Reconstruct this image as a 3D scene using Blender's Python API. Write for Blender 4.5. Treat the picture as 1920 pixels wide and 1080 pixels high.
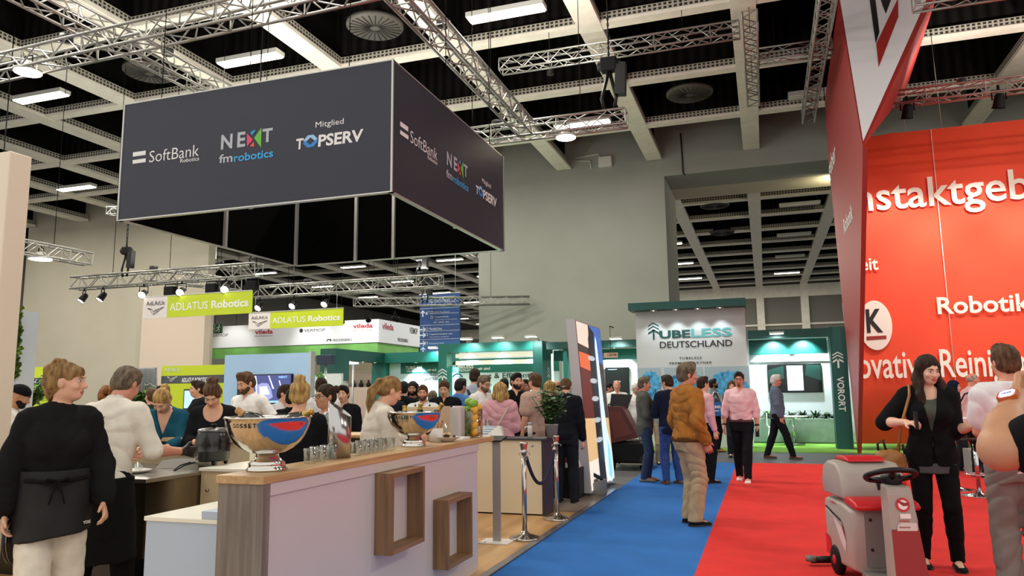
import bpy, bmesh, math, random
import numpy as np
import openvdb
from mathutils import Vector, Matrix, Euler
for o in list(bpy.data.objects): bpy.data.objects.remove(o)
S = bpy.context.scene
COL = S.collection
R_ = math.radians
random.seed(7)

# ---------------------------------------------------------------- camera, world, exposure
CAMH = 1.5
FPX, YAW, PIT, ROL = 1399.0, R_(18.49), R_(7.925), R_(-0.68)
_f = Vector((-math.sin(YAW)*math.cos(PIT), math.cos(YAW)*math.cos(PIT), math.sin(PIT)))
_r0 = Vector((math.cos(YAW), math.sin(YAW), 0)); _u0 = _r0.cross(_f)
_r = _r0*math.cos(ROL) + _u0*math.sin(ROL); _u = _r.cross(_f)
CO = Vector((0, 0, CAMH))
cd = bpy.data.cameras.new('camera'); cam = bpy.data.objects.new('camera', cd); COL.objects.link(cam)
cd.sensor_width = 36; cd.lens = FPX/1920*36; cd.clip_end = 300
cam.matrix_world = Matrix(((_r.x, _u.x, -_f.x, CO.x), (_r.y, _u.y, -_f.y, CO.y), (_r.z, _u.z, -_f.z, CO.z), (0, 0, 0, 1)))
S.camera = cam
S.view_settings.view_transform = 'Standard'; S.view_settings.look = 'None'
S.view_settings.gamma = 1; S.view_settings.use_curve_mapping = False
S.view_settings.exposure = 0.42
w = bpy.data.worlds.new('hall_air'); S.world = w; w.use_nodes = True
w.node_tree.nodes['Background'].inputs[0].default_value = (1.0, .965, .90, 1)
w.node_tree.nodes['Background'].inputs[1].default_value = 0.8

def ray(px, py):
    return _r*((px-960)/FPX) - _u*((py-540)/FPX) + _f
def at(px, py, x=None, y=None, z=None, d=None):
    """the point of the place seen at a pixel, on a plane x=, y=, z= or at depth d"""
    v = ray(px, py)
    k = d if d is not None else x/v.x if x is not None else y/v.y if y is not None else (z-CAMH)/v.z
    return CO + v*k

# ---------------------------------------------------------------- materials
def lin(h):
    h = h.lstrip('#'); c = [int(h[i:i+2], 16)/255 for i in (0, 2, 4)]
    return tuple((v/12.92 if v <= .04045 else ((v+.055)/1.055)**2.4) for v in c) + (1,)
MATS = {}
def mat(name, col, rough=.6, metal=0, noise=0, nscale=8, emit=0, bump=0, bscale=60, spec=None, trans=0, stretch=None, col2=None, coat=0):
    if name in MATS: return MATS[name]
    m = bpy.data.materials.new(name); m.use_nodes = True; MATS[name] = m
    nt = m.node_tree; b = nt.nodes['Principled BSDF']; c = lin(col) if isinstance(col, str) else col
    b.inputs['Base Color'].default_value = c; b.inputs['Roughness'].default_value = rough
    b.inputs['Metallic'].default_value = metal
    if spec is not None: b.inputs['Specular IOR Level'].default_value = spec
    if trans: b.inputs['Transmission Weight'].default_value = trans
    if coat: b.inputs['Coat Weight'].default_value = coat
    if emit: b.inputs['Emission Color'].default_value = c; b.inputs['Emission Strength'].default_value = emit
    if noise or col2:
        tc = nt.nodes.new('ShaderNodeTexCoord'); src = tc.outputs['Object']
        if stretch:
            mp = nt.nodes.new('ShaderNodeMapping'); mp.inputs['Scale'].default_value = stretch
            nt.links.new(src, mp.inputs[0]); src = mp.outputs[0]
        n = nt.nodes.new('ShaderNodeTexNoise'); n.inputs['Scale'].default_value = nscale; n.inputs['Detail'].default_value = 5
        nt.links.new(src, n.inputs['Vector'])
        r = nt.nodes.new('ShaderNodeValToRGB'); e = r.color_ramp.elements
        c2 = lin(col2) if col2 else tuple(min(1, v*(1+noise)) for v in c[:3])+(1,)
        c1 = c if col2 else tuple(v*(1-noise) for v in c[:3])+(1,)
        e[0].position = .35; e[1].position = .65; e[0].color = c1; e[1].color = c2
        nt.links.new(n.outputs['Fac'], r.inputs[0]); nt.links.new(r.outputs[0], b.inputs['Base Color'])
    if bump:
        tc2 = nt.nodes.new('ShaderNodeTexCoord'); n2 = nt.nodes.new('ShaderNodeTexNoise'); n2.inputs['Scale'].default_value = bscale
        n2.inputs['Detail'].default_value = 4; bp = nt.nodes.new('ShaderNodeBump'); bp.inputs['Strength'].default_value = bump
        bp.inputs['Distance'].default_value = .02
        nt.links.new(tc2.outputs['Object'], n2.inputs['Vector']); nt.links.new(n2.outputs['Fac'], bp.inputs['Height'])
        nt.links.new(bp.outputs[0], b.inputs['Normal'])
    return m
def emat(name, col, s):
    if name in MATS: return MATS[name]
    m = mat(name, col, .5); b = m.node_tree.nodes['Principled BSDF']
    b.inputs['Emission Color'].default_value = lin(col); b.inputs['Emission Strength'].default_value = s
    return m
def perforated(name, col, dark, z0, px=.13, pz=.14):
    """steel strip with two rows of punched square holes"""
    m = mat(name, col, .7); nt = m.node_tree; b = nt.nodes['Principled BSDF']
    g = nt.nodes.new('ShaderNodeNewGeometry'); s = nt.nodes.new('ShaderNodeSeparateXYZ'); nt.links.new(g.outputs['Position'], s.inputs[0])
    def mt(op, a, bb=None):
        n = nt.nodes.new('ShaderNodeMath'); n.operation = op
        for i, v in enumerate((a, bb)):
            if v is None: continue
            if isinstance(v, (int, float)): n.inputs[i].default_value = v
            else: nt.links.new(v, n.inputs[i])
        return n.outputs[0]
    u = mt('FRACT', mt('DIVIDE', mt('ADD', s.outputs[0], s.outputs[1]), px))
    v = mt('FRACT', mt('DIVIDE', mt('SUBTRACT', s.outputs[2], z0), pz))
    hole = mt('MULTIPLY', mt('LESS_THAN', mt('ABSOLUTE', mt('SUBTRACT', u, .5)), .3), mt('LESS_THAN', mt('ABSOLUTE', mt('SUBTRACT', v, .5)), .3))
    mx = nt.nodes.new('ShaderNodeMix'); mx.data_type = 'RGBA'
    mx.inputs['A'].default_value = lin(col); mx.inputs['B'].default_value = lin(dark)
    nt.links.new(hole, mx.inputs['Factor']); nt.links.new(mx.outputs['Result'], b.inputs['Base Color'])
    return m
def wood(name, c1, c2, axis='z', scale=14, rough=.55):
    st = {'x': (.06, 1, 1), 'y': (1, .06, 1), 'z': (1, 1, .06)}[axis]
    return mat(name, c1, rough, noise=.2, nscale=scale, stretch=st, col2=c2)

# ---------------------------------------------------------------- mesh building
class MB:
    def __init__(s): s.v = []; s.f = []; s.mi = []; s.cur = 0; s.sm = []; s.smooth = False
    def add(s, vs, fs):
        n = len(s.v); s.v += [tuple(p) for p in vs]
        for f in fs: s.f.append([n+i for i in f]); s.mi.append(s.cur); s.sm.append(s.smooth)
        return s
    def box(s, x0, x1, y0, y1, z0, z1):
        vs = [(x, y, z) for z in (z0, z1) for y in (y0, y1) for x in (x0, x1)]
        return s.add(vs, [(0, 2, 3, 1), (4, 5, 7, 6), (0, 1, 5, 4), (2, 6, 7, 3), (0, 4, 6, 2), (1, 3, 7, 5)])
    def bbox(s, x0, x1, y0, y1, z0, z1, r=.01):
        """box with chamfered edges"""
        vs = []; idx = {}
        bm = bmesh.new(); bmesh.ops.create_cube(bm, size=1)
        bmesh.ops.scale(bm, vec=(x1-x0, y1-y0, z1-z0), verts=bm.verts)
        bmesh.ops.translate(bm, vec=((x0+x1)/2, (y0+y1)/2, (z0+z1)/2), verts=bm.verts)
        bmesh.ops.bevel(bm, geom=list(bm.edges), offset=r, segments=2, affect='EDGES', profile=.5)
        return s.bm(bm)
    def bm(s, bm):
        bm.verts.index_update(); s.add([v.co[:] for v in bm.verts], [[v.index for v in f.verts] for f in bm.faces]); bm.free(); return s
    def quad(s, a, b, c, d): return s.add([a, b, c, d], [(0, 1, 2, 3)])
    def tube(s, pts, r, n=8, closed=False, caps=True):
        pts = [Vector(p) for p in pts]; rs = r if isinstance(r, (list, tuple)) else [r]*len(pts)
        vs = []; m = len(pts); prev = None; sm = s.smooth; s.smooth = True
        for i, p in enumerate(pts):
            a = pts[(i-1) % m] if (closed or i > 0) else p; b = pts[(i+1) % m] if (closed or i < m-1) else p
            t = (b-a).normalized() if (b-a).length > 1e-9 else Vector((0, 0, 1))
            if prev is None:
                prev = t.orthogonal().normalized()
            q = (prev - t*prev.dot(t))
            q = q.normalized() if q.length > 1e-6 else t.orthogonal().normalized()
            prev = q; k = t.cross(q)
            for j in range(n):
                an = 2*math.pi*j/n; vs.append(p + (q*math.cos(an) + k*math.sin(an))*rs[i])
        fs = []
        for i in range(m if closed else m-1):
            for j in range(n):
                a, b = i*n+j, i*n+(j+1) % n; i2 = (i+1) % m
                fs.append((a, b, i2*n+(j+1) % n, i2*n+j))
        s.add(vs, fs)
        s.smooth = False
        if caps and not closed:
            s.add(vs[:n], [tuple(range(n))[::-1]]); s.add(vs[-n:], [tuple(range(n))])
        s.smooth = sm
        return s
    def lathe(s, prof, c=(0, 0, 0), n=32, ax=None):
        """profile [(r,z)...] turned about the vertical through c (or the axis ax)"""
        c = Vector(c); M = Matrix.Identity(3)
        if ax is not None: M = Vector((0, 0, 1)).rotation_difference(Vector(ax)).to_matrix()
        vs = []; sm = s.smooth; s.smooth = True
        for r, z in prof:
            for j in range(n):
                a = 2*math.pi*j/n; vs.append(c + M @ Vector((r*math.cos(a), r*math.sin(a), z)))
        fs = []
        for i in range(len(prof)-1):
            for j in range(n): fs.append((i*n+j, i*n+(j+1) % n, (i+1)*n+(j+1) % n, (i+1)*n+j))
        if prof[0][0] > 1e-5: fs.append(tuple(range(n))[::-1])
        if prof[-1][0] > 1e-5: fs.append(tuple((len(prof)-1)*n+j for j in range(n)))
        s.add(vs, fs); s.smooth = sm; return s
    def prism(s, poly, a, b):
        """polygon of 3D points swept from offset a to offset b (vectors)"""
        n = len(poly); a = Vector(a); b = Vector(b)
        vs = [Vector(p)+a for p in poly] + [Vector(p)+b for p in poly]
        return s.add(vs, [tuple(range(n))[::-1], tuple(range(n, 2*n))] + [(i, (i+1) % n, n+(i+1) % n, n+i) for i in range(n)])
    def sphere(s, c, r, n=16, m=10, sc=(1, 1, 1)):
        vs = []; fs = []; sm = s.smooth; s.smooth = True
        for i in range(m+1):
            th = math.pi*i/m
            for j in range(n):
                a = 2*math.pi*j/n
                vs.append((c[0]+r*sc[0]*math.sin(th)*math.cos(a), c[1]+r*sc[1]*math.sin(th)*math.sin(a), c[2]-r*sc[2]*math.cos(th)))
        for i in range(m):
            for j in range(n): fs.append((i*n+j, i*n+(j+1) % n, (i+1)*n+(j+1) % n, (i+1)*n+j))
        s.add(vs, fs); s.smooth = sm; return s
    def build(s, name, mats, parent=None, off=None):
        me = bpy.data.meshes.new(name)
        off = Vector(off) if off is not None else (parent_origin(parent) if parent else Vector((0, 0, 0)))
        me.from_pydata([(p[0]-off.x, p[1]-off.y, p[2]-off.z) for p in s.v], [], s.f)
        mats = mats if isinstance(mats, (list, tuple)) else [mats]
        for m in mats: me.materials.append(m)
        me.polygons.foreach_set('material_index', s.mi); me.polygons.foreach_set('use_smooth', s.sm); me.update()
        bm = bmesh.new(); bm.from_mesh(me); bmesh.ops.remove_doubles(bm, verts=bm.verts, dist=1e-5)
        bmesh.ops.recalc_face_normals(bm, faces=bm.faces); bm.to_mesh(me); bm.free()
        o = bpy.data.objects.new(name, me); COL.objects.link(o)
        if parent: o.parent = parent
        return o
def parent_origin(p):
    v = Vector((0, 0, 0))
    while p: v += p.location; p = p.parent
    return v
def tag(o, label, cat, group=None, kind=None):
    o['label'] = label; o['category'] = cat
    if group: o['group'] = group
    if kind: o['kind'] = kind
    return o
def thing(name, label, cat, loc=(0, 0, 0), group=None):
    o = bpy.data.objects.new(name, None); COL.objects.link(o); o.location = loc; o.empty_display_size = .1
    return tag(o, label, cat, group)
def centred(o):
    """put the origin of a one-mesh thing at the middle of its base"""
    vs = [v.co for v in o.data.vertices]
    c = Vector(((min(v.x for v in vs)+max(v.x for v in vs))/2, (min(v.y for v in vs)+max(v.y for v in vs))/2, min(v.z for v in vs)))
    o.data.transform(Matrix.Translation(-c)); o.location = o.location + c
    return o
def single(name, mb, m, label, cat, group=None): return tag(centred(mb.build(name, m)), label, cat, group)
def struct(name, mb, m, label=None):
    o = centred(mb.build(name, m)); o['kind'] = 'structure'
    if label: o['label'] = label
    return o
def copy_tree(o, parent=None):
    c = o.copy(); COL.objects.link(c)
    if parent: c.parent = parent
    for ch in list(o.children): copy_tree(ch, c)
    return c
_TXT = {}
def text_mesh(body, bold=0.0, shear=0, space=1):
    k = (body, bold, shear, space)
    if k in _TXT: return _TXT[k]
    cu = bpy.data.curves.new('t', 'FONT'); cu.body = body; cu.offset = bold; cu.shear = shear; cu.space_character = space
    cu.resolution_u = 3
    o = bpy.data.objects.new('t', cu); COL.objects.link(o)
    dg = bpy.context.evaluated_depsgraph_get(); me = bpy.data.meshes.new_from_object(o.evaluated_get(dg))
    vs = np.array([v.co[:2] for v in me.vertices]); fs = [list(p.vertices) for p in me.polygons]
    bpy.data.objects.remove(o); bpy.data.curves.remove(cu); bpy.data.meshes.remove(me)
    lo, hi = vs.min(0), vs.max(0); _TXT[k] = ((vs-lo)/(hi-lo), fs); return _TXT[k]
def letter(mb, body, o, u, v, w, h, bold=0, shear=0, space=1):
    """lettering laid flat on a board: lower-left corner o, unit directions u, v, size w x h"""
    vs, fs = text_mesh(body, bold, shear, space); o = Vector(o); u = Vector(u).normalized(); v = Vector(v).normalized()
    return mb.add([o + u*(p[0]*w) + v*(p[1]*h) for p in vs], fs)
def poly2(mb, pts, o, u, v, w=1, h=1):
    o = Vector(o); u = Vector(u).normalized(); v = Vector(v).normalized()
    return mb.add([o + u*(a*w) + v*(b*h) for a, b in pts], [tuple(range(len(pts)))])
def disc2(mb, c, u, v, rx, ry=None, n=28):
    ry = ry or rx
    return poly2(mb, [(rx*math.cos(2*math.pi*i/n), ry*math.sin(2*math.pi*i/n)) for i in range(n)], c, u, v)
XU, YU, ZU = Vector((1, 0, 0)), Vector((0, 1, 0)), Vector((0, 0, 1))
# ================================================================ THE HALL
ZB = 9.9                                                    # underside of the ceiling beams
m_beam = mat('beam_paint', '#efeadb', .45, noise=.05, nscale=3)
m_perf = perforated('beam_perforation', '#b5b0a2', '#24211d', ZB+.11, .115, .09)
m_deck = mat('roof_deck', '#0d0c0b', .9, spec=.1); 
def _deck():
    nt = m_deck.node_tree; b = nt.nodes['Principled BSDF']; tc = nt.nodes.new('ShaderNodeTexCoord'); wv = nt.nodes.new('ShaderNodeTexWave')
    wv.inputs['Scale'].default_value = 1.1; wv.bands_direction = 'X'
    r = nt.nodes.new('ShaderNodeValToRGB'); r.color_ramp.elements[0].color = lin('#070606'); r.color_ramp.elements[1].color = lin('#191714')
    nt.links.new(tc.outputs['Object'], wv.inputs[0]); nt.links.new(wv.outputs['Fac'], r.inputs[0]); nt.links.new(r.outputs[0], b.inputs['Base Color'])
_deck()
m_wall = mat('wall_plaster', '#979991', .8, noise=.035, nscale=.7)
m_wall2 = mat('wall_plaster_warm', '#c2bba8', .8, noise=.03, nscale=.8)
m_grey = mat('rear_wall_grey', '#7d7a72', .8)
m_floor = mat('hall_floor', '#55565a', .55, noise=.12, nscale=1.5)
struct('floor', MB().box(-45, 30, -4, 100, -.2, -.012), m_floor)
struct('ceiling', MB().box(-45, 30, 4, 100, 11.5, 11.6), m_deck)
BX = [3.42*k for k in range(-10, 4)]
for k, x in enumerate(BX):
    y1 = 94 if x < -11 else 64.5
    for (a, b) in ((5.2, 26.9), (30.75, y1)):
        mb = MB(); mb.box(x-.275, x+.275, a, b, ZB, ZB+.1); mb.cur = 1; mb.box(x-.25, x+.25, a, b, ZB+.1, ZB+.3); mb.cur = 2; mb.box(x-.05, x+.05, a, b, ZB+.3, 11.5)
        o = struct('ceiling_beam', mb, [m_beam, m_perf, m_deck]); o['group'] = 'ceiling beams along the hall'
BY = [5.9, 9.4, 12.9, 16.4, 19.95, 23.5] + [31+3.55*k for k in range(18)]
for y in BY:
    xa, xb = (-34.5, 12) if y < 64 else (-34.5, -11)
    mb = MB(); mb.box(xa, xb, y-.32, y+.0, ZB+.015, ZB+.1); mb.cur = 1; mb.box(xa, xb, y-.3, y-.02, ZB+.1, ZB+.29); mb.cur = 2; mb.box(xa, xb, y-.2, y-.1, ZB+.29, 11.5)
    o = struct('ceiling_beam', mb, [m_beam, m_perf, m_deck]); o['group'] = 'ceiling beams across the hall'
# thick cross wall with openings; pillar right of centre, pillar on the left
struct('wall_centre', MB().box(-10.4, -3.09, 27, 30.7, 0, 11.5), m_wall, 'broad grey wall pier behind the green stand')
struct('wall_left', MB().box(-34.5, -23.4, 27, 27.5, 0, 11.5), m_wall2, 'pale cream wall pier behind the lime stand')
struct('wall_lintel_right', MB().box(-3.09, 30, 27, 29.0, 9.28, 11.5), m_wall)
struct('wall_lintel_rear', MB().box(-3.09, 30, 29.0, 30.7, 9.28, 11.5), m_wall2)
struct('wall_lintel_left', MB().box(-23.4, -10.4, 27, 30.7, 9.28, 11.5), m_wall)
struct('wall_right', MB().box(14, 30, 27, 30.7, 0, 9.28), m_wall)
mb = MB(); mb.box(-11, 20, 64.6, 65, 0, 11.5); 
struct('wall_rear', mb, m_grey)
struct('wall_left_side', MB().box(-45.4, -45, 4, 94, 0, 11.5), m_grey)
struct('wall_rear_left', MB().box(-45, -11, 94, 94.5, 0, 11.5), m_grey)
mb = MB()
for x in (-6.84, -3.42, 0, 3.42, 6.84): mb.box(x-.3, x+.3, 64.2, 64.6, 5, ZB)
mb.box(-11, 20, 64.3, 64.6, 8.9, ZB); mb.box(-11, 20, 64.45, 64.6, 6.6, 6.75)
struct('trim_1', mb, m_beam)
mb = MB()
for k in range(-13, -4): mb.box(3.42*k-.3, 3.42*k+.3, 93.6, 94, 0, ZB)
mb.box(-45, -14, 93.7, 94, 8.6, ZB)
struct('trim_2', mb, m_beam)
mb = MB(); xa, xb = at(267, 640, y=26.7).x, at(385, 640, y=26.7).x; mb.box(xa, xb, 26.6, 26.99, 0, 5.6)
struct('wall_panel', mb, mat('panel_rose', '#d9c8b6', .8), 'pale rose wall panel below the nearer lime banner')
# junction box and conduit on the wall pier
p = at(1135, 304, y=26.9)
single('junction_box', MB().bbox(p.x-.25, p.x+.25, 26.78, 26.99, p.z-.2, p.z+.2, .02), mat('box_white', '#d8d8d0', .5), 'small white junction box high on the grey wall pier', 'junction box')
mb = MB(); q = [at(a, b, y=26.95) for a, b in ((1075, 302), (1107, 302), (1108, 316))]
mb.tube([(v.x, 26.95, v.z) for v in q], .03); q = [at(a, b, y=26.95) for a, b in ((1078, 297), (1122, 288), (1124, 296))]
mb.tube([(v.x, 26.95, v.z) for v in q], .03)
single('conduit', mb, mat('conduit_white', '#c9c7bc', .5), 'thin pale conduit run beside the white junction box', 'conduit')

a, b = at(1175, 226, y=25.6), at(1545, 172, y=25.6); zc = (a.z+b.z)/2
mb = MB(); mb.tube([(a.x, 25.6, zc), (b.x, 25.6, zc)], .13, 14)
for k in range(4): mb.tube([(a.x+.6+1.6*k, 25.6, zc+.1), (a.x+.6+1.6*k, 25.6, 11.5)], .03, 6)
single('ventilation_pipe', mb, MATS['conduit_white'], 'long pale ventilation pipe under the roof before the cross wall', 'pipe')
a, b = at(1276, 250, y=26.96), at(1281, 328, y=26.96)
single('cable', MB().tube([(a.x, 26.96, a.z), (a.x+.02, 26.96, (a.z+b.z)/2), (b.x, 26.96, b.z+.06), (b.x+.08, 26.97, b.z)], .025, 6), mat('cable_black', '#0c0c0d', .6), 'black cable hanging down the cross wall right of the pier', 'cable')
for px, py, l in ((1032, 140, 'above the truss right of the black hanging sign'), (1392, 8, 'under the roof near the red tower top')):
    p = at(px, py, z=10.15); t = thing('can_light', 'small dark can light ' + l, 'ceiling light', p, 'small can lights under the roof')
    MB().lathe([(.07, 0), (.1, .0), (.1, .3), (0, .3)], p, 16).build('housing', mat('can_dark', '#2b2926', .5), t); MB().lathe([(.07, .01), (0, .02)], p, 16).build('bulb', mat('can_lens', '#b9b4a8', .2), t); MB().tube([p+ZU*.3, (p.x, p.y, 11.5)], .02, 6).build('stem', MATS['can_dark'], t)
t = thing('wall_lamp', 'lamp washing the soffit beyond the cross wall, hidden by the red tower', 'lamp', (3.4, 28.9, 8.9)); MB().bbox(3.2, 3.6, 28.8, 29.0, 8.9, 9.0, .02).build('housing', MATS['conduit_white'], t); MB().tube([(3.4, 28.9, 9.0), (3.4, 28.9, 9.29)], .02, 6).build('stem', MATS['conduit_white'], t)
ld = bpy.data.lights.new('lamp', 'AREA'); ld.size = .3; ld.energy = 60; ld.color = (1, .88, .55); lo = bpy.data.objects.new('lamp_glow', ld); COL.objects.link(lo); lo.parent = t; lo.location = (-.25, .3, .12); lo.rotation_euler = (R_(120), 0, R_(25))
# ---------------------------------------------------------------- ceiling lights
m_lit = emat('lamp_diffuser', '#fff8e6', 6.0); m_lith = mat('lamp_housing', '#b9b9b4', .4)
m_off = mat('lamp_unlit', '#d8d6cf', .5)
def fixture(x, y, z, lit, label):
    t = thing('ceiling_light', label, 'ceiling light', (x, y, z), 'strip lights hung from the ceiling')
    mb = MB(); mb.box(x-.88, x+.88, y-.17, y+.17, z+.03, z+.14); mb.build('housing', m_lith, t)
    MB().box(x-.85, x+.85, y-.15, y+.15, z, z+.035).build('diffuser', m_lit if lit else m_off, t)
    for s in (-.7, .7): MB().tube([(x+s, y, z+.14), (x+s, y, 11.5)], .006, 5).build('hanger', MATS['roof_deck'], t)
    if lit:
        ld = bpy.data.lights.new('lamp', 'AREA'); ld.shape = 'RECTANGLE'; ld.size = 1.6; ld.size_y = .28
        ld.energy = 230 if y < 27 else 260; ld.color = (1, .95, .84)
        lo = bpy.data.objects.new('lamp_glow', ld); COL.objects.link(lo); lo.parent = t; lo.location = (0, 0, -.02)
LX = [-32.2, -25.3, -18.4, -11.55, -4.9, 1.95, 8.8]
cols = {'-32.2': 'far left', }
rows = [(7.4, 'overhead'), (14.45, 'first'), (21.65, 'second'), (35.6, 'third'), (42.7, 'fourth'), (49.8, 'fifth'), (56.9, 'sixth'), (64, ''), (71, ''), (78, ''), (85, '')]
from_left = ['first', 'second', 'third', 'fourth', 'fifth', 'sixth', 'seventh']
for j, (y, rn) in enumerate(rows):
    for i, x in enumerate(LX):
        if (y > 28 and x > 4) or (y > 60 and x > -11) or (j == 1 and i == 5): continue
        if j == 0 and i == 5: continue
        lit = not ((y > 30 and x > 0 and y < 56) or (x > 1 and y > 20 and y < 27))
        row = {0: 'nearest row, over the bar', 1: 'row level with the black hanging sign', 2: 'row just before the grey wall pier',
               3: 'first row of the rear hall', 4: 'second row of the rear hall', 5: 'third row of the rear hall', 6: 'fourth row of the rear hall', 7: 'fifth row of the rear hall', 8: 'sixth row of the rear hall', 9: 'seventh row of the rear hall', 10: 'last row of the rear hall'}[j]
        fixture(x, y, 9.62 if y < 28 else 9.75, lit, '%s strip light, %s from left in the %s' % ('lit white' if lit else 'unlit grey', from_left[i], row))
# round air diffusers up between the beams
m_vent = mat('vent_metal', '#4a4741', .6)
def vent(x, y, label):
    t = thing('ceiling_vent', label, 'air vent', (x, y, 9.9), 'round ribbed air vents in the ceiling')
    mb = MB(); mb.lathe([(.0, 9.9), (.62, 9.9), (.66, 9.94), (.66, 10.0), (0, 10.03)], (x, y, 0), 36); mb.build('plate', m_vent, t)
    mb = MB()
    for k in range(24):
        a = 2*math.pi*k/24; c, s = math.cos(a), math.sin(a)
        mb.tube([(x+.12*c, y+.12*s, 9.89), (x+.6*c, y+.6*s, 9.89)], .012, 5)
    mb.build('blade', mat('vent_dark', '#1d1b19', .6), t)
    MB().lathe([(.45, 10.03), (.45, 11.5)], (x, y, 0), 20).build('duct', MATS['roof_deck'], t)
for x, y, l in ((-8.13, 14.5, 'above the black hanging sign'), (-14.9, 14.7, 'left of the black hanging sign'), (-1.6, 21.1, 'left of the red tower'),
                (-1.75, 35.0, 'nearest past the lintel in the rear hall'), (-1.75, 41.4, 'second past the lintel in the rear hall'), (-12.2, 48, 'over the white hanging banner in the rear hall')):
    vent(x, y, 'round ribbed grey air vent ' + l)

# ---------------------------------------------------------------- trusses
m_alu = mat('truss_aluminium', '#a9a7a3', .38, .9)
def truss(label, a, b, s=.29, step=.58, added_uplights=()):
    """box truss between two points (centre line of its underside)"""
    a = Vector(a); b = Vector(b); d = (b-a); L = d.length; d.normalize()
    sd = d.cross(ZU).normalized(); up = sd.cross(d).normalized(); h = s/2
    t = thing('truss', label, 'truss', (a+b)/2, 'aluminium lighting trusses')
    mb = MB()
    cr = [sd*-h, sd*h, sd*h+up*s, sd*-h+up*s]
    for c in cr: mb.tube([a+c, b+c], .024, 6)
    mb.build('chord', m_alu, t)
    mb = MB(); n = max(2, int(L/step)); 
    for k in range(n):
        p, q, m = a+d*(L*k/n), a+d*(L*(k+1)/n), a+d*(L*(k+.5)/n)
        for i in range(4):
            c1, c2 = cr[i], cr[(i+1) % 4]
            mb.tube([p+c1, m+c2, q+c1], .0135, 5, caps=False)
            if k % 2 == 0: mb.tube([p+c1, p+c2], .0115, 5, caps=False)
    for i in range(4): mb.tube([b+cr[i], b+cr[(i+1) % 4]], .0115, 5, caps=False)
    mb.build('bracing', m_alu, t)
    for k in (.22, .78):
        p = a+d*(L*k)+up*s; MB().tube([p, (p.x, p.y, 11.5)], .008, 5).build('hanger', MATS['roof_deck'], t)
    if added_uplights:  # small upward lamps added on the trusses to brighten the ceiling beams
        for k in added_uplights:
            p = a+d*(L*k)+up*(s+.03); MB().lathe([(.09, 0), (.1, .02), (.1, .1), (0, .1)], p, 14).build('added_uplight', mat('added_uplight_case', '#17171a', .5), t)
            ld = bpy.data.lights.new('lamp', 'AREA'); ld.shape = 'DISK'; ld.size = .4; ld.energy = 70; ld.color = (1, .95, .85)
            lo = bpy.data.objects.new('lamp_glow', ld); COL.objects.link(lo); lo.parent = t; lo.location = p+ZU*.16-t.location; lo.rotation_euler = (math.pi, 0, 0)
    return t
truss('truss running back over the right edge of the black hanging sign', (-4.15, 4.6, 6.45), (-4.15, 13.32, 6.45), added_uplights=(.1,.55,.95))
truss('long truss crossing the top left corner of the hall', (-14, 7.98, 6.41), (-4.34, 7.84, 6.52), added_uplights=(.1,.45,.85))
truss('truss crossing behind the right end of the black hanging sign', (-6.2, 13.5, 6.45), (-2.2, 13.5, 6.45), added_uplights=(.35,))
truss('truss close under the ceiling, level with the red tower top', (-5.6, 16.1, 9.1), (-.1, 16.1, 9.1))
truss('short truss running back under the beam left of the red tower', (.12, 15.4, 9.0), (.12, 20.2, 9.0))
truss('truss close under the ceiling joining the red tower', (.3, 17.9, 9.2), (1.9, 17.9, 9.2))
truss('truss running back along the left top edge of the red tower', (1.5, 12.2, 8.6), (1.5, 20.9, 8.6))
truss('truss crossing above the orange red fabric wall', (2.6, 18.2, 7.85), (9, 18.2, 7.85), added_uplights=(.3,.8))
truss('high truss crossing right of the red tower top', (2.9, 14.2, 8.2), (8, 14.2, 8.2))
truss('truss running back behind the upper left of the black hanging sign', (-9.25, 5.2, 6.8), (-9.0, 13.5, 6.8), added_uplights=(.5,.95))
truss('short truss end beside the cream panel at the left', (-15.8, 9.6, 4.75), (-15.8, 14.0, 4.75))
truss('truss with spotlights above the first lime banner', (-16.3, 14.1, 4.18), (-10.8, 14.1, 4.18), added_uplights=(.45,.8))
truss('truss running back from the spotlight truss over the first lime banner', (-14.4, 14.5, 4.35), (-13.6, 16.9, 4.35), )
truss('truss with spotlights above the second lime banner', (-13.2, 17.1, 4.15), (-7.6, 17.1, 4.15), added_uplights=(.3,.9))
truss('thin truss high above the cream wall pier', (-24.5, 22.5, 8.7), (-17.5, 24.5, 8.7))
truss('truss running back over the white hanging banner', (-14.5, 24.6, 4.75), (-8.2, 26.6, 4.75), added_uplights=(.3,))
truss('first truss under the rear hall ceiling, seen below the black sign', (-24, 33.5, 8.6), (-12, 33.5, 8.6))
truss('second truss under the rear hall ceiling, running back', (-14.5, 36, 8.7), (-14.5, 46, 8.7))
truss('truss end under the rear hall ceiling beside the wall pier', (-13.2, 40, 7.6), (-11, 50, 7.6))

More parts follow.
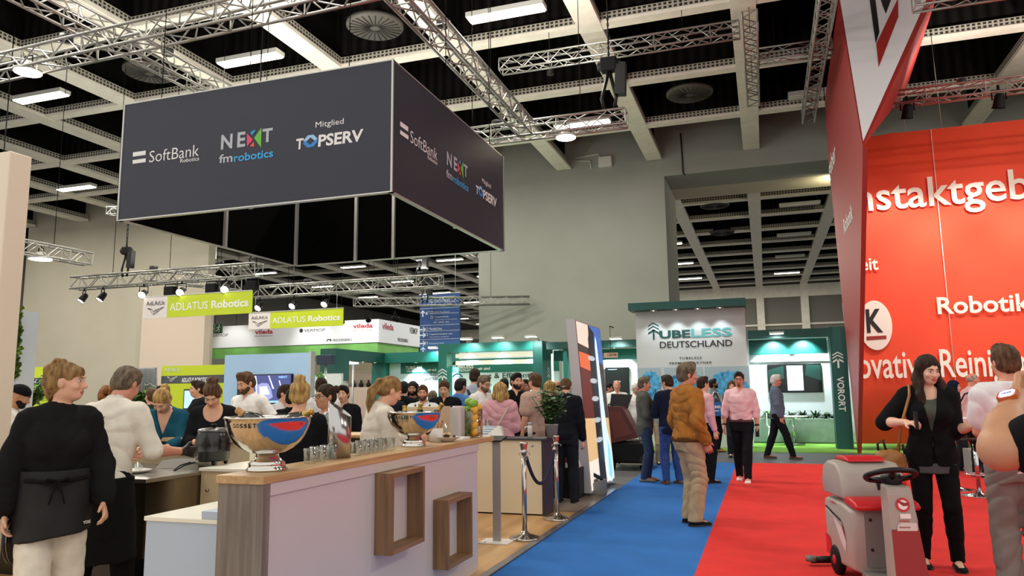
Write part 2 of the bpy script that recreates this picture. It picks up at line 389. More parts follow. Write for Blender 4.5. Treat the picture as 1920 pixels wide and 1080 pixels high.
# chain hoists with their chain bags
m_blk = mat('black_steel', '#0c0c0e', .6, spec=.2); m_blkp = mat('black_plastic', '#0b0b0c', .45, spec=.35)
def hoist(x, y, z, zt, label, s=1.0):
    t = thing('chain_hoist', label, 'hoist', (x, y, z), 'black chain hoists')
    mb = MB(); mb.bbox(x-.16*s, x+.16*s, y-.1*s, y+.1*s, z+.5*s, z+.78*s, .03); mb.lathe([(.08*s, -.22*s), (.1*s, -.2*s), (.1*s, .2*s), (.08*s, .22*s)], (x, y, z+.64*s), 16, (1, 0, 0)); mb.build('motor', m_blk, t)
    mb = MB(); mb.prism([(x+.1*s, y, z+.02*s), (x+.3*s, y, z+.0), (x+.33*s, y, z+.62*s), (x+.14*s, y, z+.66*s)], (0, -.09*s, 0), (0, .09*s, 0)); mb.build('chain_bag', m_blkp, t)
    mb = MB(); mb.tube([(x, y, z+.78*s), (x, y, zt)], .012, 6)
    k = 0; zz = z+.8*s
    while zz < min(zt, z+1.6*s):
        mb.tube([(x+.02*math.cos(a)*(1 if k % 2 else .2), y+.02*math.cos(a)*(.2 if k % 2 else 1), zz+.035*math.sin(a)) for a in [i*math.pi/4 for i in range(8)]], .007, 5, closed=True); zz += .06; k += 1
    mb.build('chain', m_blk, t)
    mb = MB(); mb.tube([(x-.01, y, z+.5*s), (x-.16*s, y, z-.02), (x-.1*s, y, z-.28*s)], .035*s, 8); mb.tube([(x+.01, y, z+.5*s), (x+.12*s, y, z-.02), (x+.08*s, y, z-.28*s)], .035*s, 8)
    mb.tube([(x+.05*s*math.cos(a), y, z+.46*s+.05*s*math.sin(a)) for a in [i*math.pi/5 for i in range(10)]], .015*s, 6, closed=True); mb.build('sling', m_blkp, t)
hoist(-2.5, 13.5, 7.05, 9.2, 'black chain hoist above the truss right of the black hanging sign')
hoist(-15.75, 11.6, 5.33, 9.9, 'black chain hoist above the short truss beside the cream panel')
hoist(-14.7, 14.1, 4.6, 8.4, 'small black chain hoist over the spotlight truss of the first lime banner', .7)
hoist(-10.95, 14.1, 4.6, 9.9, 'small black chain hoist at the right end of the spotlight truss', .7)
hoist(-8.2, 17.1, 4.5, 9.9, 'small black chain hoist over the second lime banner truss', .7)
hoist(-11.9, 25.3, 5.1, 9.9, 'small black chain hoist over the white hanging banner', .9)

# round high-bay lamps hung below trusses
m_bay = emat('bay_glass', '#fff1cf', 14)
def bay(px, py, where, ztop, label, r=.2):
    p = at(px, py, **where)
    t = thing('hanging_lamp', label, 'lamp', p, 'round lamps hung from the trusses')
    MB().lathe([(.0, .16), (.09, .16), (.1, .08), (r, .03), (r, 0)], p, 24).build('housing', m_lith, t)
    MB().lathe([(r*.96, .004), (r*.94, -.012), (0, -.02)], p, 24).build('bulb', m_bay, t)
    mb = MB(); mb.tube([(p.x-.1, p.y, p.z+.08), (p.x-.07, p.y, p.z+.26), (p.x+.07, p.y, p.z+.26), (p.x+.1, p.y, p.z+.08)], .012, 6); mb.tube([(p.x, p.y, p.z+.26), (p.x, p.y, max(p.z+.3, ztop))], .014, 6); mb.build('bracket', m_blk, t)
    ld = bpy.data.lights.new('lamp', 'SPOT'); ld.energy = 160; ld.spot_size = R_(120); ld.spot_blend = .6; ld.shadow_soft_size = r; ld.color = (1, .92, .78)
    lo = bpy.data.objects.new('lamp_glow', ld); COL.objects.link(lo); lo.parent = t; lo.location = (0, 0, -.06)
bay(52, 135, dict(y=7.95), 6.45, 'round bright lamp hung from the top left truss')
bay(1061, 258, dict(y=13.5), 6.45, 'round bright lamp on the truss right of the black hanging sign')
bay(76, 486, dict(x=-15.8), 4.75, 'round bright lamp under the short truss beside the cream panel', .25)
# ================================================================ FLOORS OF THE STANDS AND AISLE
m_blue = mat('carpet_blue', '#1b6ab9', .95, noise=.06, nscale=3, bump=.4, bscale=400)
m_red = mat('carpet_red', '#e02a25', .95, noise=.06, nscale=3, bump=.4, bscale=400)
m_lime = mat('carpet_lime', '#74a83c', .95, noise=.06, nscale=3, bump=.4, bscale=400)
m_lam = mat('laminate_oak', '#b98a55', .4, nscale=6, stretch=(1, .09, 1), col2='#d9b07a')
m_lamg = mat('laminate_grey', '#6f6259', .5, nscale=6, stretch=(1, .1, 1), col2='#8f8075')
single('blue_carpet', MB().box(-2.22, -.63, 0, 16.3, -.01, .004), m_blue, 'bright blue carpet runner along the aisle', 'carpet')
single('red_carpet', MB().box(-.63, 9, 0, 16.35, -.01, .004), m_red, 'bright red carpet beside the blue runner', 'carpet')
single('lime_carpet', MB().box(-14, 9, 19.3, 25.5, -.0115, -.003), m_lime, 'lime green carpet on the green and white stand', 'carpet')
single('laminate_flooring', MB().box(-9.5, -2.3, 0, 9.3, -.01, .012), m_lam, 'light oak laminate floor of the bar stand', 'flooring')
single('grey_laminate_flooring', MB().box(-9.5, -2.3, 9.32, 11.6, -.01, .011), m_lamg, 'grey brown laminate floor strip behind the small white counter', 'flooring')
single('edge_trim', MB().box(-2.3, -2.225, 0, 11.6, -.01, .016), mat('edge_alu', '#8f8f92', .35, .8), 'metal edge trim between oak laminate and blue carpet', 'trim strip')

# ================================================================ BLACK HANGING SIGN
SX0, SX1, SY0, SY1, SZ0, SZ1 = -8.0, -3.96, 7.5, 11.45, 3.8, 5.42
m_sign = mat('sign_fabric', '#282b3b', .45, noise=.03, nscale=3)
m_signin = mat('sign_inside', '#040404', .9, spec=.03)
m_white = mat('print_white', '#ececec', .6)
m_edge = mat('frame_alu', '#c9c9c6', .35, .6)
sg = thing('hanging_sign', 'large square black hanging sign with white logos over the bar stand', 'hanging sign', ((SX0+SX1)/2, (SY0+SY1)/2, SZ0))
e = .04
for nm, bx in (('front', (SX0, SX1, SY0, SY0+e)), ('right', (SX1-e, SX1, SY0+e, SY1)), ('rear', (SX0, SX1-e, SY1-e, SY1)), ('left', (SX0, SX0+e, SY0+e, SY1-e))):
    MB().box(*bx, SZ0+.02, SZ1-.02).build('panel', [m_sign], sg)
q = .043
for bx in ((SX0+e, SX1-e, SY0+e, SY0+q), (SX1-q, SX1-e, SY0+e, SY1-e), (SX0+e, SX1-e, SY1-q, SY1-e), (SX0+e, SX0+q, SY0+e, SY1-e)):
    MB().box(*bx, SZ0+.02, SZ1-.02).build('lining', m_signin, sg)
mb = MB(); a = .016
for z0, z1 in ((SZ0, SZ0+a), (SZ1-a, SZ1)):
    for bx in ((SX0-.003, SX1+.003, SY0-.003, SY0+.06), (SX0-.003, SX1+.003, SY1-.06, SY1+.003), (SX0-.003, SX0+.06, SY0, SY1), (SX1-.06, SX1+.003, SY0, SY1)): mb.box(*bx, z0, z1)
for x in (SX0, SX1):
    for y in (SY0, SY1): mb.box(x-.011, x+.011, y-.011, y+.011, SZ0, SZ1)
mb.build('frame', m_edge, sg)
for x, y in ((SX1-2.0, SY1-.07), (SX0+.07, SY1-.07), (SX0+.07, SY1-1.95), (SX1-.07, SY1-1.9), (SX1-2.0, SY0+.07), (SX0+1.3, SY1-.07)):
    MB().box(x-.025, x+.025, y-.025, y+.025, SZ0, SZ1).build('mullion', m_edge, sg)
for x, y in ((SX0+.6, SY0+.02), (SX1-.6, SY0+.02), (SX1-.02, SY1-.6), (SX1-.02, SY0+1.6), (SX0+2, SY0+.02), (SX0+.02, SY1-1)):
    MB().tube([(x, y, SZ1), (x, y, 11.5)], .006, 5).build('hanger', MATS['roof_deck'], sg)
def logos(P, u):
    """P(fx, z) gives the point on a face; all logo rectangles measured as fractions of the face"""
    def R(px0, py0, px1, py1):
        a, b = at(px0, py0, y=SY0), at(px1, py1, y=SY0)
        return P((a.x-SX0)/(SX1-SX0), a.z), (b.x-a.x), (b.z-a.z)
    def txt(nm, parts):
        mb = MB(); ms = []
        for body, rc, m, bold, sh in parts:
            if m not in ms: ms.append(m)
            mb.cur = ms.index(m); o, w, h = R(*rc); letter(mb, body, o, u, ZU, w, h, bold, sh)
        mb.build(nm, ms, sg)
    W = m_white; G = mat('print_silver', '#b4b9c4', .5); B = mat('print_sky', '#3aa3e0', .5)
    txt('bank_lettering', [('SoftBank', (280, 305, 374, 270.5), W, -.006, .02), ('Robotics', (338.5, 305.5, 374, 293.5), W, .004, 0)])
    mb = MB()
    for rc in ((249.5, 294, 274, 282.5), (249, 307.5, 274, 297)):
        o, w, h = R(*rc); poly2(mb, [(0, 0), (w, 0), (w, h), (0, h)], o, u, ZU)
    mb.build('bank_emblem', W, sg)
    txt('next_lettering', [('N', (414.5, 281, 437, 250.5), G, .03, 0), ('E', (445, 277, 461, 246.5), G, .03, 0), ('T', (492, 268, 512, 239.5), G, .03, 0),
                           ('fm', (411, 306.5, 437, 287), G, .02, 0), ('robotics', (439, 304, 513, 279), B, .02, 0)])
    mb = MB(); cols = ['#e8436b', '#2f9bd8', '#ef5a3c', '#6cbe3c']; ms = [mat('print_c%d' % i, c, .5) for i, c in enumerate(cols)]
    for i, pts in enumerate((((463.5, 250), (463.5, 275), (474.5, 262.5)), ((470, 248.5), (479, 243), (479, 246), (473, 254)), ((469, 274.5), (476, 266), (477.5, 275)), ((477, 259), (491, 239), (490, 277)))):
        mb.cur = i; pl = [R(a, b, a, b)[0] for a, b in pts]; mb.add(pl, [tuple(range(len(pl)))])
    mb.build('next_emblem', ms, sg)
    txt('member_lettering', [('Mitglied', (592, 243, 645, 221.5), W, 0, 0), ('T', (555.5, 281, 570, 259), W, .03, .05), ('PSERV', (596.5, 276, 682, 241.5), W, .03, .05)])
    mb = MB(); o, w, h = R(569, 278, 596, 251.5)
    c = [(.28, 0), (.72, .0), (1, .35), (1, .62), (.7, 1), (.3, 1), (0, .62), (0, .35)]; d = [(.5, .2), (.8, .5), (.5, .8), (.2, .5)]
    V = lambda a, b: Vector(o)+Vector(u)*(a*w)+ZU*(b*h)
    ring = [(c[0], c[1], d[0]), (c[1], c[2], d[1], d[0]), (c[2], c[3], d[1]), (c[3], c[4], d[2], d[1]), (c[4], c[5], d[2]), (c[5], c[6], d[3], d[2]), (c[6], c[7], d[3]), (c[7], c[0], d[0], d[3])]
    for i, f in enumerate(ring): mb.cur = 0 if i in (3, 4, 5) else 1; mb.add([V(*p) for p in f], [tuple(range(len(f)))])
    mb.build('member_emblem', [mat('print_ice', '#9cc8ec', .5), mat('print_azure', '#2f86d6', .5)], sg)
logos(lambda fx, z: Vector((SX0+fx*(SX1-SX0), SY0-.005, z)), XU)
logos(lambda fx, z: Vector((SX1+.005, SY0+fx*(SY1-SY0), z)), YU)

# ================================================================ CREAM PANEL AT THE LEFT EDGE, MOSS WALL
m_cream = mat('panel_cream', '#e6dac6', .6)
o = single('partition_panel', MB().bbox(-7.2, -5.9, 4.4, 4.6, 0, 3.56, .012), m_cream, 'tall cream partition panel at the left edge of the photo', 'partition')
MX = at(41, 610, y=7.0).x
o = thing('moss_wall', 'narrow strip of green moss wall behind the cream panel', 'moss wall', (MX-.3, 7.0, 0))
MB().box(MX-.5, MX-.03, 7.0, 7.25, 0, 2.6).build('backing', mat('backing_pale', '#b9c6d2', .6), o)
mb = MB(); rnd = random.Random(3)
for k in range(900):
    p = Vector((rnd.uniform(MX-.5, MX), 6.98+rnd.uniform(-.03, .04), rnd.uniform(1.75, 2.62))); r = rnd.uniform(.025, .06)
    for j in range(3):
        a = rnd.uniform(0, 6.3); d = Vector((math.cos(a), -abs(rnd.gauss(.5, .4)), math.sin(a)))*r; n = d.orthogonal()*.5
        mb.add([p, p+d*.6+n, p+d*1.3, p+d*.6-n], [(0, 1, 2, 3)])
mo = mb.build('moss', mat('moss_green', '#4c6a1e', .9, noise=.4, nscale=20), o); mo['kind'] = 'stuff'

# ================================================================ LIME STAND
m_limew = mat('lime_board', '#c3d41c', .5); m_dkband = mat('grey_band', '#4a4d50', .5); m_dk = mat('print_dark', '#2a2c2e', .5)
m_teal = mat('stand_green', '#0e6b62', .55); 
def rect(px0, py0, px1, py1, y):
    a, b = at(px0, py0, y=y), at(px1, py1, y=y); return a.x, b.x, a.z, b.z
def put(mb, body, px0, py0, px1, py1, y, bold=.01, sh=0, off=.01, space=1):
    x0, x1, z0, z1 = rect(px0, py0, px1, py1, y); letter(mb, body, (x0, y-off, z0), XU, ZU, x1-x0, z1-z0, bold, sh, space)
def bird(mb, x0, x1, z0, z1, y):
    """the sketched outstretched wings under the logo lettering"""
    W, H = x1-x0, z1-z0; f = lambda a, b: (x0+a*W, y, z0+b*H)
    for pts in ([(.08, .42), (.25, .3), (.33, .12), (.42, .03), (.55, .12), (.72, .26), (.95, .44)], [(.08, .42), (.3, .36), (.42, .2), (.55, .3), (.95, .44)], [(.36, .3), (.45, .1), (.52, .24)], [(.5, .33), (.6, .2), (.68, .34)]):
        for i in range(len(pts)-1):
            (a, b), (c, d) = pts[i], pts[i+1]; t = .02
            mb.add([f(a, b-t), f(c, d-t), f(c, d+t), f(a, b+t)], [(0, 1, 2, 3)])
def lime_banner(label, px0, px1, pxm, pt, pb, y, tx):
    xa, xb = at(px0, pt[0], y=y).x, at(px1, pt[1], y=y).x; xm = at(pxm, pt[1], y=y).x
    zt = at(px1, pt[1], y=y).z; zb = at(px1, pb[1], y=y).z
    t = thing('hanging_banner', label, 'banner', ((xa+xb)/2, y, zb), 'lime green hanging banners')
    MB().box(xm, xb, y-.01, y+.01, zb, zt).build('panel', m_limew, t)
    MB().box(xa, xm-.004, y-.01, y+.01, zb, zt).build('logo_panel', mat('logo_pale', '#e8dfe0', .5), t)['label'] = 'pale square logo panel'
    mb = MB(); letter(mb, 'ADLATUS', (xm+(xb-xm)*.03, y-.014, zb+(zt-zb)*.3), XU, ZU, (xb-xm)*.46, (zt-zb)*.36, .008)
    letter(mb, 'Robotics', (xm+(xb-xm)*.53, y-.014, zb+(zt-zb)*.31), XU, ZU, (xb-xm)*.43, (zt-zb)*.36, .03); mb.build('lettering', m_white, t)
    mb = MB(); letter(mb, 'AdLAtUs', (xa+(xm-xa)*.12, y-.014, zb+(zt-zb)*.6), XU, ZU, (xm-xa)*.76, (zt-zb)*.2, .01); bird(mb, xa+(xm-xa)*.12, xa+(xm-xa)*.9, zb+(zt-zb)*.14, zb+(zt-zb)*.95, y-.014); mb.build('emblem', m_dk, t)
    MB().box(xa, xb, y-.02, y+.02, zt, zt+.02).build('top_rail', m_edge, t)
    for x in (xa+.2, xb-.2): MB().tube([(x, y, zt+.02), (x, y, 4.2)], .006, 5).build('hanger', m_edge, t)
lime_banner('lime green hanging banner beside the black hanging sign, nearer of the two', 270, 474, 316, (566, 545), (598, 587), 14.05, 0)
lime_banner('lime green hanging banner overlapping the white banner behind, farther of the two', 467, 644, 508, (591, 578), (618, 610), 17.05, 0)
def spotlight(p, aim, label, e=60, grp='spotlights on the banner trusses', s=1.0):
    t = thing('spotlight', label, 'spotlight', p, grp); p = Vector(p); d = (Vector(aim)-p).normalized()
    MB().lathe([(.05*s, -.1*s), (.07*s, -.06*s), (.085*s, .1*s), (.1*s, .13*s), (.09*s, .13*s), (.08*s, .1*s)], p, 18, d).build('housing', m_blk, t)
    MB().lathe([(.086*s, .118*s), (0, .128*s)], p, 18, d).build('bulb', emat('spot_bulb', '#fff6e0', 16), t)
    mb = MB(); sd = d.cross(ZU).normalized(); mb.tube([p+sd*.1*s, p+sd*.1*s+ZU*.16*s, p-sd*.1*s+ZU*.16*s, p-sd*.1*s], .012*s, 6); mb.tube([p+ZU*.16*s, p+ZU*.24*s], .02*s, 6); mb.build('yoke', m_blk, t)
    ld = bpy.data.lights.new('lamp', 'SPOT'); ld.energy = e; ld.spot_size = R_(75); ld.spot_blend = .7; ld.shadow_soft_size = .06; ld.color = (1, .95, .86)
    lo = bpy.data.objects.new('lamp_glow', ld); COL.objects.link(lo); lo.parent = t; lo.location = d*.16*s; lo.rotation_euler = d.to_track_quat('-Z', 'Y').to_euler()
    return t
for k, (px, py) in enumerate(((158, 547), (193, 548), (270, 537), (341, 536), (424, 528))):
    p = at(px, py, y=14.1); spotlight((p.x, 14.1, 3.96), (p.x+(.9 if k > 1 else -1), 11.9, .5 if k < 2 else 2.6), 'lit spotlight under the first banner truss, %s from left' % from_left[k], 120)
for k, (px, py) in enumerate(((487, 577), (551, 573), (611, 569))):
    p = at(px, py, y=17.1); spotlight((p.x, 17.1, 3.92), (p.x, 15, 2.2), 'lit spotlight over the second lime banner, %s from left' % from_left[k], 90)
for k, (px, py) in enumerate(((320, 540), (398, 533), (473, 528))):
    p = at(px, py, y=14.1); t = thing('spotlight', 'unlit black floodlight under the first banner truss, %s from left' % from_left[k], 'spotlight', (p.x, 14.1, 3.96), 'spotlights on the banner trusses')
    MB().bbox(p.x-.14, p.x+.14, 14.02, 14.18, 3.86, 4.08, .02).build('housing', m_blk, t)
    mb = MB(); mb.tube([(p.x-.16, 14.1, 3.95), (p.x-.16, 14.1, 4.13), (p.x+.16, 14.1, 4.13), (p.x+.16, 14.1, 3.95)], .014, 6); mb.build('yoke', m_blk, t)
for k, (px, py) in enumerate(((640, 601), (690, 597), (740, 597))):
    p = at(px, py, y=28.9); t = spotlight((p.x, 28.9, p.z), (p.x-(.8 if k < 2 else -1.5), 31, 3.9), 'spotlight hung in front of the white hanging banner, %s from left' % from_left[k], 80, 'spotlights on the white banner', 1.3)
    MB().tube([(p.x, 28.9, p.z+.3), (p.x, 28.9, 11.5)], .012, 5).build('hanger', m_blk, t)
for k, x in enumerate((-20.5, -25)):
    t = spotlight((x, 28.9, 5.0), (x, 31, 3.9), 'spotlight hung in front of the white hanging banner, %s' % ('left of the lime banners', 'hidden behind the cream wall pier')[k], 80, 'spotlights on the white banner', 1.3); MB().tube([(x, 28.9, 5.3), (x, 28.9, 11.5)], .012, 5).build('hanger', m_blk, t)
# lime walls
Y1 = 13.0
x0, x1, z0, z1 = rect(300, 760, 421, 686, Y1)
t = thing('display_wall', 'lime and grey display wall behind the standing crowd, next to the grey curtain', 'display wall', ((x0+x1)/2, Y1, 0))
mb = MB(); mb.box(x0, x1, Y1, Y1+.12, 0, 2.14); mb.build('board', m_limew, t)
xa, xb, za, zb = rect(301, 719.5, 420, 702.5, Y1); MB().box(x0, x1, Y1-.006, Y1, za, zb).build('band', m_dkband, t)
mb = MB(); put(mb, 'ADLATUS ROBOTICS GMBH', 341, 717, 408, 707, Y1, .025); mb.build('lettering', m_white, t)
mb = MB(); put(mb, 'AdLAtUs', 309, 697, 338, 689, Y1, .01); a, b, c, d = rect(311, 716, 336, 692, Y1); bird(mb, a, b, c, d, Y1-.012); mb.build('emblem', mat('print_pale', '#d8dcd8', .5), t)
xa, xb, za, zb = rect(347, 768, 400, 729, Y1)
t = thing('flat_screen', 'small flat screen hung on the lime and grey wall', 'screen', ((xa+xb)/2, Y1-.06, za)); MB().bbox(xa, xb, Y1-.07, Y1-.008, za, zb, .01).build('casing', m_blkp, t)
MB().box(xa+.03, xb-.03, Y1-.075, Y1-.07, za+.03, zb-.03).build('display', emat('scr_blue', '#9fc4e8', .8), t)
x0, x1, z0, z1 = rect(14, 760, 132, 688, Y1)
t = thing('display_wall', 'lime slatted display wall behind the woman in the black apron', 'display wall', ((x0+x1)/2, Y1, 0))
MB().box(x0, x1, Y1, Y1+.12, 0, 2.2).build('board', m_limew, t)
xa, xb, za, zb = rect(16, 725.5, 95, 708, Y1); MB().box(x0, x1, Y1-.006, Y1, za, zb).build('band', m_dkband, t)
mb = MB(); put(mb, 'AUTONOMOUS CLEANING', -25, 721, 85, 711.5, Y1, .025); mb.build('lettering', m_white, t)
for k in range(9): z = 1.62-.085*k; MB().box(x0, x1, Y1-.03, Y1-.002, z, z+.055).build('slat', m_limew, t)
# grey curtain
mb = MB(); xa, xb = at(253, 700, y=13.0).x, at(299, 700, y=13.0).x; n = 60; vs = []
for i in range(n+1):
    x = xa+(xb-xa)*i/n; y = 12.9+.05*math.sin(i*1.3)+.02*math.sin(i*2.9)
    for z in (0, .8, 1.6, 2.1): vs.append((x, y+.01*math.sin(z*4+i), z+(.02*math.sin(i*1.3) if z > 2 else 0)))
fs = [(i*4+j, i*4+4+j, i*4+5+j, i*4+1+j) for i in range(n) for j in range(3)]
mb.smooth = True; mb.add(vs, fs); 
o = single('curtain', mb, mat('curtain_grey', '#6d7072', .9), 'grey hanging curtain left of the lime and grey wall', 'curtain')
md = o.modifiers.new('thickness', 'SOLIDIFY'); md.thickness = .012
# ---- pale blue wall with the screen
Y2 = 12.0
x0, x1, z0, z1 = rect(418, 760, 581, 666, Y2)
t = thing('display_wall', 'pale blue display wall carrying a large screen', 'display wall', ((x0+x1)/2, Y2, 0))
MB().box(x0, x1, Y2, Y2+.1, 0, 2.27).build('board', mat('pale_blue', '#a9cdf0', .5), t)
MB().box(x1, x1+.04, Y2-.02, Y2+.12, 0, 2.29).build('edge_post', m_edge, t)
mb = MB(); put(mb, 'NEXT', 500, 783, 530, 770, Y2, .03); mb.build('lettering', mat('print_sky', '#3aa3e0', .5), t)
xa, xb, za, zb = rect(447, 757.5, 551, 700.5, Y2)
t = thing('flat_screen', 'large flat screen on the pale blue wall showing a white machine', 'screen', ((xa+xb)/2, Y2-.05, za))
MB().bbox(xa, xb, Y2-.06, Y2-.002, za, zb, .012).build('casing', m_blkp, t)
MB().box(xa+.02, xb-.02, Y2-.064, Y2-.058, za+.02, zb-.02).build('display', emat('scr_navy', '#39406f', .9), t)
mb = MB(); o = Vector((xa+.02, Y2-.067, za+.02)); W, H = xb-xa-.04, zb-za-.04
for i, (pts, m) in enumerate((([(.0, 0), (.28, 0), (.28, .9), (.18, 1), (0, 1)], 0), ([(.3, .98), (.35, .98), (.42, .2), (.38, .2)], 1), ([(.36, .62), (.46, .72), (.58, .7), (.64, .5), (.68, .2), (.6, .1), (.42, .1), (.38, .3)], 2), ([(.42, .58), (.56, .6), (.62, .3), (.44, .28)], 1), ([(.58, .98), (.6, .98), (.7, .5), (.67, .5)], 1), ([(.78, .8), (.8, .8), (.86, .4), (.84, .4)], 1), ([(.0, .0), (1, .0), (1, .08), (0, .06)], 3))):
    mb.cur = m; poly2(mb, pts, o, XU, ZU, W, H); o = o + Vector((0, -.0007, 0))
letter(mb, 'NEXT', o+XU*(W*.78)+ZU*(H*.88), XU, ZU, W*.16, H*.08, .03); mb.build('picture', [emat('pic_dark', '#15161f', .5), emat('pic_pale', '#c9cfe6', .9), emat('pic_grey', '#7f86b5', .9), emat('pic_sky', '#7db1e6', .9)], t)
# dark notice box, small poster wall behind
xa, xb, za, zb = rect(593, 684, 621, 665, 16.0)
t = thing('notice_box', 'small dark navy box sign right of the pale blue wall', 'sign', ((xa+xb)/2, 16.1, 0)); MB().bbox(xa, xb, 16, 16.2, za, zb, .01).build('box', mat('navy_box', '#252c47', .5), t); MB().tube([((xa+xb)/2, 16.1, 0), ((xa+xb)/2, 16.1, za)], .03, 8).build('post', m_edge, t)
xa, xb, za, zb = rect(584, 800, 640, 700, 17.5)
t = thing('poster_wall', 'small white poster wall with a green leaf emblem behind the pale blue wall', 'display wall', ((xa+xb)/2, 17.5, 0)); MB().box(xa, xb, 17.5, 17.6, 0, zb).build('board', mat('poster_white', '#dfe6e8', .5), t)
mb = MB(); 
for k in range(4):
    p = at(599+5*math.cos(k*1.6), 704+3.5*math.sin(k*1.6), y=17.49); disc2(mb, (p.x, 17.49, p.z), XU+ZU*(.5 if k % 2 else -.5), ZU, .09, .035)
mb.build('emblem', mat('leaf_print', '#5f9a4a', .5), t)
single('rear_partition', MB().box(-27, -14.9, 36, 36.2, 0, 3.3), mat('beige_board', '#b9ad96', .7), 'beige partition wall in the rear hall behind the green arches', 'partition')

# ================================================================ WHITE HANGING BANNER, EXIT SIGN, DIRECTORY
Y3 = 31.0; cx = at(710, 620, y=Y3).x
zt, zb = at(710, 598, y=Y3).z, at(710, 641.5, y=Y3).z; xl = -29.0; ye = 35.6
t = thing('hanging_banner', 'large white hanging banner with red and black brand lettering in the rear hall', 'banner', ((xl+cx)/2, Y3, zb))
MB().box(xl, cx, Y3, Y3+.04, zb, zt).build('panel', mat('banner_white', '#eef3fc', .5), t); MB().box(cx-.04, cx, Y3+.04, ye, zb, zt).build('panel', MATS['banner_white'], t)
MB().box(xl, cx-.1, Y3+.1, Y3+.14, zb-.55, zb-.02).build('lower_skirt', mat('skirt_green', '#6fae5a', .6, noise=.3, nscale=.6), t)
MB().box(cx-.14, cx-.1, Y3+.15, ye-.1, zb-.55, zb-.02).build('lower_skirt', MATS['skirt_green'], t)
m_rp = mat('print_crimson', '#b8203a', .5); mb = MB(); ms = [m_rp, m_dk, mat('print_slate', '#46566a', .5)]
put(mb, 'vileda', 662, 616, 699, 606, Y3, .03); mb.cur = 1; put(mb, 'PROFESSIONAL', 662, 621, 699, 618, Y3, .01)
mb.cur = 0; put(mb, 'vileda', 478, 627, 512, 617, Y3, .03); mb.cur = 1; put(mb, 'PROFESSIONAL', 478, 631.5, 512, 628.5, Y3, .01)
mb.cur = 1; put(mb, 'FREUDENBERG', 624, 640.5, 660, 634.5, Y3, .01); put(mb, 'VERMOP', 570, 623, 610, 615.5, Y3, .0); put(mb, 'VERMOP', 394, 632, 428, 625.5, Y3, .0)
for px, py in ((565, 620), (389, 629)):
    p = at(px, py, y=Y3); disc2(mb, (p.x, Y3-.012, p.z), XU, ZU, .1, .1)
p = at(617, 638, y=Y3); poly2(mb, [(-.15, -.06), (-.1, .05), (.12, .06), (.14, -.06), (.08, -.06), (.05, .0), (-.05, .0), (-.1, -.06)], (p.x, Y3-.012, p.z), XU, ZU)
mb.build('lettering', ms, t)
mb = MB(); X3 = cx+.01
def putx(body, a, b, bold):
    p, q2 = at(*a, x=X3), at(*b, x=X3); letter(mb, body, p, YU, ZU, q2.y-p.y, q2.z-p.z, bold)
putx('vileda', (717, 617), (738, 608), .02); mb.cur = 1; putx('VERMOP', (768, 625), (783, 616), .01); putx('FREUDENBERG', (746, 640), (765, 636), .01); mb.build('lettering', ms, t)
for x in (xl+4, cx-.3): MB().tube([(x, Y3+.02, zt), (x, Y3+.02, 11.5)], .01, 5).build('hanger', MATS['roof_deck'], t)
# escape sign
xa, xb, za, zb = rect(388, 626, 415.5, 607, 28.2)
t = thing('exit_sign', 'dark green escape route sign with arrow and running figure', 'exit sign', ((xa+xb)/2, 28.2, za)); MB().bbox(xa, xb, 28.2, 28.3, za, zb, .01).build('box', mat('exit_green', '#0d3f2c', .5), t)
mb = MB(); W, H = xb-xa, zb-za; o = Vector((xa, 28.19, za))
poly2(mb, [(.06, .5), (.22, .75), (.27, .7), (.18, .54), (.48, .54), (.48, .46), (.18, .46), (.27, .3), (.22, .25)], o, XU, ZU, W, H)
poly2(mb, [(.54, 0), (.56, 0), (.56, 1), (.54, 1)], o, XU, ZU, W, H)
for pts in ([(.76, .5), (.82, .72), (.86, .7), (.82, .48)], [(.78, .5), (.7, .3), (.62, .28), (.62, .22), (.73, .24), (.82, .48)], [(.8, .48), (.86, .3), (.82, .14), (.86, .12), (.9, .32), (.83, .5)], [(.8, .7), (.68, .64), (.66, .5), (.69, .5), (.72, .6), (.82, .66)], [(.84, .7), (.94, .56), (.96, .58), (.86, .74)]): poly2(mb, pts, o, XU, ZU, W, H)
disc2(mb, o+XU*(W*.85)+ZU*(H*.84), XU, ZU, .03, .045); mb.build('pictogram', mat('exit_pale', '#cfe0d0', .5), t)
MB().tube([((xa+xb)/2, 28.25, zb), ((xa+xb)/2, 28.25, 9.5)], .012, 6).build('hanger', m_blk, t)
# blue directory
Y4 = 26.4; xa, xb, zb, zt = rect(787, 661, 862, 549, Y4)
t = thing('directory_sign', 'tall blue hanging directory sign with white arrows and lines of text', 'directory sign', ((xa+xb)/2, Y4, zb)); MB().box(xa, xb, Y4, Y4+.08, zb-.1, zt).build('panel', mat('directory_blue', '#1c4484', .45), t)
MB().box(xa, xb, Y4-.004, Y4, zb-.1, zb+.42).build('lower_panel', mat('directory_blue2', '#2c5c96', .45), t)
mb = MB()
def arrow(px, py, up, s=.16):
    p = at(px, py, y=Y4); pts = [(-.1, -.5), (.1, -.5), (.1, .2), (.32, -.02), (.42, .1), (0, .5), (-.42, .1), (-.32, -.02), (-.1, .2)]
    if not up: pts = [(b, a) for a, b in pts]
    poly2(mb, [(a*s*1.6, b*s*1.6) for a, b in pts], (p.x, Y4-.012, p.z), XU, ZU)
for px, py, u_ in ((792.5, 559.5, 1), (793, 588, 1), (793, 618, 0), (793, 628.5, 0), (793, 644, 0), (793.5, 656.5, 1)): arrow(px, py, u_)
put(mb, '5', 797.5, 562, 802, 555, Y4, .03); put(mb, '2', 802.5, 558, 805, 554.5, Y4, .03); put(mb, '6', 798.5, 590.5, 802.5, 584, Y4, .03); put(mb, '2', 803.5, 586.5, 805.5, 583, Y4, .03)
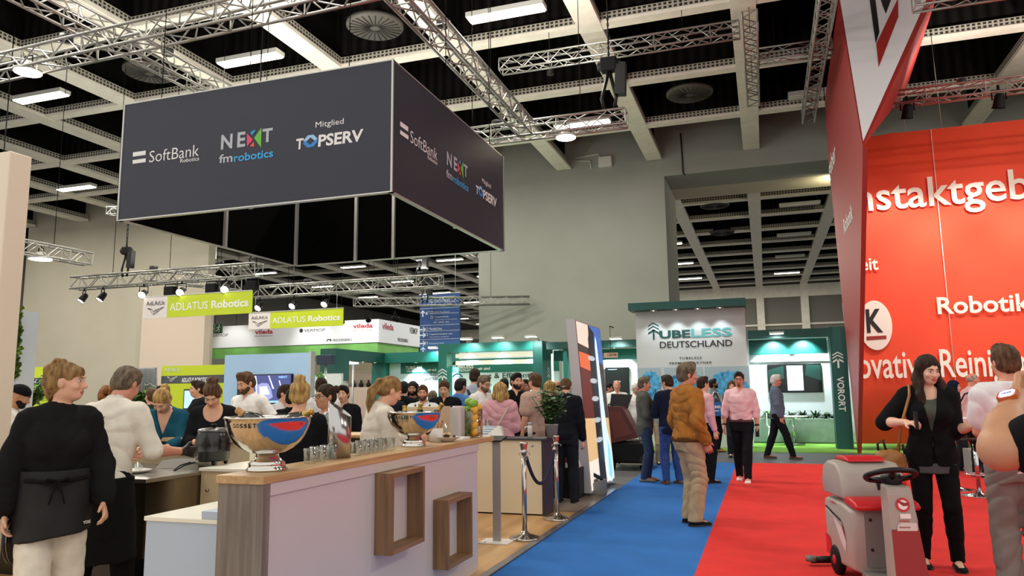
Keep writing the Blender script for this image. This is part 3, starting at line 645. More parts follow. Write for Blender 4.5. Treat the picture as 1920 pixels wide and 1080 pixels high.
for body, a, b in (('Messe International Award', (814, 558), (853, 554)), ('Messeclub Berlin', (814, 564.5), (842, 560.5)), ('Speaker’s Corner', (814, 573.5), (842, 569.5)), ('CMS Practicum', (814, 587), (843, 583)), ('Trägerverbände', (815, 596.5), (841, 592)),
                   ('Supporting Organisations', (815, 601), (857, 597)), ('BIV  VDMA  IHO', (814, 606), (842, 602)), ('Marshall-Haus', (805, 619), (829, 613.5)), ('Freigelände/Outdoor area', (805, 629), (848, 624)), ('Messedamm-Ausgang', (805, 633.5), (841, 630)), ('Eingang Süd', (805, 646), (832, 642)), ('Restaurant', (805, 656), (830, 652))):
    put(mb, body, *a, *b, Y4, 0)
for px, py in ((809, 557.5), (809, 564), (809.5, 573), (810, 586), (810, 595), (800.5, 617), (800, 627.5), (800, 643)):
    p = at(px, py, y=Y4); s = .05
    for bx in ((-s, -s, s, -s+.015), (-s, s-.015, s, s), (-s, -s, -s+.015, s), (s-.015, -s, s, s)):
        poly2(mb, [(bx[0], bx[1]), (bx[2], bx[1]), (bx[2], bx[3]), (bx[0], bx[3])], (p.x, Y4-.012, p.z), XU, ZU)
for px0, py0, px1 in ((806, 567.3, 860), (788, 579.6, 862), (806, 589, 860), (788, 611, 862), (788, 622, 862), (788, 637.5, 862)):
    a, b = at(px0, py0, y=Y4), at(px1, py0, y=Y4); poly2(mb, [(0, 0), (b.x-a.x, 0), (b.x-a.x, .012), (0, .012)], (a.x, Y4-.012, a.z), XU, ZU)
mb.build('lettering', mat('print_bluewhite', '#d5deee', .5), t)
MB().box(xa-.02, xb+.02, Y4-.02, Y4+.1, zt, zt+.03).build('top_rail', m_edge, t)
for x in (xa+.2, xb-.2): MB().tube([(x, Y4+.04, zt), (x, Y4+.04, 11.5)], .01, 5).build('hanger', m_edge, t)
# ================================================================ GREEN STAND (portals, recesses, panels)
m_tg = mat('lit_portal_and_band_green', '#0a6a61', .5, noise=.03); m_tgd = mat('portal_green_dark', '#064a45', .5)  # one portal green; lighter copy has lamplight painted in, sign bands share it
m_ww = mat('stand_white', '#dfe9ea', .6); m_gp = mat('panel_pale_grey', '#c3c8c9', .6)
m_tt = mat('print_turquoise', '#5aa6a8', .5); m_td = mat('print_pine', '#0c4a48', .5); m_bk = mat('print_black', '#17181a', .5)
m_down = emat('downlight_glass', '#f2fffb', 12)
def arrowup(mb, o, u, v, s):
    """tree-like arrow: shaft with stacked chevrons"""
    poly2(mb, [(-.07, 0), (.07, 0), (.07, .8), (-.07, .8)], o, u, v, s, s)
    for k, h in enumerate((.62, .95, 1.2)):
        t = .1 if k else .15
        poly2(mb, [(-.42, h-.2), (0, h+.06), (0, h+.06+t), (-.42, h-.2+t)], o, u, v, s, s)
        poly2(mb, [(.42, h-.2), (.42, h-.2+t), (0, h+.06+t), (0, h+.06)], o, u, v, s, s)
def downlight(p, e, label, aim=(0, 0, -1), ang=95, parent_z=None, group='small round downlights on the green stand'):
    p = Vector(p); t = thing('downlight', label, 'downlight', p, group)
    MB().lathe([(.09, .03), (.09, 0), (.07, 0)], p, 18).build('rim', m_lith, t); MB().lathe([(.07, .004), (0, -.002)], p, 18).build('bulb', m_down, t)
    ld = bpy.data.lights.new('lamp', 'SPOT'); ld.energy = e; ld.spot_size = R_(ang); ld.spot_blend = .5; ld.shadow_soft_size = .05; ld.color = (.86, .97, 1)
    lo = bpy.data.objects.new('lamp_glow', ld); COL.objects.link(lo); lo.parent = t; lo.location = (0, 0, -.03); lo.rotation_euler = Vector(aim).to_track_quat('-Z', 'Y').to_euler()
YF = 20.5
# --- tall grey panel with the large logo
t = thing('logo_wall', 'tall pale grey wall with the large green arrow logo and three blue maps', 'display wall', (-1.85, YF, 0))
MB().box(-3.28, -.4, YF, YF+.3, 0, 3.64).build('panel', m_gp, t)
MB().box(-3.4, -.36, YF-.45, YF+.35, 3.645, 3.84).build('header', m_tgd, t)
mb = MB(); mb.cur = 0; p = at(1226, 637, y=YF); arrowup(mb, (p.x, YF-.012, p.z), XU, ZU, .35)
put(mb, 'UBE', 1236.5, 635, 1294, 618, YF, .035, 0, .012); mb.cur = 1; put(mb, 'LESS', 1296, 633, 1371.5, 613.5, YF, .03, 0, .012)
mb.cur = 2; put(mb, 'DEUTSCHLAND', 1237.5, 653, 1372.5, 636.5, YF, .01, 0, .012)
put(mb, 'TUBELESS', 1273.5, 674, 1315.5, 668.5, YF, .015, 0, .012, 1.25); put(mb, 'PREMIUMPARTNER', 1255.5, 683.5, 1335, 677.5, YF, .015, 0, .012, 1.2)
mb.build('logo_lettering', [m_td, m_tt, m_bk], t)
m_mapw = mat('map_paper', '#9fb3bd', .5); m_mapb = mat('map_blue', '#4aa3d4', .5, noise=.3, nscale=9); m_mapd = mat('map_deep', '#1f6aa0', .5)
for k, (pa, pb) in enumerate(((1195, 1239), (1245, 1317), (1321, 1404))):
    xa, xb = at(pa, 690, y=YF).x, at(pb, 690, y=YF).x
    MB().box(xa, xb, YF-.012, YF, .95, 2.1).build('map', [m_mapw], t)
    rnd = random.Random(40+k); mb = MB(); cx_, cz_ = (xa+xb)/2+.04, 1.62; n = 40
    rr = [rnd.uniform(.75, 1.15) for _ in range(n)]; rr = [(rr[i-2]+rr[i-1]*2+rr[i]*3+rr[(i+1) % n]*2)/8+.06*math.sin(i*2.1) for i in range(n)]
    pts = [((xb-xa)*.44*rr[i]*math.cos(2*math.pi*i/n), .42*rr[i]*math.sin(2*math.pi*i/n)) for i in range(n)]
    poly2(mb, pts, (cx_, YF-.015, cz_), XU, ZU); mb.cur = 1
    for j in range(16): disc2(mb, (cx_+rnd.uniform(-.3, .3)*(xb-xa), YF-.018, cz_+rnd.uniform(-.3, .3)), XU, ZU, rnd.uniform(.01, .05), rnd.uniform(.01, .06), 9)
    mb.build('map_print', [m_mapb, m_mapd], t)
for k, px in enumerate((1225, 1267, 1308, 1350)):
    x = at(px, 585, y=YF-.3).x; downlight((x, YF-.28, 3.62), 20, 'lit downlight under the dark green header of the logo wall, %s from left' % from_left[k])
# --- right recess with the VORORT portal
t = thing('portal', 'dark green portal with white arrow and upright lettering beside the red tower', 'portal', (.8, YF, 0), 'green portals of the stand')
xc0, xc1 = 1.62, 2.0
mb = MB(); mb.box(xc0, xc1, YF, YF+.5, 0, 3.04); mb.build('upright', m_tgd, t)
MB().box(-.355, xc0, YF, YF+.3, 2.8, 3.02).build('lintel', m_tgd, t)
mb = MB(); arrowup(mb, (1.78, YF-.012, 2.0), XU, ZU, .3); letter(mb, 'VORORT', (1.72, YF-.012, 1.78), -ZU, XU, .86, .16, .02); mb.build('lettering', mat('print_grey_white', '#cfd8d6', .5), t)
MB().box(-.36, 1.62, YF+1.0, YF+1.15, 2.42, 2.83).build('inner_lintel', m_tg, t)
struct('ceiling_recess_right', MB().box(-.4, 2.4, YF+1.1, 23.4, 2.86, 2.92), m_ww)
tw = thing('back_wall', 'white back wall of the recess with the screen and long planter', 'display wall', (.7, 23.2, 0))
MB().box(-.5, 2.4, 23.2, 23.35, 0, 2.86).build('panel', m_ww, tw); MB().box(-.5, 2.4, 23.15, 23.2, 2.28, 2.86).build('upper_strip', m_gp, tw)
single('side_wall', MB().box(-.5, -.38, YF+.35, 23.1, 0, 2.85), m_ww, 'white side wall of the right recess of the green stand', 'side wall')
for k, (px, d_) in enumerate(((1450, 0), (1525, 0))):
    p = at(px, 668, y=22.6); downlight((p.x, 22.85, 2.83), 220, 'lit downlight washing the white recess wall above the %s end of the screen' % ('left', 'right')[k], (0, .25, -1), 110)
for k, px in enumerate((1450, 1506)):
    p = at(px, 640, y=YF+.6); downlight((p.x, YF+.62, 2.86), 110, 'lit downlight in front of the recess fascia, %s of two' % ('left', 'right')[k], (0, .5, -.7))
def screen(name, label, x0, x1, y, z0, z1, content, face=-1):
    t = thing(name, label, 'screen', ((x0+x1)/2, y, z0)); MB().bbox(x0, x1, y-.06, y-.002, z0, z1, .012).build('casing', m_blkp, t)
    MB().box(x0+.02, x1-.02, y-.064, y-.058, z0+.02, z1-.02).build('display', mat('scr_off', '#0c1413', .15), t)
    mb = MB(); ms = []
    for pts, m in content:
        if m not in ms: ms.append(m)
        mb.cur = ms.index(m); poly2(mb, pts, (x0+.02, y-.066-.0005*len(mb.f), z0+.02), XU, ZU, x1-x0-.04, z1-z0-.04)
    if ms: mb.build('picture', ms, t)
    return t
m_doc = emat('pic_doc', '#cfdcf5', .95); m_dg = mat('pic_darkgreen', '#12352e', .4); m_dl = mat('pic_docline', '#7d8aa8', .5)
cont = [([(0, .3), (.3, .5), (.3, .95), (0, .8)], m_dg), ([(.7, .6), (1, .4), (1, .95), (.74, .98)], m_dg), ([(.36, .05), (.66, .05), (.66, .95), (.36, .95)], m_doc)]
for k in range(9): h = .88-.09*k; w_ = .5 if k % 3 else .6; cont.append(([(.38, h), (.38+.2*w_, h), (.38+.2*w_, h+.012), (.38, h+.012)], m_dl))
screen('flat_screen', 'wide flat screen showing a pale document on the white recess wall', .09, 1.555, 23.2, 1.385, 2.215, cont)
# planter with leafy plants
t = thing('planter', 'long grey green planter box along the white recess wall', 'planter', (.8, 22.5, 0))
MB().bbox(-.36, 2.1, 22.5, 23.0, 0.012, .67, .015).build('trough', mat('concrete_green', '#7f9484', .8, noise=.1, nscale=5), t)
m_leaf = mat('leaf_dark', '#2c4a24', .6, noise=.3, nscale=12); m_leaf2 = mat('leaf_mid', '#567a38', .6, noise=.3, nscale=12); m_leaf3 = mat('leaf_grey', '#6d8a6a', .6, noise=.25, nscale=12)
def leaf(mb, p, d, L, W, droop=.4, n=4):
    """one blade: curved, folded strip"""
    p = Vector(p); d = Vector(d).normalized(); s = d.cross(ZU); s = s.normalized() if s.length > .01 else Vector((1, 0, 0)); vs = []
    for i in range(n+1):
        t_ = i/n; c = p + d*(L*t_) - ZU*(droop*L*t_*t_); wd = W*math.sin(math.pi*(.12+.88*t_))**.8*(1 if i < n else .05)
        vs += [c - s*wd, c + ZU*(-.15*wd), c + s*wd]
    fs = []
    for i in range(n): fs += [(3*i, 3*i+1, 3*i+4, 3*i+3), (3*i+1, 3*i+2, 3*i+5, 3*i+4)]
    mb.add(vs, fs)
rnd = random.Random(5)
for k in range(7):
    x = .05+.31*k; t = thing('fern_plant', 'dark leafy plant in the long grey green planter, %s from left' % from_left[k], 'plant', (x, 22.75, .672), 'leafy plants in the long planter')
    mb = MB(); mb.smooth = True
    for j in range(80):
        a = rnd.uniform(0, 6.28); el = rnd.uniform(.2, 1.3); d = (math.cos(a)*math.cos(el), math.sin(a)*math.cos(el)*.8, math.sin(el)); leaf(mb, (x, 22.75, .68), d, rnd.uniform(.24, .42)*(1.2 if k == 0 else 1), .03, rnd.uniform(.3, .9))
    mb.build('leaves', m_leaf2 if k == 0 else m_leaf, t)
# white chair and bistro table
t = thing('bistro_table', 'small round white table on a chrome foot in the recess', 'table', (.68, 21.9, .012))
MB().lathe([(.0, .735), (.36, .735), (.37, .75), (.36, .765), (0, .765)], (.68, 21.9, 0), 36).build('tabletop', mat('white_gloss', '#e6ecec', .3), t)
MB().lathe([(.03, .04), (.03, .735)], (.68, 21.9, 0), 14).build('leg', mat('chrome', '#c9ccd0', .12, 1), t)
MB().lathe([(.27, .012), (.27, .025), (.05, .04), (0, .045)], (.68, 21.9, 0), 32).build('base', MATS['chrome'], t)
t = thing('chair', 'white plastic chair beside the small round table', 'chair', (.24, 21.9, .012)); mw = MATS['white_gloss']; x, y = .24, 21.9
MB().bbox(x-.22, x+.24, y-.22, y+.22, .44, .47, .012).build('seat', mw, t)
mb = MB(); mb.bbox(x-.26, x-.225, y-.21, y+.21, .52, .84, .015); mb.build('backrest', mw, t)
for sx in (-.2, .2):
    for sy in (-.19, .19): MB().tube([(x+sx*.95, y+sy, .45), (x+sx*1.25, y+sy*1.15, .014)], [.017, .013], 8).build('leg', mw, t)
for sy in (-.2, .2): MB().tube([(x-.21, y+sy, .46), (x-.245, y+sy, .56)], .014, 8).build('back_post', mw, t)
# --- left recess of the logo wall
t = thing('portal', 'dark green lintel portal between the light tower and the logo wall', 'portal', (-4.7, 21.4, 0), 'green portals of the stand')
MB().box(-6.1, -3.29, 21.4, 21.7, 2.74, 2.95).build('lintel', m_tgd, t); MB().box(-6.1, -3.29, 22.2, 22.35, 2.42, 2.74).build('inner_lintel', m_tg, t)
MB().box(-5.62, -5.5, 21.5, 22.2, 0, 2.74).build('upright', m_tg, t)
MB().box(-5.95, -5.9, 21.38, 21.42, 0.6, 2.6).build('light_strip', emat('strip_white', '#f3fbff', 2.5), t)['label'] = 'glowing white light strip'
t = thing('back_wall', 'white back wall of the narrow recess left of the logo wall', 'display wall', (-4.6, 23.2, 0)); MB().box(-6.1, -3.2, 23.2, 23.35, 0, 2.8).build('panel', m_ww, t)
struct('ceiling_recess_left', MB().box(-6.1, -3.2, 21.75, 23.3, 2.83, 2.87), m_ww)
single('side_wall', MB().box(-3.28, -3.2, YF+.4, 23.15, 0, 2.8), m_ww, 'white side wall of the narrow recess left of the logo wall', 'side wall')
downlight((-4.35, 22.85, 2.8), 200, 'lit downlight washing the white wall of the narrow recess', (0, .3, -1), 110); downlight((-4.9, 21.85, 2.7), 40, 'lit downlight in front of the narrow recess fascia', (0, .5, -.7))
xa, xb, za, zb = rect(1136, 742, 1179, 688, 23.15)
screen('flat_screen', 'black switched off flat screen on the wall behind the brown machine', xa, xb, 23.2, za, zb, [([(.1, .93), (.5, .93), (.5, .955), (.1, .955)], m_dl), ([(.35, .48), (.65, .48), (.65, .52), (.35, .52)], m_dl)])
xa, xb, za, zb = rect(1132, 671, 1158, 661, 20.9)
t = thing('stand_number_sign', 'small cream stand number sign beside the light tower', 'sign', ((xa+xb)/2, 20.9, za)); MB().box(xa, xb, 20.9, 20.93, za, zb).build('plate', mat('plate_cream', '#c9a78f', .6), t)
mb = MB(); letter(mb, '1.2/136', (xa+(xb-xa)*.3, 20.89, za+.05), XU, ZU, (xb-xa)*.62, (zb-za)*.45, .03); mb.build('lettering', m_bk, t)
MB().tube([((xa+xb)/2, 20.915, zb), ((xa+xb)/2, 20.915, 3.3)], .008, 5).build('hanger', m_blk, t); MB().box((xa+xb)/2-.02, (xa+xb)/2+.02, 20.9, 21.42, 3.3, 3.32).build('bracket', m_blk, t)
# --- central portal
xl, xr = at(822, 650, y=21.3).x, -6.2
t = thing('portal', 'large green portal with a white arrow beside the smart and efficient board', 'portal', ((xl+xr)/2, 21.3, 0), 'green portals of the stand')
MB().box(xl, xl+.28, 21.3, 21.75, 0, 3.0).build('upright', m_tg, t); MB().box(xr-.3, xr, 21.3, 22.45, 0, 3.0).build('upright', m_tgd, t)
MB().box(xl+.28, xr-.3, 21.3, 21.7, 3.0-.27, 3.0).build('lintel', m_tg, t)
mb = MB(); arrowup(mb, (xr+.012, 21.9, 1.75), YU, ZU, .36); mb.build('emblem', MATS['print_grey_white'], t)
mb = MB(); arrowup(mb, (xl+.14, 21.29, 1.75), XU, ZU, .36); mb.build('emblem', MATS['print_grey_white'], t)
for z in (2.36, 2.58): MB().box(xl+.3, xr-.32, 21.95, 21.98, z, z+.13).build('slat', emat('slat_light', '#fff4dc', .5), t)
for k in range(3):
    downlight((xl+.8+1.1*k, 21.85, 2.72), 120, 'lit downlight under the large green portal, %s from left' % from_left[k], (0, .5, -.8), 110)
yb = 23.2
t = thing('display_wall', 'white and green board about smart and efficient under the large green portal', 'display wall', ((xl+xr)/2, yb, 0))
MB().box(xl-.1, xr, yb, yb+.12, 0, 3.0).build('board', mat('board_ice', '#cfe3ee', .5), t)
xa, xb, za, zb = rect(838, 702, 1003, 672, yb); MB().box(xl-.1, xr, yb-.01, yb, at(905, 698.5, y=yb).z, 2.6).build('band', m_tg, t)
mb = MB(); put(mb, 'TUBELESS', 847.5, 691.5, 888, 684, yb, .02, 0, .02); put(mb, 'DEUTSCHLAND', 851, 697, 887, 692, yb, .02, 0, .02); put(mb, '... wir sind', 889, 694, 919, 688, yb, .02, 0, .02)
mb.cur = 1; put(mb, 'Smart & Effizient', 884, 710, 994, 698, yb, .01, 0, .014); mb.build('lettering', [m_white, m_dk], t)
mb = MB(); p = at(858, 712, y=yb)
for r, a0, a1 in ((.22, 20, 160), (.12, -30, 120)):
    pts = [(r*math.cos(R_(a)), r*math.sin(R_(a))) for a in range(a0, a1, 10)] + [(r*.72*math.cos(R_(a)), r*.72*math.sin(R_(a))) for a in range(a1, a0, -10)]
    for i in range(len(pts)//2-1): poly2(mb, [pts[i], pts[i+1], pts[-i-2], pts[-i-1]], (p.x, yb-.014, p.z), XU, ZU)
mb.build('emblem', mat('print_petrol', '#1c6f8c', .5), t)
# --- left portal facing the aisle, with the connecting wall
t = thing('portal', 'dark green portal facing the aisle at the left end of the green stand', 'portal', (-13.9, 24.5, 0), 'green portals of the stand')
MB().box(-14.5, -13.9, 22.4, 23.3, .0, 3.05).build('upright', m_tgd, t); MB().box(-14.5, -13.9, 26.0, 26.9, .0, 3.05).build('upright', m_tg, t); MB().box(-14.5, -13.9, 23.3, 26.0, 2.68, 3.05).build('lintel', m_tgd, t)
for k in range(3): downlight((-14.1, 23.7+.9*k, 2.66), 20, 'lit downlight under the left green portal, %s of three from the front' % from_left[k])
t = thing('display_wall', 'green and white corner wall about reducing and saving, between two portals', 'display wall', (-12, 26.3, 0))
MB().box(-13.89, -10.5, 26.3, 26.5, 0, 2.65).build('board', MATS['board_ice'], t); MB().box(-13.89, -10.5, 25.9, 26.5, 2.66, 3.05).build('header', m_tg, t)
xa, xb, za, zb = rect(755, 701, 822, 678, 26.3); MB().box(-13.4, -10.5, 26.29, 26.3, za, 2.66).build('band', m_tg, t)
mb = MB(); put(mb, 'TUBELESS', 760, 693, 792, 686, 26.28, .02); put(mb, 'DEUTSCHLAND', 763, 698, 796, 693.5, 26.28, .02); put(mb, '... wir sind', 797, 696, 818, 691, 26.28, .02); mb.cur = 1
put(mb, 'Reduziert', 795, 705, 832, 698, 26.28, .01); put(mb, 'sparsam', 794, 715, 826, 707, 26.28, .01); mb.build('lettering', [m_white, m_dk], t)
for k in range(2): downlight((-12.6+1.5*k, 26.0, 2.64), 120, 'lit downlight under the corner wall header, %s of two' % ('left', 'right')[k], (0, .3, -1), 100)
xa, xb, za, zb = rect(618, 775, 652, 714, 22.3)
t = thing('picture_board', 'black and white picture board under the left green portal', 'picture board', ((xa+xb)/2, 22.3, 0)); MB().box(xa, xb, 22.3, 22.36, 0, zb).build('board', mat('photo_grey', '#8d9290', .5, noise=.5, nscale=7), t)
MB().box(xa+.25, xa+.31, 22.27, 22.3, 0, zb).build('frame', m_blk, t)
xa, xb, za, zb = rect(651, 683, 666, 664, 26.0)
t = thing('screen_box', 'small pale lit screen seen through the left green portal', 'screen', ((xa+xb)/2, 26.15, 0)); MB().bbox(xa, xb, 26.0, 26.3, za, zb, .02).build('display', emat('screen_pale', '#cfdcf0', .8), t); MB().tube([((xa+xb)/2, 26.15, 0), ((xa+xb)/2, 26.15, za)], .04, 8).build('post', m_edge, t)
# shelf with dark figurines beyond
p = at(690, 722, y=33.0); t = thing('display_shelf', 'pale pink display shelf seen through the left green portal', 'shelf', (p.x, 33, 0)); MB().box(p.x-1.6, p.x+1.3, 33, 33.4, 0, p.z-.1).build('cabinet', mat('shelf_pink', '#c9b3a6', .6), t); MB().box(p.x-1.6, p.x+1.3, 33.3, 33.4, p.z-.1, p.z+.75).build('back', MATS['shelf_pink'], t)
for k in range(6):
    x = p.x-1.3+.42*k; single('dispenser', MB().lathe([(.1, 0), (.11, .18), (.06, .22), (.05, .34), (0, .36)], (x, 33.12, p.z-.098), 12), m_blkp, 'small dark dispenser on the pale pink shelf, %s from left' % from_left[k], 'dispenser', 'dispensers on the pink shelf')
# arm lamps on the portal tops
def armlamp(px, py, y, label, sgn=1):
    p = at(px, py, y=y); zt = 3.0
    t = thing('arm_lamp', label, 'lamp', (p.x, y+.35, zt), 'flood lamps on arms above the green portals')
    MB().tube([(p.x-.12*sgn, y+.4, zt), (p.x-.1*sgn, y+.2, p.z-.02), (p.x, y, p.z)], .018, 8).build('arm', m_lith, t); MB().bbox(p.x-.18, p.x+.18, y-.1, y+.08, p.z-.03, p.z+.03, .012).build('housing', m_lith, t)
    MB().box(p.x-.16, p.x+.16, y-.105, y+.07, p.z-.034, p.z-.03).build('bulb', m_down, t)
    ld = bpy.data.lights.new('lamp', 'SPOT'); ld.energy = 60; ld.spot_size = R_(120); ld.spot_blend = .6; ld.shadow_soft_size = .1; ld.color = (.95, 1, .98)
    lo = bpy.data.objects.new('lamp_glow', ld); COL.objects.link(lo); lo.parent = t; lo.location = (p.x-t.location.x, y-t.location.y, p.z-zt-.06); lo.rotation_euler = Vector((0, .55, -.8)).to_track_quat('-Z', 'Y').to_euler()
armlamp(875, 635, 20.9, 'white flood lamp on an arm above the large green portal, first from left'); armlamp(934, 632, 20.9, 'white flood lamp on an arm above the large green portal, second from left'); armlamp(996, 630, 20.9, 'white flood lamp on an arm above the large green portal, third from left', -1)
armlamp(812, 651, 25.6, 'white flood lamp on an arm above the corner wall'); armlamp(1155, 634, 21.0, 'white flood lamp above the narrow recess left of the logo wall')
armlamp(1456, 624, 20.25, 'white flood lamp above the lintel of the screen recess')

# ================================================================ RED TOWER AND FABRIC WALL
m_rd = mat('tower_red', '#9a2420', .5, noise=.03); m_rf = mat('fabric_orange_red', '#ef4c2b', .7, noise=.02, nscale=1.5); m_tw = mat('tower_white', '#dfe2e6', .5)
XT = 1.945
F, N, TF = (XT, 19.25, 0), (XT, 14.6, 5.88), (XT, 16.4, 9.75)
TB, B1, B2 = (XT, 20.9, 9.15), (XT, 21.05, 7.5), (XT, 20.2, 3.7)
TFR, TBR = (3.9, 16.4, 9.75), (3.9, 20.9, 9.15)
t = thing('tower', 'red leaning tower with white front and red and black angular emblem', 'tower', (XT, 19.4, 0))
mb = MB(); mb.add([F, N, TF, TB, B1, B2], [(0, 1, 2, 3, 4, 5)])
mb.add([N, TFR, TBR, B1], [(0, 1, 2, 3)]); mb.add([TF, TB, TBR, TFR], [(0, 1, 2, 3)]); mb.add([TB, B1, TBR], [(0, 1, 2)])
mb.add([F, N, (XT+.1, 14.7, 5.88), (XT+.1, 19.35, 0)], [(0, 1, 2, 3)]); mb.add([N, (XT+.1, 14.7, 5.88), B1, B2], [(0, 1, 2, 3)]); mb.add([(XT+.1, 14.7, 5.88), (XT+.1, 19.35, 0), F, B2], [(0, 1, 2, 3)])
mb.add([N, TF, TFR], [(0, 1, 2)]); mb.build('body', m_rd, t)
nrm = (Vector(TF)-Vector(N)).cross(Vector(TFR)-Vector(N)).normalized()
if nrm.y > 0: nrm = -nrm
up = (Vector(TF)-Vector(N)); L = up.length; up.normalize()
def onface(a, b, k=.012): return Vector(N) + up*(b*L) + XU*(a*(TFR[0]-XT)) + nrm*k
mb = MB(); mb.add([onface(.01, .03), onface(.01, 1), onface(.93, 1)], [(0, 1, 2)]); mb.build('front_panel', m_tw, t)
def frompix(pts, m, nm, k):
    n0 = Vector(N)+nrm*k; mb = MB(); vs = []
    for px, py in pts:
        v = ray(px, py); s = (n0-CO).dot(nrm)/v.dot(nrm); vs.append(CO+v*s)
    mb.add(vs, [tuple(range(len(vs)))]); return mb.build(nm, m, t)
frompix([(1643, 82), (1684, -4), (1684.5, 31), (1647.5, 126)], m_rd, 'emblem', .02); frompix([(1630, -4), (1641, -4), (1649, 60), (1642, 82)], m_bk, 'emblem', .02); frompix([(1650, -4), (1672, -4), (1661, 26)], m_bk, 'emblem', .02)
mb = MB(); p = at(1556, 346, x=XT-.01); letter(mb, 'geber', p, -YU, ZU, 1.9, .62, .01); p = at(1583, 441, x=XT-.01); letter(mb, 'Robotik', p, -YU, ZU, 1.8, .36, .01); mb.build('lettering', m_white, t)
for p0 in (TF, TB, TFR): MB().tube([p0, (p0[0], p0[1], 11.5)], .012, 5).build('hanger', MATS['roof_deck'], t)
# picture strip standing in front of the tower
ps = [at(1579, 568, d=19.5), at(1591, 563, d=19.5), at(1614, 772, d=19.5), at(1603, 774, d=19.5)]
t = thing('picture_strip', 'narrow black and white picture strip fixed along the back edge of the red tower', 'banner', ps[3])
mb = MB(); mb.prism(ps, (0, 0, 0), (0, .04, 0)); mb.build('panel', m_tw, t); MB().tube([ps[3].lerp(ps[2], .5)+YU*.02, (ps[3].x+.08, ps[3].y+.05, 0)], .015, 6).build('foot_pole', m_edge, t)
def sub(a, b, c, d): f = lambda s, r: ps[0]*(1-s)*(1-r)+ps[1]*s*(1-r)+ps[2]*s*r+ps[3]*(1-s)*r; return [f(a, b)-YU*.01, f(c, b)-YU*.01, f(c, d)-YU*.01, f(a, d)-YU*.01]
for (b, d, c) in ((.3, .52, '#6b6d70'), (.53, .76, '#a05a58'), (.77, .96, '#8a8c8e')):
    mb = MB(); mb.add(sub(.12, b, .9, d), [(0, 1, 2, 3)]); mb.build('picture', mat('strip'+c[1:], c, .5, noise=.7, nscale=7), t)
mb = MB(); mb.add(sub(.3, .1, .6, .18), [(0, 1, 2, 3)]); mb.build('emblem', m_rd, t)
# fabric wall with lettering
YW = 20.2; m_fw = mat('print_fabric_white', '#f4ebdf', .6)
t = thing('fabric_wall', 'huge orange red fabric wall with white lettering right of the red tower', 'banner', (6, YW, .16))
mb = MB(); n = 60; vs = []
for i in range(n+1):
    x = 2.08+8*i/n; zt_ = 7.86-.05*math.sin(math.pi*min(1, (x-2.08)/1.4)) if x < 3.5 else 7.83
    for z in (.16, 2, 4, 6, zt_): vs.append((x, YW+.012*math.sin(x*7+z*2)*(1 if z < 3 else .3), z))
mb.smooth = True; mb.add(vs, [(i*5+j, i*5+5+j, i*5+6+j, i*5+1+j) for i in range(n) for j in range(4)]); fo = mb.build('cloth', m_rf, t); md = fo.modifiers.new('thickness', 'SOLIDIFY'); md.thickness = .03; md.offset = 1
mb = MB(); K = dict(off=.05)
put(mb, 'instaktgeber', 1588, 417, 2012, 308, YW, .012, 0, .05); put(mb, 'Sauberkeit', 1512, 514, 1645, 482, YW, .02, 0, .05); put(mb, 'Robotik', 1758, 590, 1930, 550, YW, .02, 0, .05)
put(mb, 'innovative Reinigung', 1556, 727, 1955, 650, YW, .012, 0, .05)
xk = [v for v in range(0)]; mb.build('lettering', m_fw, t)
for k, x in enumerate((3.4, 5.2, 7.2)):  # floodlights added to brighten the red fabric
    spotlight((x, 18.2, 7.7), (x-.3, YW, 3.2), 'added floodlight on the truss above the orange red fabric wall, %s from left' % from_left[k], 480, 'added floodlights over the fabric wall', 1.4)
# trim lettering that would lie left of the wall
me = t.children[-1].data; bm = bmesh.new(); bm.from_mesh(me)
bmesh.ops.bisect_plane(bm, geom=bm.verts[:]+bm.edges[:]+bm.faces[:], plane_co=(2.1-t.location.x, 0, 0), plane_no=(-1, 0, 0), clear_outer=True); bm.to_mesh(me); bm.free()
p = at(1641, 610, y=YW); mb = MB(); disc2(mb, (p.x, YW-.05, p.z), XU, ZU, .37, .61, 40); mb.build('logo_disc', m_fw, t)
mb = MB(); letter(mb, 'K', (p.x-.2, YW-.06, p.z-.18), XU, ZU, .36, .58, .03); mb.cur = 1; poly2(mb, [(-.22, -.36), (.22, -.34), (.22, -.26), (-.22, -.27)], (p.x, YW-.06, p.z), XU, ZU); mb.build('emblem', [m_bk, m_rd], t)
p1, p2 = at(1745, 247, y=YW), at(1790, 700, y=YW); mb = MB(); mb.tube([(p1.x, YW-.03, 7.83), (p2.x, YW-.03, .2)], .01, 5); mb.build('seam', m_fw, t)
for k, x in enumerate((2.9, 3.6, 4.4, 6.4)): MB().tube([(x+.1, YW+.02, 7.8), (x, YW-.2, 9.9)], .006, 5).build('hanger', m_edge, t)
# ================================================================ BAR COUNTER
m_oakg = wood('oak_grey', '#6f645a', '#8b8075', 'z', 30); m_oakt = wood('oak_light', '#b08a5c', '#c9a472', 'y', 30, .4); m_oakf = wood('oak_frame', '#77583c', '#94714e', 'z', 30)
m_front = mat('counter_white', '#cfc6c2', .35, spec=.4); m_oakfy = wood('oak_frame_long', '#77583c', '#94714e', 'y', 30)
BXF, BXB, BY0, BY1, BT = -2.37, -2.64, 3.19, 6.13, 1.102
t = thing('bar_counter', 'long bar counter with oak top and pale front carrying two wooden box frames', 'bar counter', (-2.5, 4.6, .012))
MB().bbox(BXB-.01, BXF+.005, BY0-.012, 6.5, 1.06, BT, .004).build('worktop', m_oakt, t)
MB().box(BXB, BXF, BY0, BY0+.055, .012, 1.06).build('end_panel', m_oakg, t)
MB().box(BXB, BXF-.012, BY0+.056, BY1, .012, 1.06).build('front_panel', m_front, t)
MB().box(BXF-.02, BXF, BY0+.056, BY1, 1.0, 1.06).build('fascia', m_front, t)
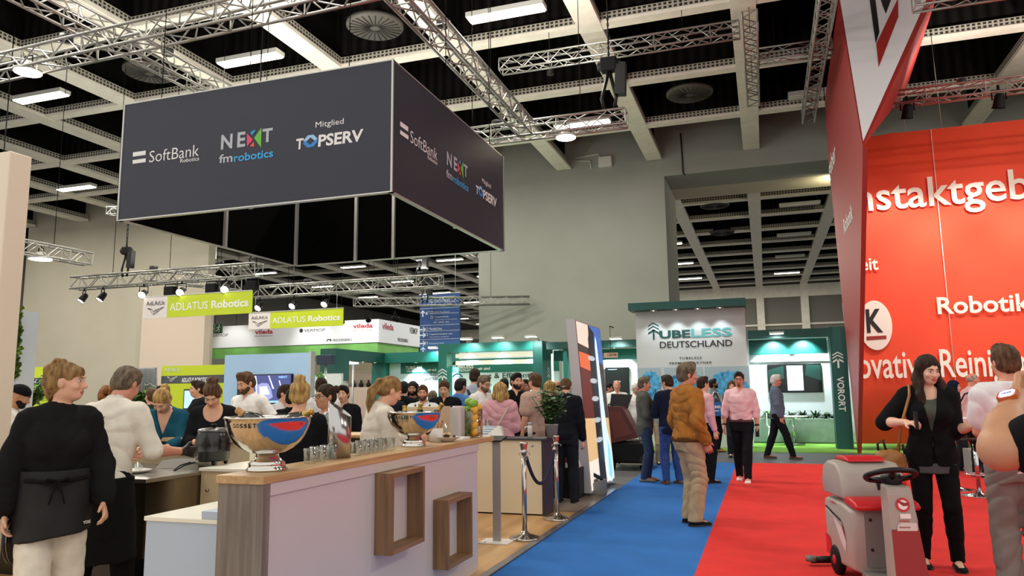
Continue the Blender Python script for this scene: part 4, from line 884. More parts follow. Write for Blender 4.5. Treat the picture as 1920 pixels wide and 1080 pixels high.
for (y0, y1, z0, z1, nm) in ((4.33, 4.815, .497, .998, 'a'), (5.215, 5.70, .218, .712, 'b')):
    x0, x1, k = BXF-.011, BXF+.11, .03
    mb = MB(); mb.box(x0, x1, y0, y0+k, z0, z1); mb.box(x0, x1, y1-k, y1, z0, z1); mb.cur = 1; mb.box(x0, x1, y0+k, y1-k, z0, z0+k); mb.box(x0, x1, y0+k, y1-k, z1-k, z1)
    mb.build('box_frame', [m_oakf, m_oakfy], t)
XB = -2.52
def onbar(px, py): p = at(px, py, x=XB); return Vector((XB, p.y, BT+.001))
# ---- silver bowls with bottles
m_silver = mat('hammered_silver', '#d6d3cc', .13, 1, bump=.05, bscale=26)
def bowl(c, D, label, H=None):
    r = D/2; H = D*.62; t = thing('champagne_bowl', label, 'bowl', c, 'silver bowls on the bar')
    pr = [(.30, 0), (.47, 0), (.48, .015), (.43, .035), (.41, .07), (.43, .085), (.33, .12), (.28, .15), (.25, .2)]
    MB().lathe([(a*r*1.02, b*D) for a, b in pr], c, 40).build('foot', m_silver, t)
    out = [(.05, .185), (.24, .19), (.45, .215), (.63, .265), (.78, .335), (.88, .41), (.95, .49), (.985, .56), (1.0, .61), (1.02, .615), (1.03, .625), (1.0, .64), (.97, .63), (.92, .5), (.8, .37), (.6, .27), (.4, .22), (.05, .2)]
    MB().lathe([(a*r, b*D) for a, b in out], c, 56).build('basin', m_silver, t)
    mb = MB(); mb.lathe([(.93*r, .555*D), (0, .56*D)], c, 30); mb.build('ice', mat('ice', '#cfd4d4', .2, bump=1, bscale=50), t)['kind'] = 'stuff'
    mb = MB()
    for i, ch in enumerate('ROLAND GOSSET'):
        if ch == ' ': continue
        a = R_(-148+6.4*i); u = Vector((-math.sin(a), math.cos(a), 0)); rr = .972*r; p = Vector(c)+Vector((math.cos(a), math.sin(a), 0))*rr*1.012
        p.z = c[2]+.515*D; letter(mb, ch, p-u*.008, u, Vector((math.cos(a)*.12, math.sin(a)*.12, 1)), .015, .022, .02)
    mb.build('lettering', m_bk, t)
    return t
m_bot = mat('bottle_green', '#10160f', .15, coat=.5); m_gold = mat('foil_gold', '#b8974a', .3, .8); m_cork = mat('cork', '#b98d5a', .8)
def bottle(base, d, label, foil=m_gold, L=.3):
    d = Vector(d).normalized(); t = thing('bottle', label, 'bottle', base, 'bottles standing in the silver bowls')
    MB().lathe([(.0, 0), (.04, 0), (.042, .02), (.042, .14*L/.3), (.03, .2*L/.3), (.017, .235*L/.3)], base, 18, d).build('body', m_bot, t)
    MB().lathe([(.021, .205*L/.3), (.018, .235*L/.3), (.0165, .28*L/.3), (.019, .283*L/.3), (.019, .297*L/.3), (0, .3*L/.3)], base, 18, d).build('foil', foil, t)
b1 = onbar(503, 876); b1 = Vector((-2.54, 3.44, BT+.001)); D1 = .445
bowl(b1, D1, 'larger looking silver champagne bowl at the near end of the bar, reflecting red and blue')
b2 = Vector((-2.545, at(776, 828, x=-2.545).y, BT+.001)); D2 = .405
bowl(b2, D2, 'farther silver champagne bowl beside the bartender in white')
z = b1.z+.54*D1
bottle((b1.x+.02, b1.y+.03, z-.03), (.8, .1, .36), 'dark bottle lying in the near silver bowl, gold foil to the right', L=.24); bottle((b1.x-.02, b1.y+.05, z-.03), (-.85, .1, .36), 'dark bottle lying in the near silver bowl, corked neck to the left', m_cork, L=.27)
z = b2.z+.54*D2
bottle((b2.x-.09, b2.y+.02, z-.1), (-.15, .3, 1), 'bottle in the farther silver bowl, at its left side', L=.19); bottle((b2.x+.01, b2.y+.06, z-.1), (.08, .0, 1), 'bottle in the farther silver bowl, upright in the middle', L=.2); bottle((b2.x+.07, b2.y+.03, z-.12), (.55, .2, .9), 'bottle in the farther silver bowl, dark neck leaning right', m_gold, L=.26)
# ---- glasses
m_glass = bpy.data.materials.new('clear_glass'); m_glass.use_nodes = True
def _glass():
    nt = m_glass.node_tree; nt.nodes.clear(); o = nt.nodes.new('ShaderNodeOutputMaterial'); mx = nt.nodes.new('ShaderNodeMixShader'); tr = nt.nodes.new('ShaderNodeBsdfTransparent'); gl = nt.nodes.new('ShaderNodeBsdfGlossy'); lw = nt.nodes.new('ShaderNodeLayerWeight')
    gl.inputs['Roughness'].default_value = .04; tr.inputs[0].default_value = (.93, .96, .95, 1); lw.inputs['Blend'].default_value = .35
    nt.links.new(lw.outputs['Facing'], mx.inputs[0]); nt.links.new(tr.outputs[0], mx.inputs[1]); nt.links.new(gl.outputs[0], mx.inputs[2]); nt.links.new(mx.outputs[0], o.inputs[0])
_glass()
def tumbler(p, r=.038, h=.085):
    mb = MB(); mb.lathe([(0, 0), (r*.82, 0), (r*.88, .004), (r, h), (r-.0025, h), (r*.8, .012), (0, .012)], p, 18)
    o = tag(centred(mb.build('tumbler', m_glass)), '', 'glass', 'tumblers on the bar'); return o
gl = [(581, 862), (600, 857), (621, 858), (637, 853), (612, 847), (592, 846), (668, 847), (684, 844), (700, 842), (716, 839), (731, 837), (676, 840), (693, 837), (709, 834)]
for k, (px, py) in enumerate(gl):
    back = k in (4, 5, 11, 12, 13); X_ = -2.60 if back else -2.545; p = at(px, py, x=X_)
    o = tumbler((X_, p.y, BT+.001))
    o['label'] = 'clear tumbler on the bar, %s from left %s' % (('first', 'second', 'third', 'fourth', 'first', 'second', 'first', 'second', 'third', 'fourth', 'fifth', 'first', 'second', 'third')[k], 'between the near bowl and the steel cylinder' if k < 4 else 'in the back pair beside the steel cylinder' if k < 6 else 'in the front row before the bartender' if k < 11 else 'in the back row before the bartender')
for o, nm in ((None, 0),): pass
# ---- steel cylinder with slanted top
c = Vector((-2.565, at(636, 846, x=-2.565).y, BT+.001)); r = .072; h0, h1 = .25, .355; n = 40
mb = MB(); mb.smooth = True; vs = []
for rr in (r, r-.004):
    for j in range(n):
        a = 2*math.pi*j/n; x_, y_ = math.cos(a), math.sin(a); hz = (h0+h1)/2 - (h1-h0)/2*(x_*.9+y_*.3)
        vs += [c+Vector((rr*x_, rr*y_, 0 if rr == r else .01)), c+Vector((rr*x_, rr*y_, hz))]
f2 = []
for j in range(n):
    k = (j+1) % n; f2 += [(2*j, 2*k, 2*k+1, 2*j+1), (2*n+2*k, 2*n+2*j, 2*n+2*j+1, 2*n+2*k+1), (2*j+1, 2*k+1, 2*n+2*k+1, 2*n+2*j+1)]
mb.add(vs, f2); mb.smooth = False; mb.add([vs[2*j] for j in range(n)], [tuple(range(n))])
single('steel_cooler', mb, mat('brushed_steel', '#bdbdbd', .2, 1), 'tall steel cylinder with slanted top on the bar', 'cooler')
# ---- plate, cup, napkins, fruit jar, acrylic box
p = Vector((-2.5, at(838, 824, x=-2.5).y, BT+.001)); mwh = mat('porcelain', '#e4e0da', .25); m_cr = mat('cracker', '#4a3024', .8, noise=.4, nscale=40); m_cr2 = mat('cracker_pale', '#d8c6a0', .8)
t = thing('serving_dish', 'shallow white dish of dark snacks beside the farther silver bowl', 'dish', p); MB().lathe([(0, 0), (.05, 0), (.06, .008), (.115, .036), (.118, .038), (.112, .038), (.055, .014), (0, .014)], p, 32).build('dish', mwh, t)
rnd = random.Random(9); mb = MB(); 
for k in range(34):
    a, q = rnd.uniform(0, 6.3), rnd.uniform(0, .08); mb.cur = rnd.random() < .25; mb.sphere((p.x+q*math.cos(a), p.y+q*math.sin(a), p.z+.03+rnd.uniform(0, .022)), rnd.uniform(.01, .016), 7, 5, (1, 1, .6))
mb.build('snacks', [m_cr, m_cr2], t)['kind'] = 'stuff'
p = Vector((-2.575, at(817, 826, x=-2.575).y, BT+.001)); t = thing('bread_cup', 'white cup holding dark breadsticks behind the white dish', 'cup', p); MB().lathe([(0, 0), (.055, 0), (.062, .11), (.058, .11), (.052, .008), (0, .008)], p, 28).build('cup', mwh, t)
for k in range(7):
    a = k*.9; MB().tube([p+Vector((.02*math.cos(a), .02*math.sin(a), .01)), p+Vector((.05*math.cos(a)+.012, .05*math.sin(a), .155+.012*(k % 3)))], .008, 6).build('breadstick', m_cr if k % 2 else mat('bread', '#a97848', .8), t)
p = Vector((-2.5, at(862, 819, x=-2.5).y, BT+.001)); mb = MB()
for k in range(5): mb.bbox(p.x-.06, p.x+.06, p.y-.09+.006*k, p.y+.09-.004*k, p.z+.004*k, p.z+.004*k+.004, .0015)
single('napkin_pile', mb, mat('paper', '#e8e2de', .9), 'small pile of white napkins before the fruit jar', 'napkins')
p = Vector((-2.57, at(858, 814, x=-2.57).y, BT+.001)); t = thing('acrylic_box', 'clear upright box of printed paper cups beside the fruit jar', 'box', p)
MB().bbox(p.x-.05, p.x+.05, p.y-.05, p.y+.05, p.z, p.z+.27, .006).build('casing', mat('acrylic', '#f1eeee', .05, trans=.6), t); MB().lathe([(.035, .01), (.042, .24), (.045, .28), (0, .28)], p, 20).build('cups', mat('cup_rose', '#dcc6c6', .6), t)
p = Vector((-2.5, at(884, 815, x=-2.5).y, BT+.001)); t = thing('glass_jar', 'tall clear glass jar filled with green limes and yellow lemons', 'jar', p)
MB().lathe([(0, 0), (.098, 0), (.1, .01), (.1, .25), (.096, .25), (.094, .012), (0, .012)], p, 36).build('jar', m_glass, t)
m_lim = mat('lime_skin', '#7fa82c', .4, noise=.12, nscale=30); m_lem = mat('lemon_skin', '#e2a52a', .4, noise=.08, nscale=30)
k = 0; cnt = {0: 0, 1: 0}
for lv in range(5):
    for (dx, dy) in ((-.05, -.045), (.045, -.05), (.05, .045), (-.045, .05)):
        if lv == 4 and dx*dy > 0: continue
        lemon = dx > 0 and lv < 4
        q = p+Vector((dx+.004*math.sin(k*3), dy, .05+.062*lv+(.012 if dy > 0 else 0))); mb = MB(); rr = .041
        if lemon: mb.lathe([(0, -.052), (.008, -.05), (.02, -.04), (.033, -.02), (.036, 0), (.033, .02), (.02, .04), (.008, .05), (0, .052)], q, 16, (.3, .2, 1))
        else: mb.sphere(q, rr, 16, 10, (1, 1, .93)); mb.lathe([(.006, .036), (.004, .042), (0, .043)], q, 8)
        o = single('lemon' if lemon else 'lime', mb, m_lem if lemon else m_lim, '', 'fruit', 'lemons in the glass jar' if lemon else 'limes in the glass jar')
        o['label'] = ('yellow lemon' if lemon else 'green lime') + ' in the glass jar, %s layer from the bottom, %s' % (from_left[lv], 'towards the aisle' if dy < 0 and dx > 0 else 'towards the bar end' if dx > 0 else 'near the acrylic box' if dy < 0 else 'at the back')
        k += 1
# ---- low white cabinet at the end of the bar
m_cab = mat('cabinet_white', '#b4c2d2', .5); m_cabt = mat('cabinet_top', '#ebe8d6', .5)
t = thing('low_cabinet', 'low white cabinet against the grey oak end of the bar', 'cabinet', (-2.95, 3.6, .012))
MB().box(-3.2, -2.72, 3.31, 4.15, .012, .835).build('body', m_cab, t); MB().bbox(-3.21, -2.71, 3.3, 4.16, .836, .86, .004).build('worktop', m_cabt, t); MB().box(-2.83, -2.72, 3.3, 3.6, .861, .9).build('upstand', m_cab, t)
# ---- kitchen: steel oven unit, beige cabinet, service ledge
m_ss = mat('stainless', '#a8a39a', .28, .9); m_dkst = mat('oven_black', '#131313', .3); m_beige = mat('cabinet_beige', '#d2bf9c', .5, noise=.04)
t = thing('oven_unit', 'dark oven unit with steel top behind the chef', 'oven', (-4.5, 4.9, .012))
MB().box(-4.75, -4.47, 4.35, 5.2, .012, .88).build('body', m_dkst, t); MB().box(-4.47, -4.2, 4.6, 5.2, .3, .9).build('side_panel', mat('steel_warm', '#8a7a5e', .3, .6), t); MB().box(-4.47, -4.2, 4.6, 5.2, .012, .3).build('plinth', m_dkst, t)
MB().bbox(-4.8, -4.18, 4.3, 5.3, .89, .92, .006).build('worktop', m_ss, t)
mb = MB(); mb.tube([(-4.62, 4.34, .72), (-4.62, 4.29, .72), (-4.62, 4.29, .5), (-4.62, 4.34, .5)], .008, 6); mb.build('handle', MATS['chrome'], t)
single('steel_tray', MB().prism([(-4.72, 4.95, .921), (-4.3, 4.95, .921), (-4.3, 4.95, .99), (-4.66, 4.95, .985)], (0, 0, 0), (0, .22, 0)), m_ss, 'folded steel tray lying on the oven worktop', 'tray')
p = Vector((-4.62, 4.62, .921)); t = thing('plate', 'white plate with a small glass under the chef\'s gloved hand', 'plate', p); MB().lathe([(0, .0), (.08, 0), (.13, .02), (.128, .023), (.08, .006), (0, .006)], p, 32).build('dish', mwh, t)
MB().lathe([(.0, .008), (.024, .008), (.034, .075), (.031, .075), (.02, .014), (0, .014)], p+Vector((.05, 0, 0)), 16).build('small_glass', m_glass, t)
t = thing('base_cabinet', 'pale beige cabinet carrying the black soup kettle', 'cabinet', (-4.0, 5.1, .012)); MB().box(-4.18, -3.62, 4.85, 5.45, .012, .92).build('body', m_beige, t)
MB().box(-4.14, -3.74, 4.838, 4.85, .06, .89).build('door', m_beige, t); MB().bbox(-4.19, -3.6, 4.83, 5.47, .921, .945, .004).build('worktop', m_cabt, t)
MB().lathe([(.012, 0), (.012, .018), (0, .02)], (-4.1, 4.838, .78), 10, (0, -1, 0)).build('knob', m_ss, t)
# soup kettle
c = Vector((-4.02, 5.08, .947)); c = Vector((at(398, 871, y=5.08).x, 5.08, .947)); s = 1.0
t = thing('soup_kettle', 'round black electric soup kettle with lid on the beige cabinet', 'soup kettle', c)
for a in range(4): MB().sphere(c+Vector((.1*math.cos(a*1.57+.78), .1*math.sin(a*1.57+.78), .016)), .017, 10, 8).build('foot', m_blkp, t)
MB().lathe([(0, .03), (.118, .03), (.128, .045), (.132, .1), (.137, .105), (.137, .112), (.132, .118), (.138, .16), (.132, .22), (.118, .262), (.112, .27), (0, .27)], c, 44).build('body', mat('kettle_black', '#0d0d0e', .28, coat=.3), t)
MB().lathe([(.12, .262), (.124, .268), (.124, .276), (.118, .282), (.09, .29), (.03, .296), (0, .297)], c, 40).build('lid', mat('lid_steel', '#77777a', .2, .9), t); MB().lathe([(.012, .296), (.012, .308), (.022, .312), (.02, .322), (0, .325)], c, 16).build('knob', m_blkp, t)
MB().lathe([(.016, 0), (.016, .015), (.008, .022), (0, .022)], c+Vector((-.1, -.09, .075)), 14, (-.7, -.7, 0)).build('dial', m_blkp, t)
for k, (dx, ln) in enumerate(((-.1, 0), (-.06, 1))):
    pts = [c+Vector((dx, -.1, .03)), c+Vector((dx-.02, -.22, .012)), c+Vector((dx-.04-.03*k, -.275, -.03)), c+Vector((dx-.02-.06*k, -.28, -.25)), c+Vector((dx-.03-.1*k+.09, -.285, -.45)), c+Vector((dx-.12*k, -.285, -.6))]
    MB().tube(pts, .006, 6).build('cord', m_blkp, t)
single('white_carton', MB().bbox(-3.86, -3.63, 5.0, 5.25, .947, 1.11, .01), mat('carton_cream', '#e6dfc4', .7), 'cream white carton behind the near silver bowl', 'carton')
t = thing('service_ledge', 'raised beige service ledge in front of the teal top woman', 'ledge', (-4.9, 5.95, .012))
MB().box(-6.1, -4.2, 5.85, 6.1, .012, 1.07).build('body', m_beige, t); MB().bbox(-6.15, -4.17, 5.8, 6.15, 1.071, 1.11, .005).build('top', mat('ledge_top', '#c9ad7c', .5), t)
for k, (px, w_) in enumerate(((337, .34), (395, .2))):
    x = at(px, 818, y=5.95).x; single('tablet', MB().bbox(x-w_/2, x+w_/2, 5.85, 6.08, 1.111, 1.125, .004), m_blkp, 'flat black tablet on the service ledge, %s of two' % ('left', 'right')[k], 'tablet')
p = at(262, 800, y=6.3); t = thing('equipment_case', 'tall beige grey case behind the chef\'s arm', 'case', (p.x, 6.5, .012)); MB().bbox(p.x-.3, p.x+.12, 6.35, 6.7, .012, 1.22, .012).build('body', mat('case_beige', '#b9aa92', .6), t)
mb = MB(); mb.tube([(p.x-.15, 6.4, 1.22), (p.x-.15, 6.4, 1.27), (p.x+.1, 6.4, 1.27), (p.x+.1, 6.4, 1.22)], .01, 6); mb.build('handle', mwh, t)
p = at(180, 770, y=6.6); mb = MB()
for k in range(9): mb.bbox(p.x-.25, p.x+.22, 6.45+.01*(k % 3), 6.8, 1.12+.026*k, 1.142+.026*k, .006)
single('board_stack', mb, mat('board_pale', '#d5c9ac', .7), 'stack of pale wooden boards left of the chef', 'boards'); single('side_table', MB().box(p.x-.4, p.x+.4, 6.4, 6.9, .012, 1.118), m_beige, 'beige cabinet under the stack of pale boards', 'cabinet')
# kitchen clutter at the far left: dark counter
t = thing('side_counter', 'dark counter at the left edge behind the woman in the apron', 'counter', (-5.4, 4.5, .012)); MB().box(-6.6, -5.0, 4.9, 5.4, .012, .86).build('body', m_dkst, t); MB().bbox(-6.65, -4.95, 4.85, 5.45, .861, .9, .006).build('worktop', m_ss, t)
p = at(14, 845, y=5.1); t = thing('white_container', 'small white container on the dark counter at the left edge', 'container', (p.x, 5.15, .901)); MB().bbox(p.x-.09, p.x+.09, 5.07, 5.23, .901, 1.05, .012).build('body', mwh, t); MB().bbox(p.x-.095, p.x+.095, 5.065, 5.235, 1.05, 1.07, .006).build('lid', m_blkp, t)
# mid shelf with bottles behind the bartender
t = thing('back_bar', 'dark back bar cabinet behind the bartender in white', 'cabinet', (-3.6, 6.9, .012)); MB().box(-4.3, -2.95, 6.75, 7.2, .012, 1.06).build('body', m_dkst, t); MB().bbox(-4.35, -2.9, 6.7, 7.25, 1.061, 1.09, .004).build('worktop', m_oakt, t)
for k in range(6):
    q = Vector((-4.15+.22*k, 6.95, 1.091)); o = tumbler(q, .036, .1); o['label'] = 'small glass on the back bar cabinet, %s from left' % from_left[k]; o['group'] = 'glasses on the back bar'
# refrigerator-like pale panel beyond the bowl
single('pale_cupboard', MB().box(-3.75, -3.35, 7.45, 7.8, .012, 1.35), m_beige, 'pale narrow cupboard beyond the farther silver bowl', 'cupboard')

# ================================================================ SMALL WHITE COUNTER, POSTS, PLANT
m_cw = mat('counter_cream', '#e6d8ba', .45); m_ct = mat('counter_dark', '#3b3a42', .4)
t = thing('reception_counter', 'small cream fronted counter with dark top and side at the bar stand corner', 'counter', (-3.1, 9.3, .012)); rz = R_(9)
MB().box(-3.7, -2.63, 8.93, 9.28, .03, .905).build('body', m_cw, t); MB().box(-2.63, -2.585, 8.925, 9.28, .012, .905).build('side_panel', mat('counter_plum', '#37333f', .45), t)
MB().bbox(-3.72, -2.57, 8.9, 9.3, .906, .932, .004).build('top', m_ct, t); MB().box(-3.68, -2.63, 8.96, 9.25, .012, .03).build('plinth', m_blk, t)
MB().lathe([(.016, 0), (.012, .006), (0, .007)], (-2.745, 8.929, .84), 14, (0, -1, 0)).build('lock', m_ss, t)
t = thing('leaflet_wedge', 'white slanted leaflet block on the small cream counter', 'leaflet holder', (-3.3, 9.1, .933)); p = at(920, 818, y=9.0)
mb = MB(); x0, x1 = p.x-.2, p.x+.17; mb.prism([(x0, 8.98, .933), (x1, 8.98, .933), (x1-.08, 9.1, 1.07), (x0, 9.1, 1.07)], (0, 0, 0), (0, .08, 0)); mb.build('block', mwh, t)
mb = MB()
for k in range(4): u_ = k/5; poly2(mb, [(0, 0), (.2-.03*k, 0), (.2-.03*k, .012), (0, .012)], (x0+.05, 9.085-.026*k, 1.055-.026*k), XU, Vector((0, .66, .75)))
mb.build('print', mat('print_blue', '#6f9fc8', .5), t)
p = at(912, 790, y=9.15); o = tumbler((p.x, 9.2, .933), .035, .22); o['label'] = 'tall clear glass behind the white leaflet block'; o['group'] = 'glasses near the leaflet block'
c = Vector((-2.81, 9.05, .933)); t = thing('thermos_flask', 'slim white flask beside the potted plant', 'flask', c); MB().lathe([(0, 0), (.032, 0), (.033, .12), (.03, .15), (0, .15)], c, 20).build('body', mwh, t); MB().lathe([(.03, .15), (.03, .185), (0, .19)], c, 20).build('cap', mat('flask_grey', '#a9adb0', .4), t)
MB().tube([c+Vector((-.03, 0, .13)), c+Vector((-.07, 0, .125)), c+Vector((-.07, 0, .1))], .009, 6).build('spout', mwh, t)
c = Vector((-2.535, 9.08, .933)); c.x = at(1035, 815, y=9.08).x
t = thing('potted_plant', 'leafy green plant in a grey pot on the small cream counter', 'plant', c); MB().lathe([(0, 0), (.062, 0), (.078, .15), (.082, .152), (.082, .165), (.074, .165), (.07, .15), (0, .15)], c, 28).build('pot', mat('pot_grey', '#8d8c8a', .7, bump=.3, bscale=40), t)
rnd = random.Random(21); mb = MB(); st = MB()
for j in range(30):
    a = rnd.uniform(0, 6.28); sp = rnd.uniform(.05, .27); h = rnd.uniform(.22, .5); tip = c+Vector((sp*math.cos(a)+.02, sp*math.sin(a)*.7, .15+h)); b = c+Vector((.02*math.cos(a), .02*math.sin(a), .15)); mid = (tip+b)/2+Vector((.03*math.cos(a), 0, .04))
    st.tube([b, mid, tip], .004, 5)
    for k in range(11):
        f_ = .3+.7*k/10; q = b.lerp(mid, f_*2) if f_ < .5 else mid.lerp(tip, f_*2-1); aa = rnd.uniform(0, 6.28); d = Vector((math.cos(aa), math.sin(aa), rnd.uniform(-.2, .7)))
        mb.cur = rnd.random() < .4; leaf(mb, q, d, rnd.uniform(.06, .1), rnd.uniform(.022, .036), .3, 3)
mb.build('leaves', [m_leaf2, m_leaf3], t); st.build('stems', m_leaf, t)
c2 = Vector((at(1062, 810, y=9.1).x, 9.1, .933)); 
# plants of the lime stand
def bushy(name, label, c, potm, r, h, seed, n=26, pot=(.1, .2)):
    t = thing(name, label, 'plant', c); MB().lathe([(0, 0), (pot[0]*.8, 0), (pot[0], pot[1]), (pot[0]*.9, pot[1]), (pot[0]*.85, pot[1]*.9), (0, pot[1]*.9)], c, 24).build('pot', potm, t)
    rnd = random.Random(seed); mb = MB(); st = MB()
    for j in range(n):
        a = rnd.uniform(0, 6.28); sp = r*rnd.uniform(.2, 1); b = c+Vector((0, 0, pot[1]*.9)); tip = b+Vector((sp*math.cos(a), sp*math.sin(a), h*rnd.uniform(.4, 1))); st.tube([b, tip], .005, 5)
        for k in range(9):
            q = b.lerp(tip, .35+.65*k/8); aa = rnd.uniform(0, 6.28); mb.cur = rnd.random() < .4; leaf(mb, q, (math.cos(aa), math.sin(aa), rnd.uniform(-.3, .6)), rnd.uniform(.1, .17), rnd.uniform(.028, .045), .4, 3)
    mb.build('leaves', [m_leaf2, mat('leaf_fresh', '#6f9a3c', .6, noise=.2, nscale=12)], t); st.build('stems', m_leaf, t)
def stand_box(name, label, x0, x1, y0, y1, z1, m): return single(name, MB().bbox(x0, x1, y0, y1, .0, z1, .01), m, label, 'pedestal')
p = at(56, 760, y=8.2); stand_box('pedestal', 'pale pedestal under the plant behind the woman in the apron', p.x-.2, p.x+.2, 8.0, 8.4, 1.16, m_cab); bushy('potted_plant', 'bushy green plant in a grey pot before the lime slatted wall', Vector((p.x, 8.2, 1.161)), MATS['pot_grey'], .34, .5, 31, 30)
p = at(268, 760, y=9.2); stand_box('pedestal', 'pale pedestal under the plant beside the grey curtain', p.x-.2, p.x+.2, 9.0, 9.4, 1.08, m_cab); bushy('potted_plant', 'fresh green plant in a grey pot beside the grey curtain', Vector((p.x, 9.2, 1.081)), MATS['pot_grey'], .24, .46, 33, 26)
# ---- sanitiser post and rope stanchions
c = Vector((-2.63, 7.3, .013)); t = thing('display_post', 'flat grey metal post on a square white foot beside the bar end', 'post', c)
MB().bbox(c.x-.16, c.x+.15, c.y-.13, c.y+.13, .013, .022, .002).build('base', mwh, t); MB().box(c.x-.04, c.x+.04, c.y-.012, c.y+.012, .022, 1.0).build('post', mat('post_grey', '#a8a29f', .4, .3), t)
MB().prism([(c.x-.06, c.y-.06, 1.0), (c.x+.07, c.y-.06, 1.0), (c.x+.1, c.y+.06, 1.04), (c.x-.09, c.y+.06, 1.04)], (0, 0, 0), (0, 0, .015)).build('holder', m_blkp, t); MB().lathe([(.008, 0), (.006, .004), (0, .004)], (c.x-.1, c.y-.08, .022), 10).build('screw', m_blk, t)
m_st = mat('stanchion_steel', '#c4beb8', .16, 1); rope_m = mat('rope_navy', '#191c38', .8, bump=.5, bscale=200)
tops = []
for (x, y, nm) in ((-2.405, 7.51, 'nearer'), (-2.39, 8.72, 'farther')):
    c = Vector((x, y, .013)); t = thing('rope_stanchion', 'polished steel rope stanchion on the laminate edge, %s of the two' % nm, 'stanchion', c, 'steel rope stanchions')
    MB().lathe([(0, 0), (.155, 0), (.157, .008), (.157, .018), (.15, .024), (.06, .05), (.035, .07), (.028, .085), (0, .085)], c, 40).build('base', m_st, t)
    MB().lathe([(.025, .08), (.025, .86)], c, 20).build('pole', m_st, t); MB().lathe([(.025, .86), (.044, .865), (.045, .875), (.03, .88), (.032, .9), (.042, .955), (.04, .97), (0, .975)], c, 24).build('cap', m_st, t)
    for a in (0, 2.1, 4.2): MB().tube([c+Vector((.04*math.cos(a), .04*math.sin(a), .868)), c+Vector((.065*math.cos(a), .065*math.sin(a), .86)), c+Vector((.06*math.cos(a), .06*math.sin(a), .84))], .005, 6).build('hook', m_st, t)
    tops.append(c+Vector((0, 0, .845)))
a, b = tops; a = a+(b-a).normalized()*.05; b = b-(b-a).normalized()*.05
pts = [a.lerp(b, k/22)-ZU*(.36*(1-(2*k/22-1)**2)) for k in range(23)]
t = thing('barrier_rope', 'dark navy rope sagging between the two steel stanchions', 'rope', a.lerp(b, .5)-ZU*.36); MB().tube(pts, .019, 10).build('rope', rope_m, t)
for q, r_ in ((pts[0], pts[1]), (pts[-1], pts[-2])): MB().tube([q, q.lerp(r_, .8)], .022, 10).build('end_cap', m_st, t)

# ================================================================ LIGHT TOWER WITH ROBOT PICTURE
t = thing('light_tower', 'tall leaning light box showing a serving robot, beside the blue carpet', 'light box', (-2.6, 11.7, .02))
xt, xb_, ya, yb = -2.62, -2.44, 10.75, 12.55; zt = 2.56
def LB(s, r, k=0): return Vector((xb_+(xt-xb_)*r+k, ya+(yb-ya)*s, .05+(zt-.05)*r))
mb = MB(); mb.prism([LB(0, 0), LB(0, 1), LB(1, 1), LB(1, 0)], (-.14, 0, 0), (0, 0, 0)); mb.build('case', mat('lightbox_grey', '#b9b6b8', .4), t)
pm = {}
def lbp(pts, col, k, e=.75):
    m = emat('lb_'+col[1:], col, e); mb = MB(); mb.add([LB(a, b, k) for a, b in pts], [tuple(range(len(pts)))]); return mb, m
layers = [([(0.02, .01), (.98, .01), (.98, .99), (.02, .99)], '#3a332f'), ([(.02, .01), (.98, .01), (.98, .4), (.02, .42)], '#c9a877'), ([(.02, .01), (.98, .01), (.98, .18), (.02, .17)], '#d9d0c4'), ([(.02, .86), (.45, .84), (.45, .99), (.02, .99)], '#cfc3b4'), ([(.02, .42), (.4, .42), (.4, .75), (.02, .76)], '#5a2a24'), ([(.02, .72), (.4, .7), (.4, .8), (.02, .81)], '#c8623e'), ([(.5, .78), (.95, .75), (.95, .99), (.5, .99)], '#3a62a8'),
          ([(.36, .0), (.62, .0), (.66, .95), (.5, .98), (.4, .9)], '#1d1f24'), ([(.42, .18), (.5, .34), (.62, .34), (.62, .12)], '#26333a')]
for i, (pts, col) in enumerate(layers):
    mb, m = lbp(pts, col, .003+.0012*i); mb.build('picture', m, t)
for i, z in enumerate((.28, .4, .53, .64, .78)):
    mb = MB(); pts = [(.46+.14*math.cos(a), z+.016*math.sin(a)) for a in [k*math.pi/8 for k in range(16)]]; mb.add([LB(a, b, .016) for a, b in pts], [tuple(range(16))]); mb.build('picture_plate', emat('lb_plate', '#a9b4b8', .7), t)
mb = MB(); bl = [(.66, .06), (.8, .0), (.93, .03), (.93, .2), (.8, .35), (.76, .6), (.72, .9), (.68, .93), (.64, .86), (.62, .5), (.6, .2)]; mb.add([LB(a, b, .02) for a, b in bl], [tuple(range(len(bl)))]); mb.build('picture_blade', emat('lb_blade', '#bcdcf6', .95), t)
mb = MB(); bl = [(.72, .05), (.82, .02), (.88, .06), (.86, .2), (.78, .28), (.74, .16)]; mb.add([LB(a, b, .0215) for a, b in bl], [tuple(range(len(bl)))]); mb.build('picture_blade', emat('lb_blade2', '#86bdea', .95), t)
# charging station at its foot
c = at(1106, 926, z=.02); t = thing('docking_station', 'grey wedge shaped docking station with black bar at the foot of the light tower', 'docking station', c)
x0, x1 = c.x-.26, c.x+.19; y0 = c.y
mb = MB(); mb.prism([(x0, y0, .013), (x1, y0, .013), (x1, y0, .2), (x1-.04, y0, .21), (x0+.06, y0, .08)], (0, -.02, 0), (0, .3, 0)); mb.build('base', mat('dock_grey', '#7d7d7c', .5), t)
mb = MB(); mb.prism([(x0+.06, y0, .1), (x0+.12, y0, .3), (x0+.34, y0, .2), (x0+.34, y0, .12)], (0, .05, 0), (0, .25, 0)); mb.build('body', mat('dock_olive', '#6b675a', .5), t)
mb = MB(); mb.tube([(x0+.08, y0+.1, .33), (x0+.16, y0+.1, .345), (x0+.4, y0+.1, .235), (x0+.42, y0+.1, .2)], .028, 8); mb.build('handle', m_blkp, t)
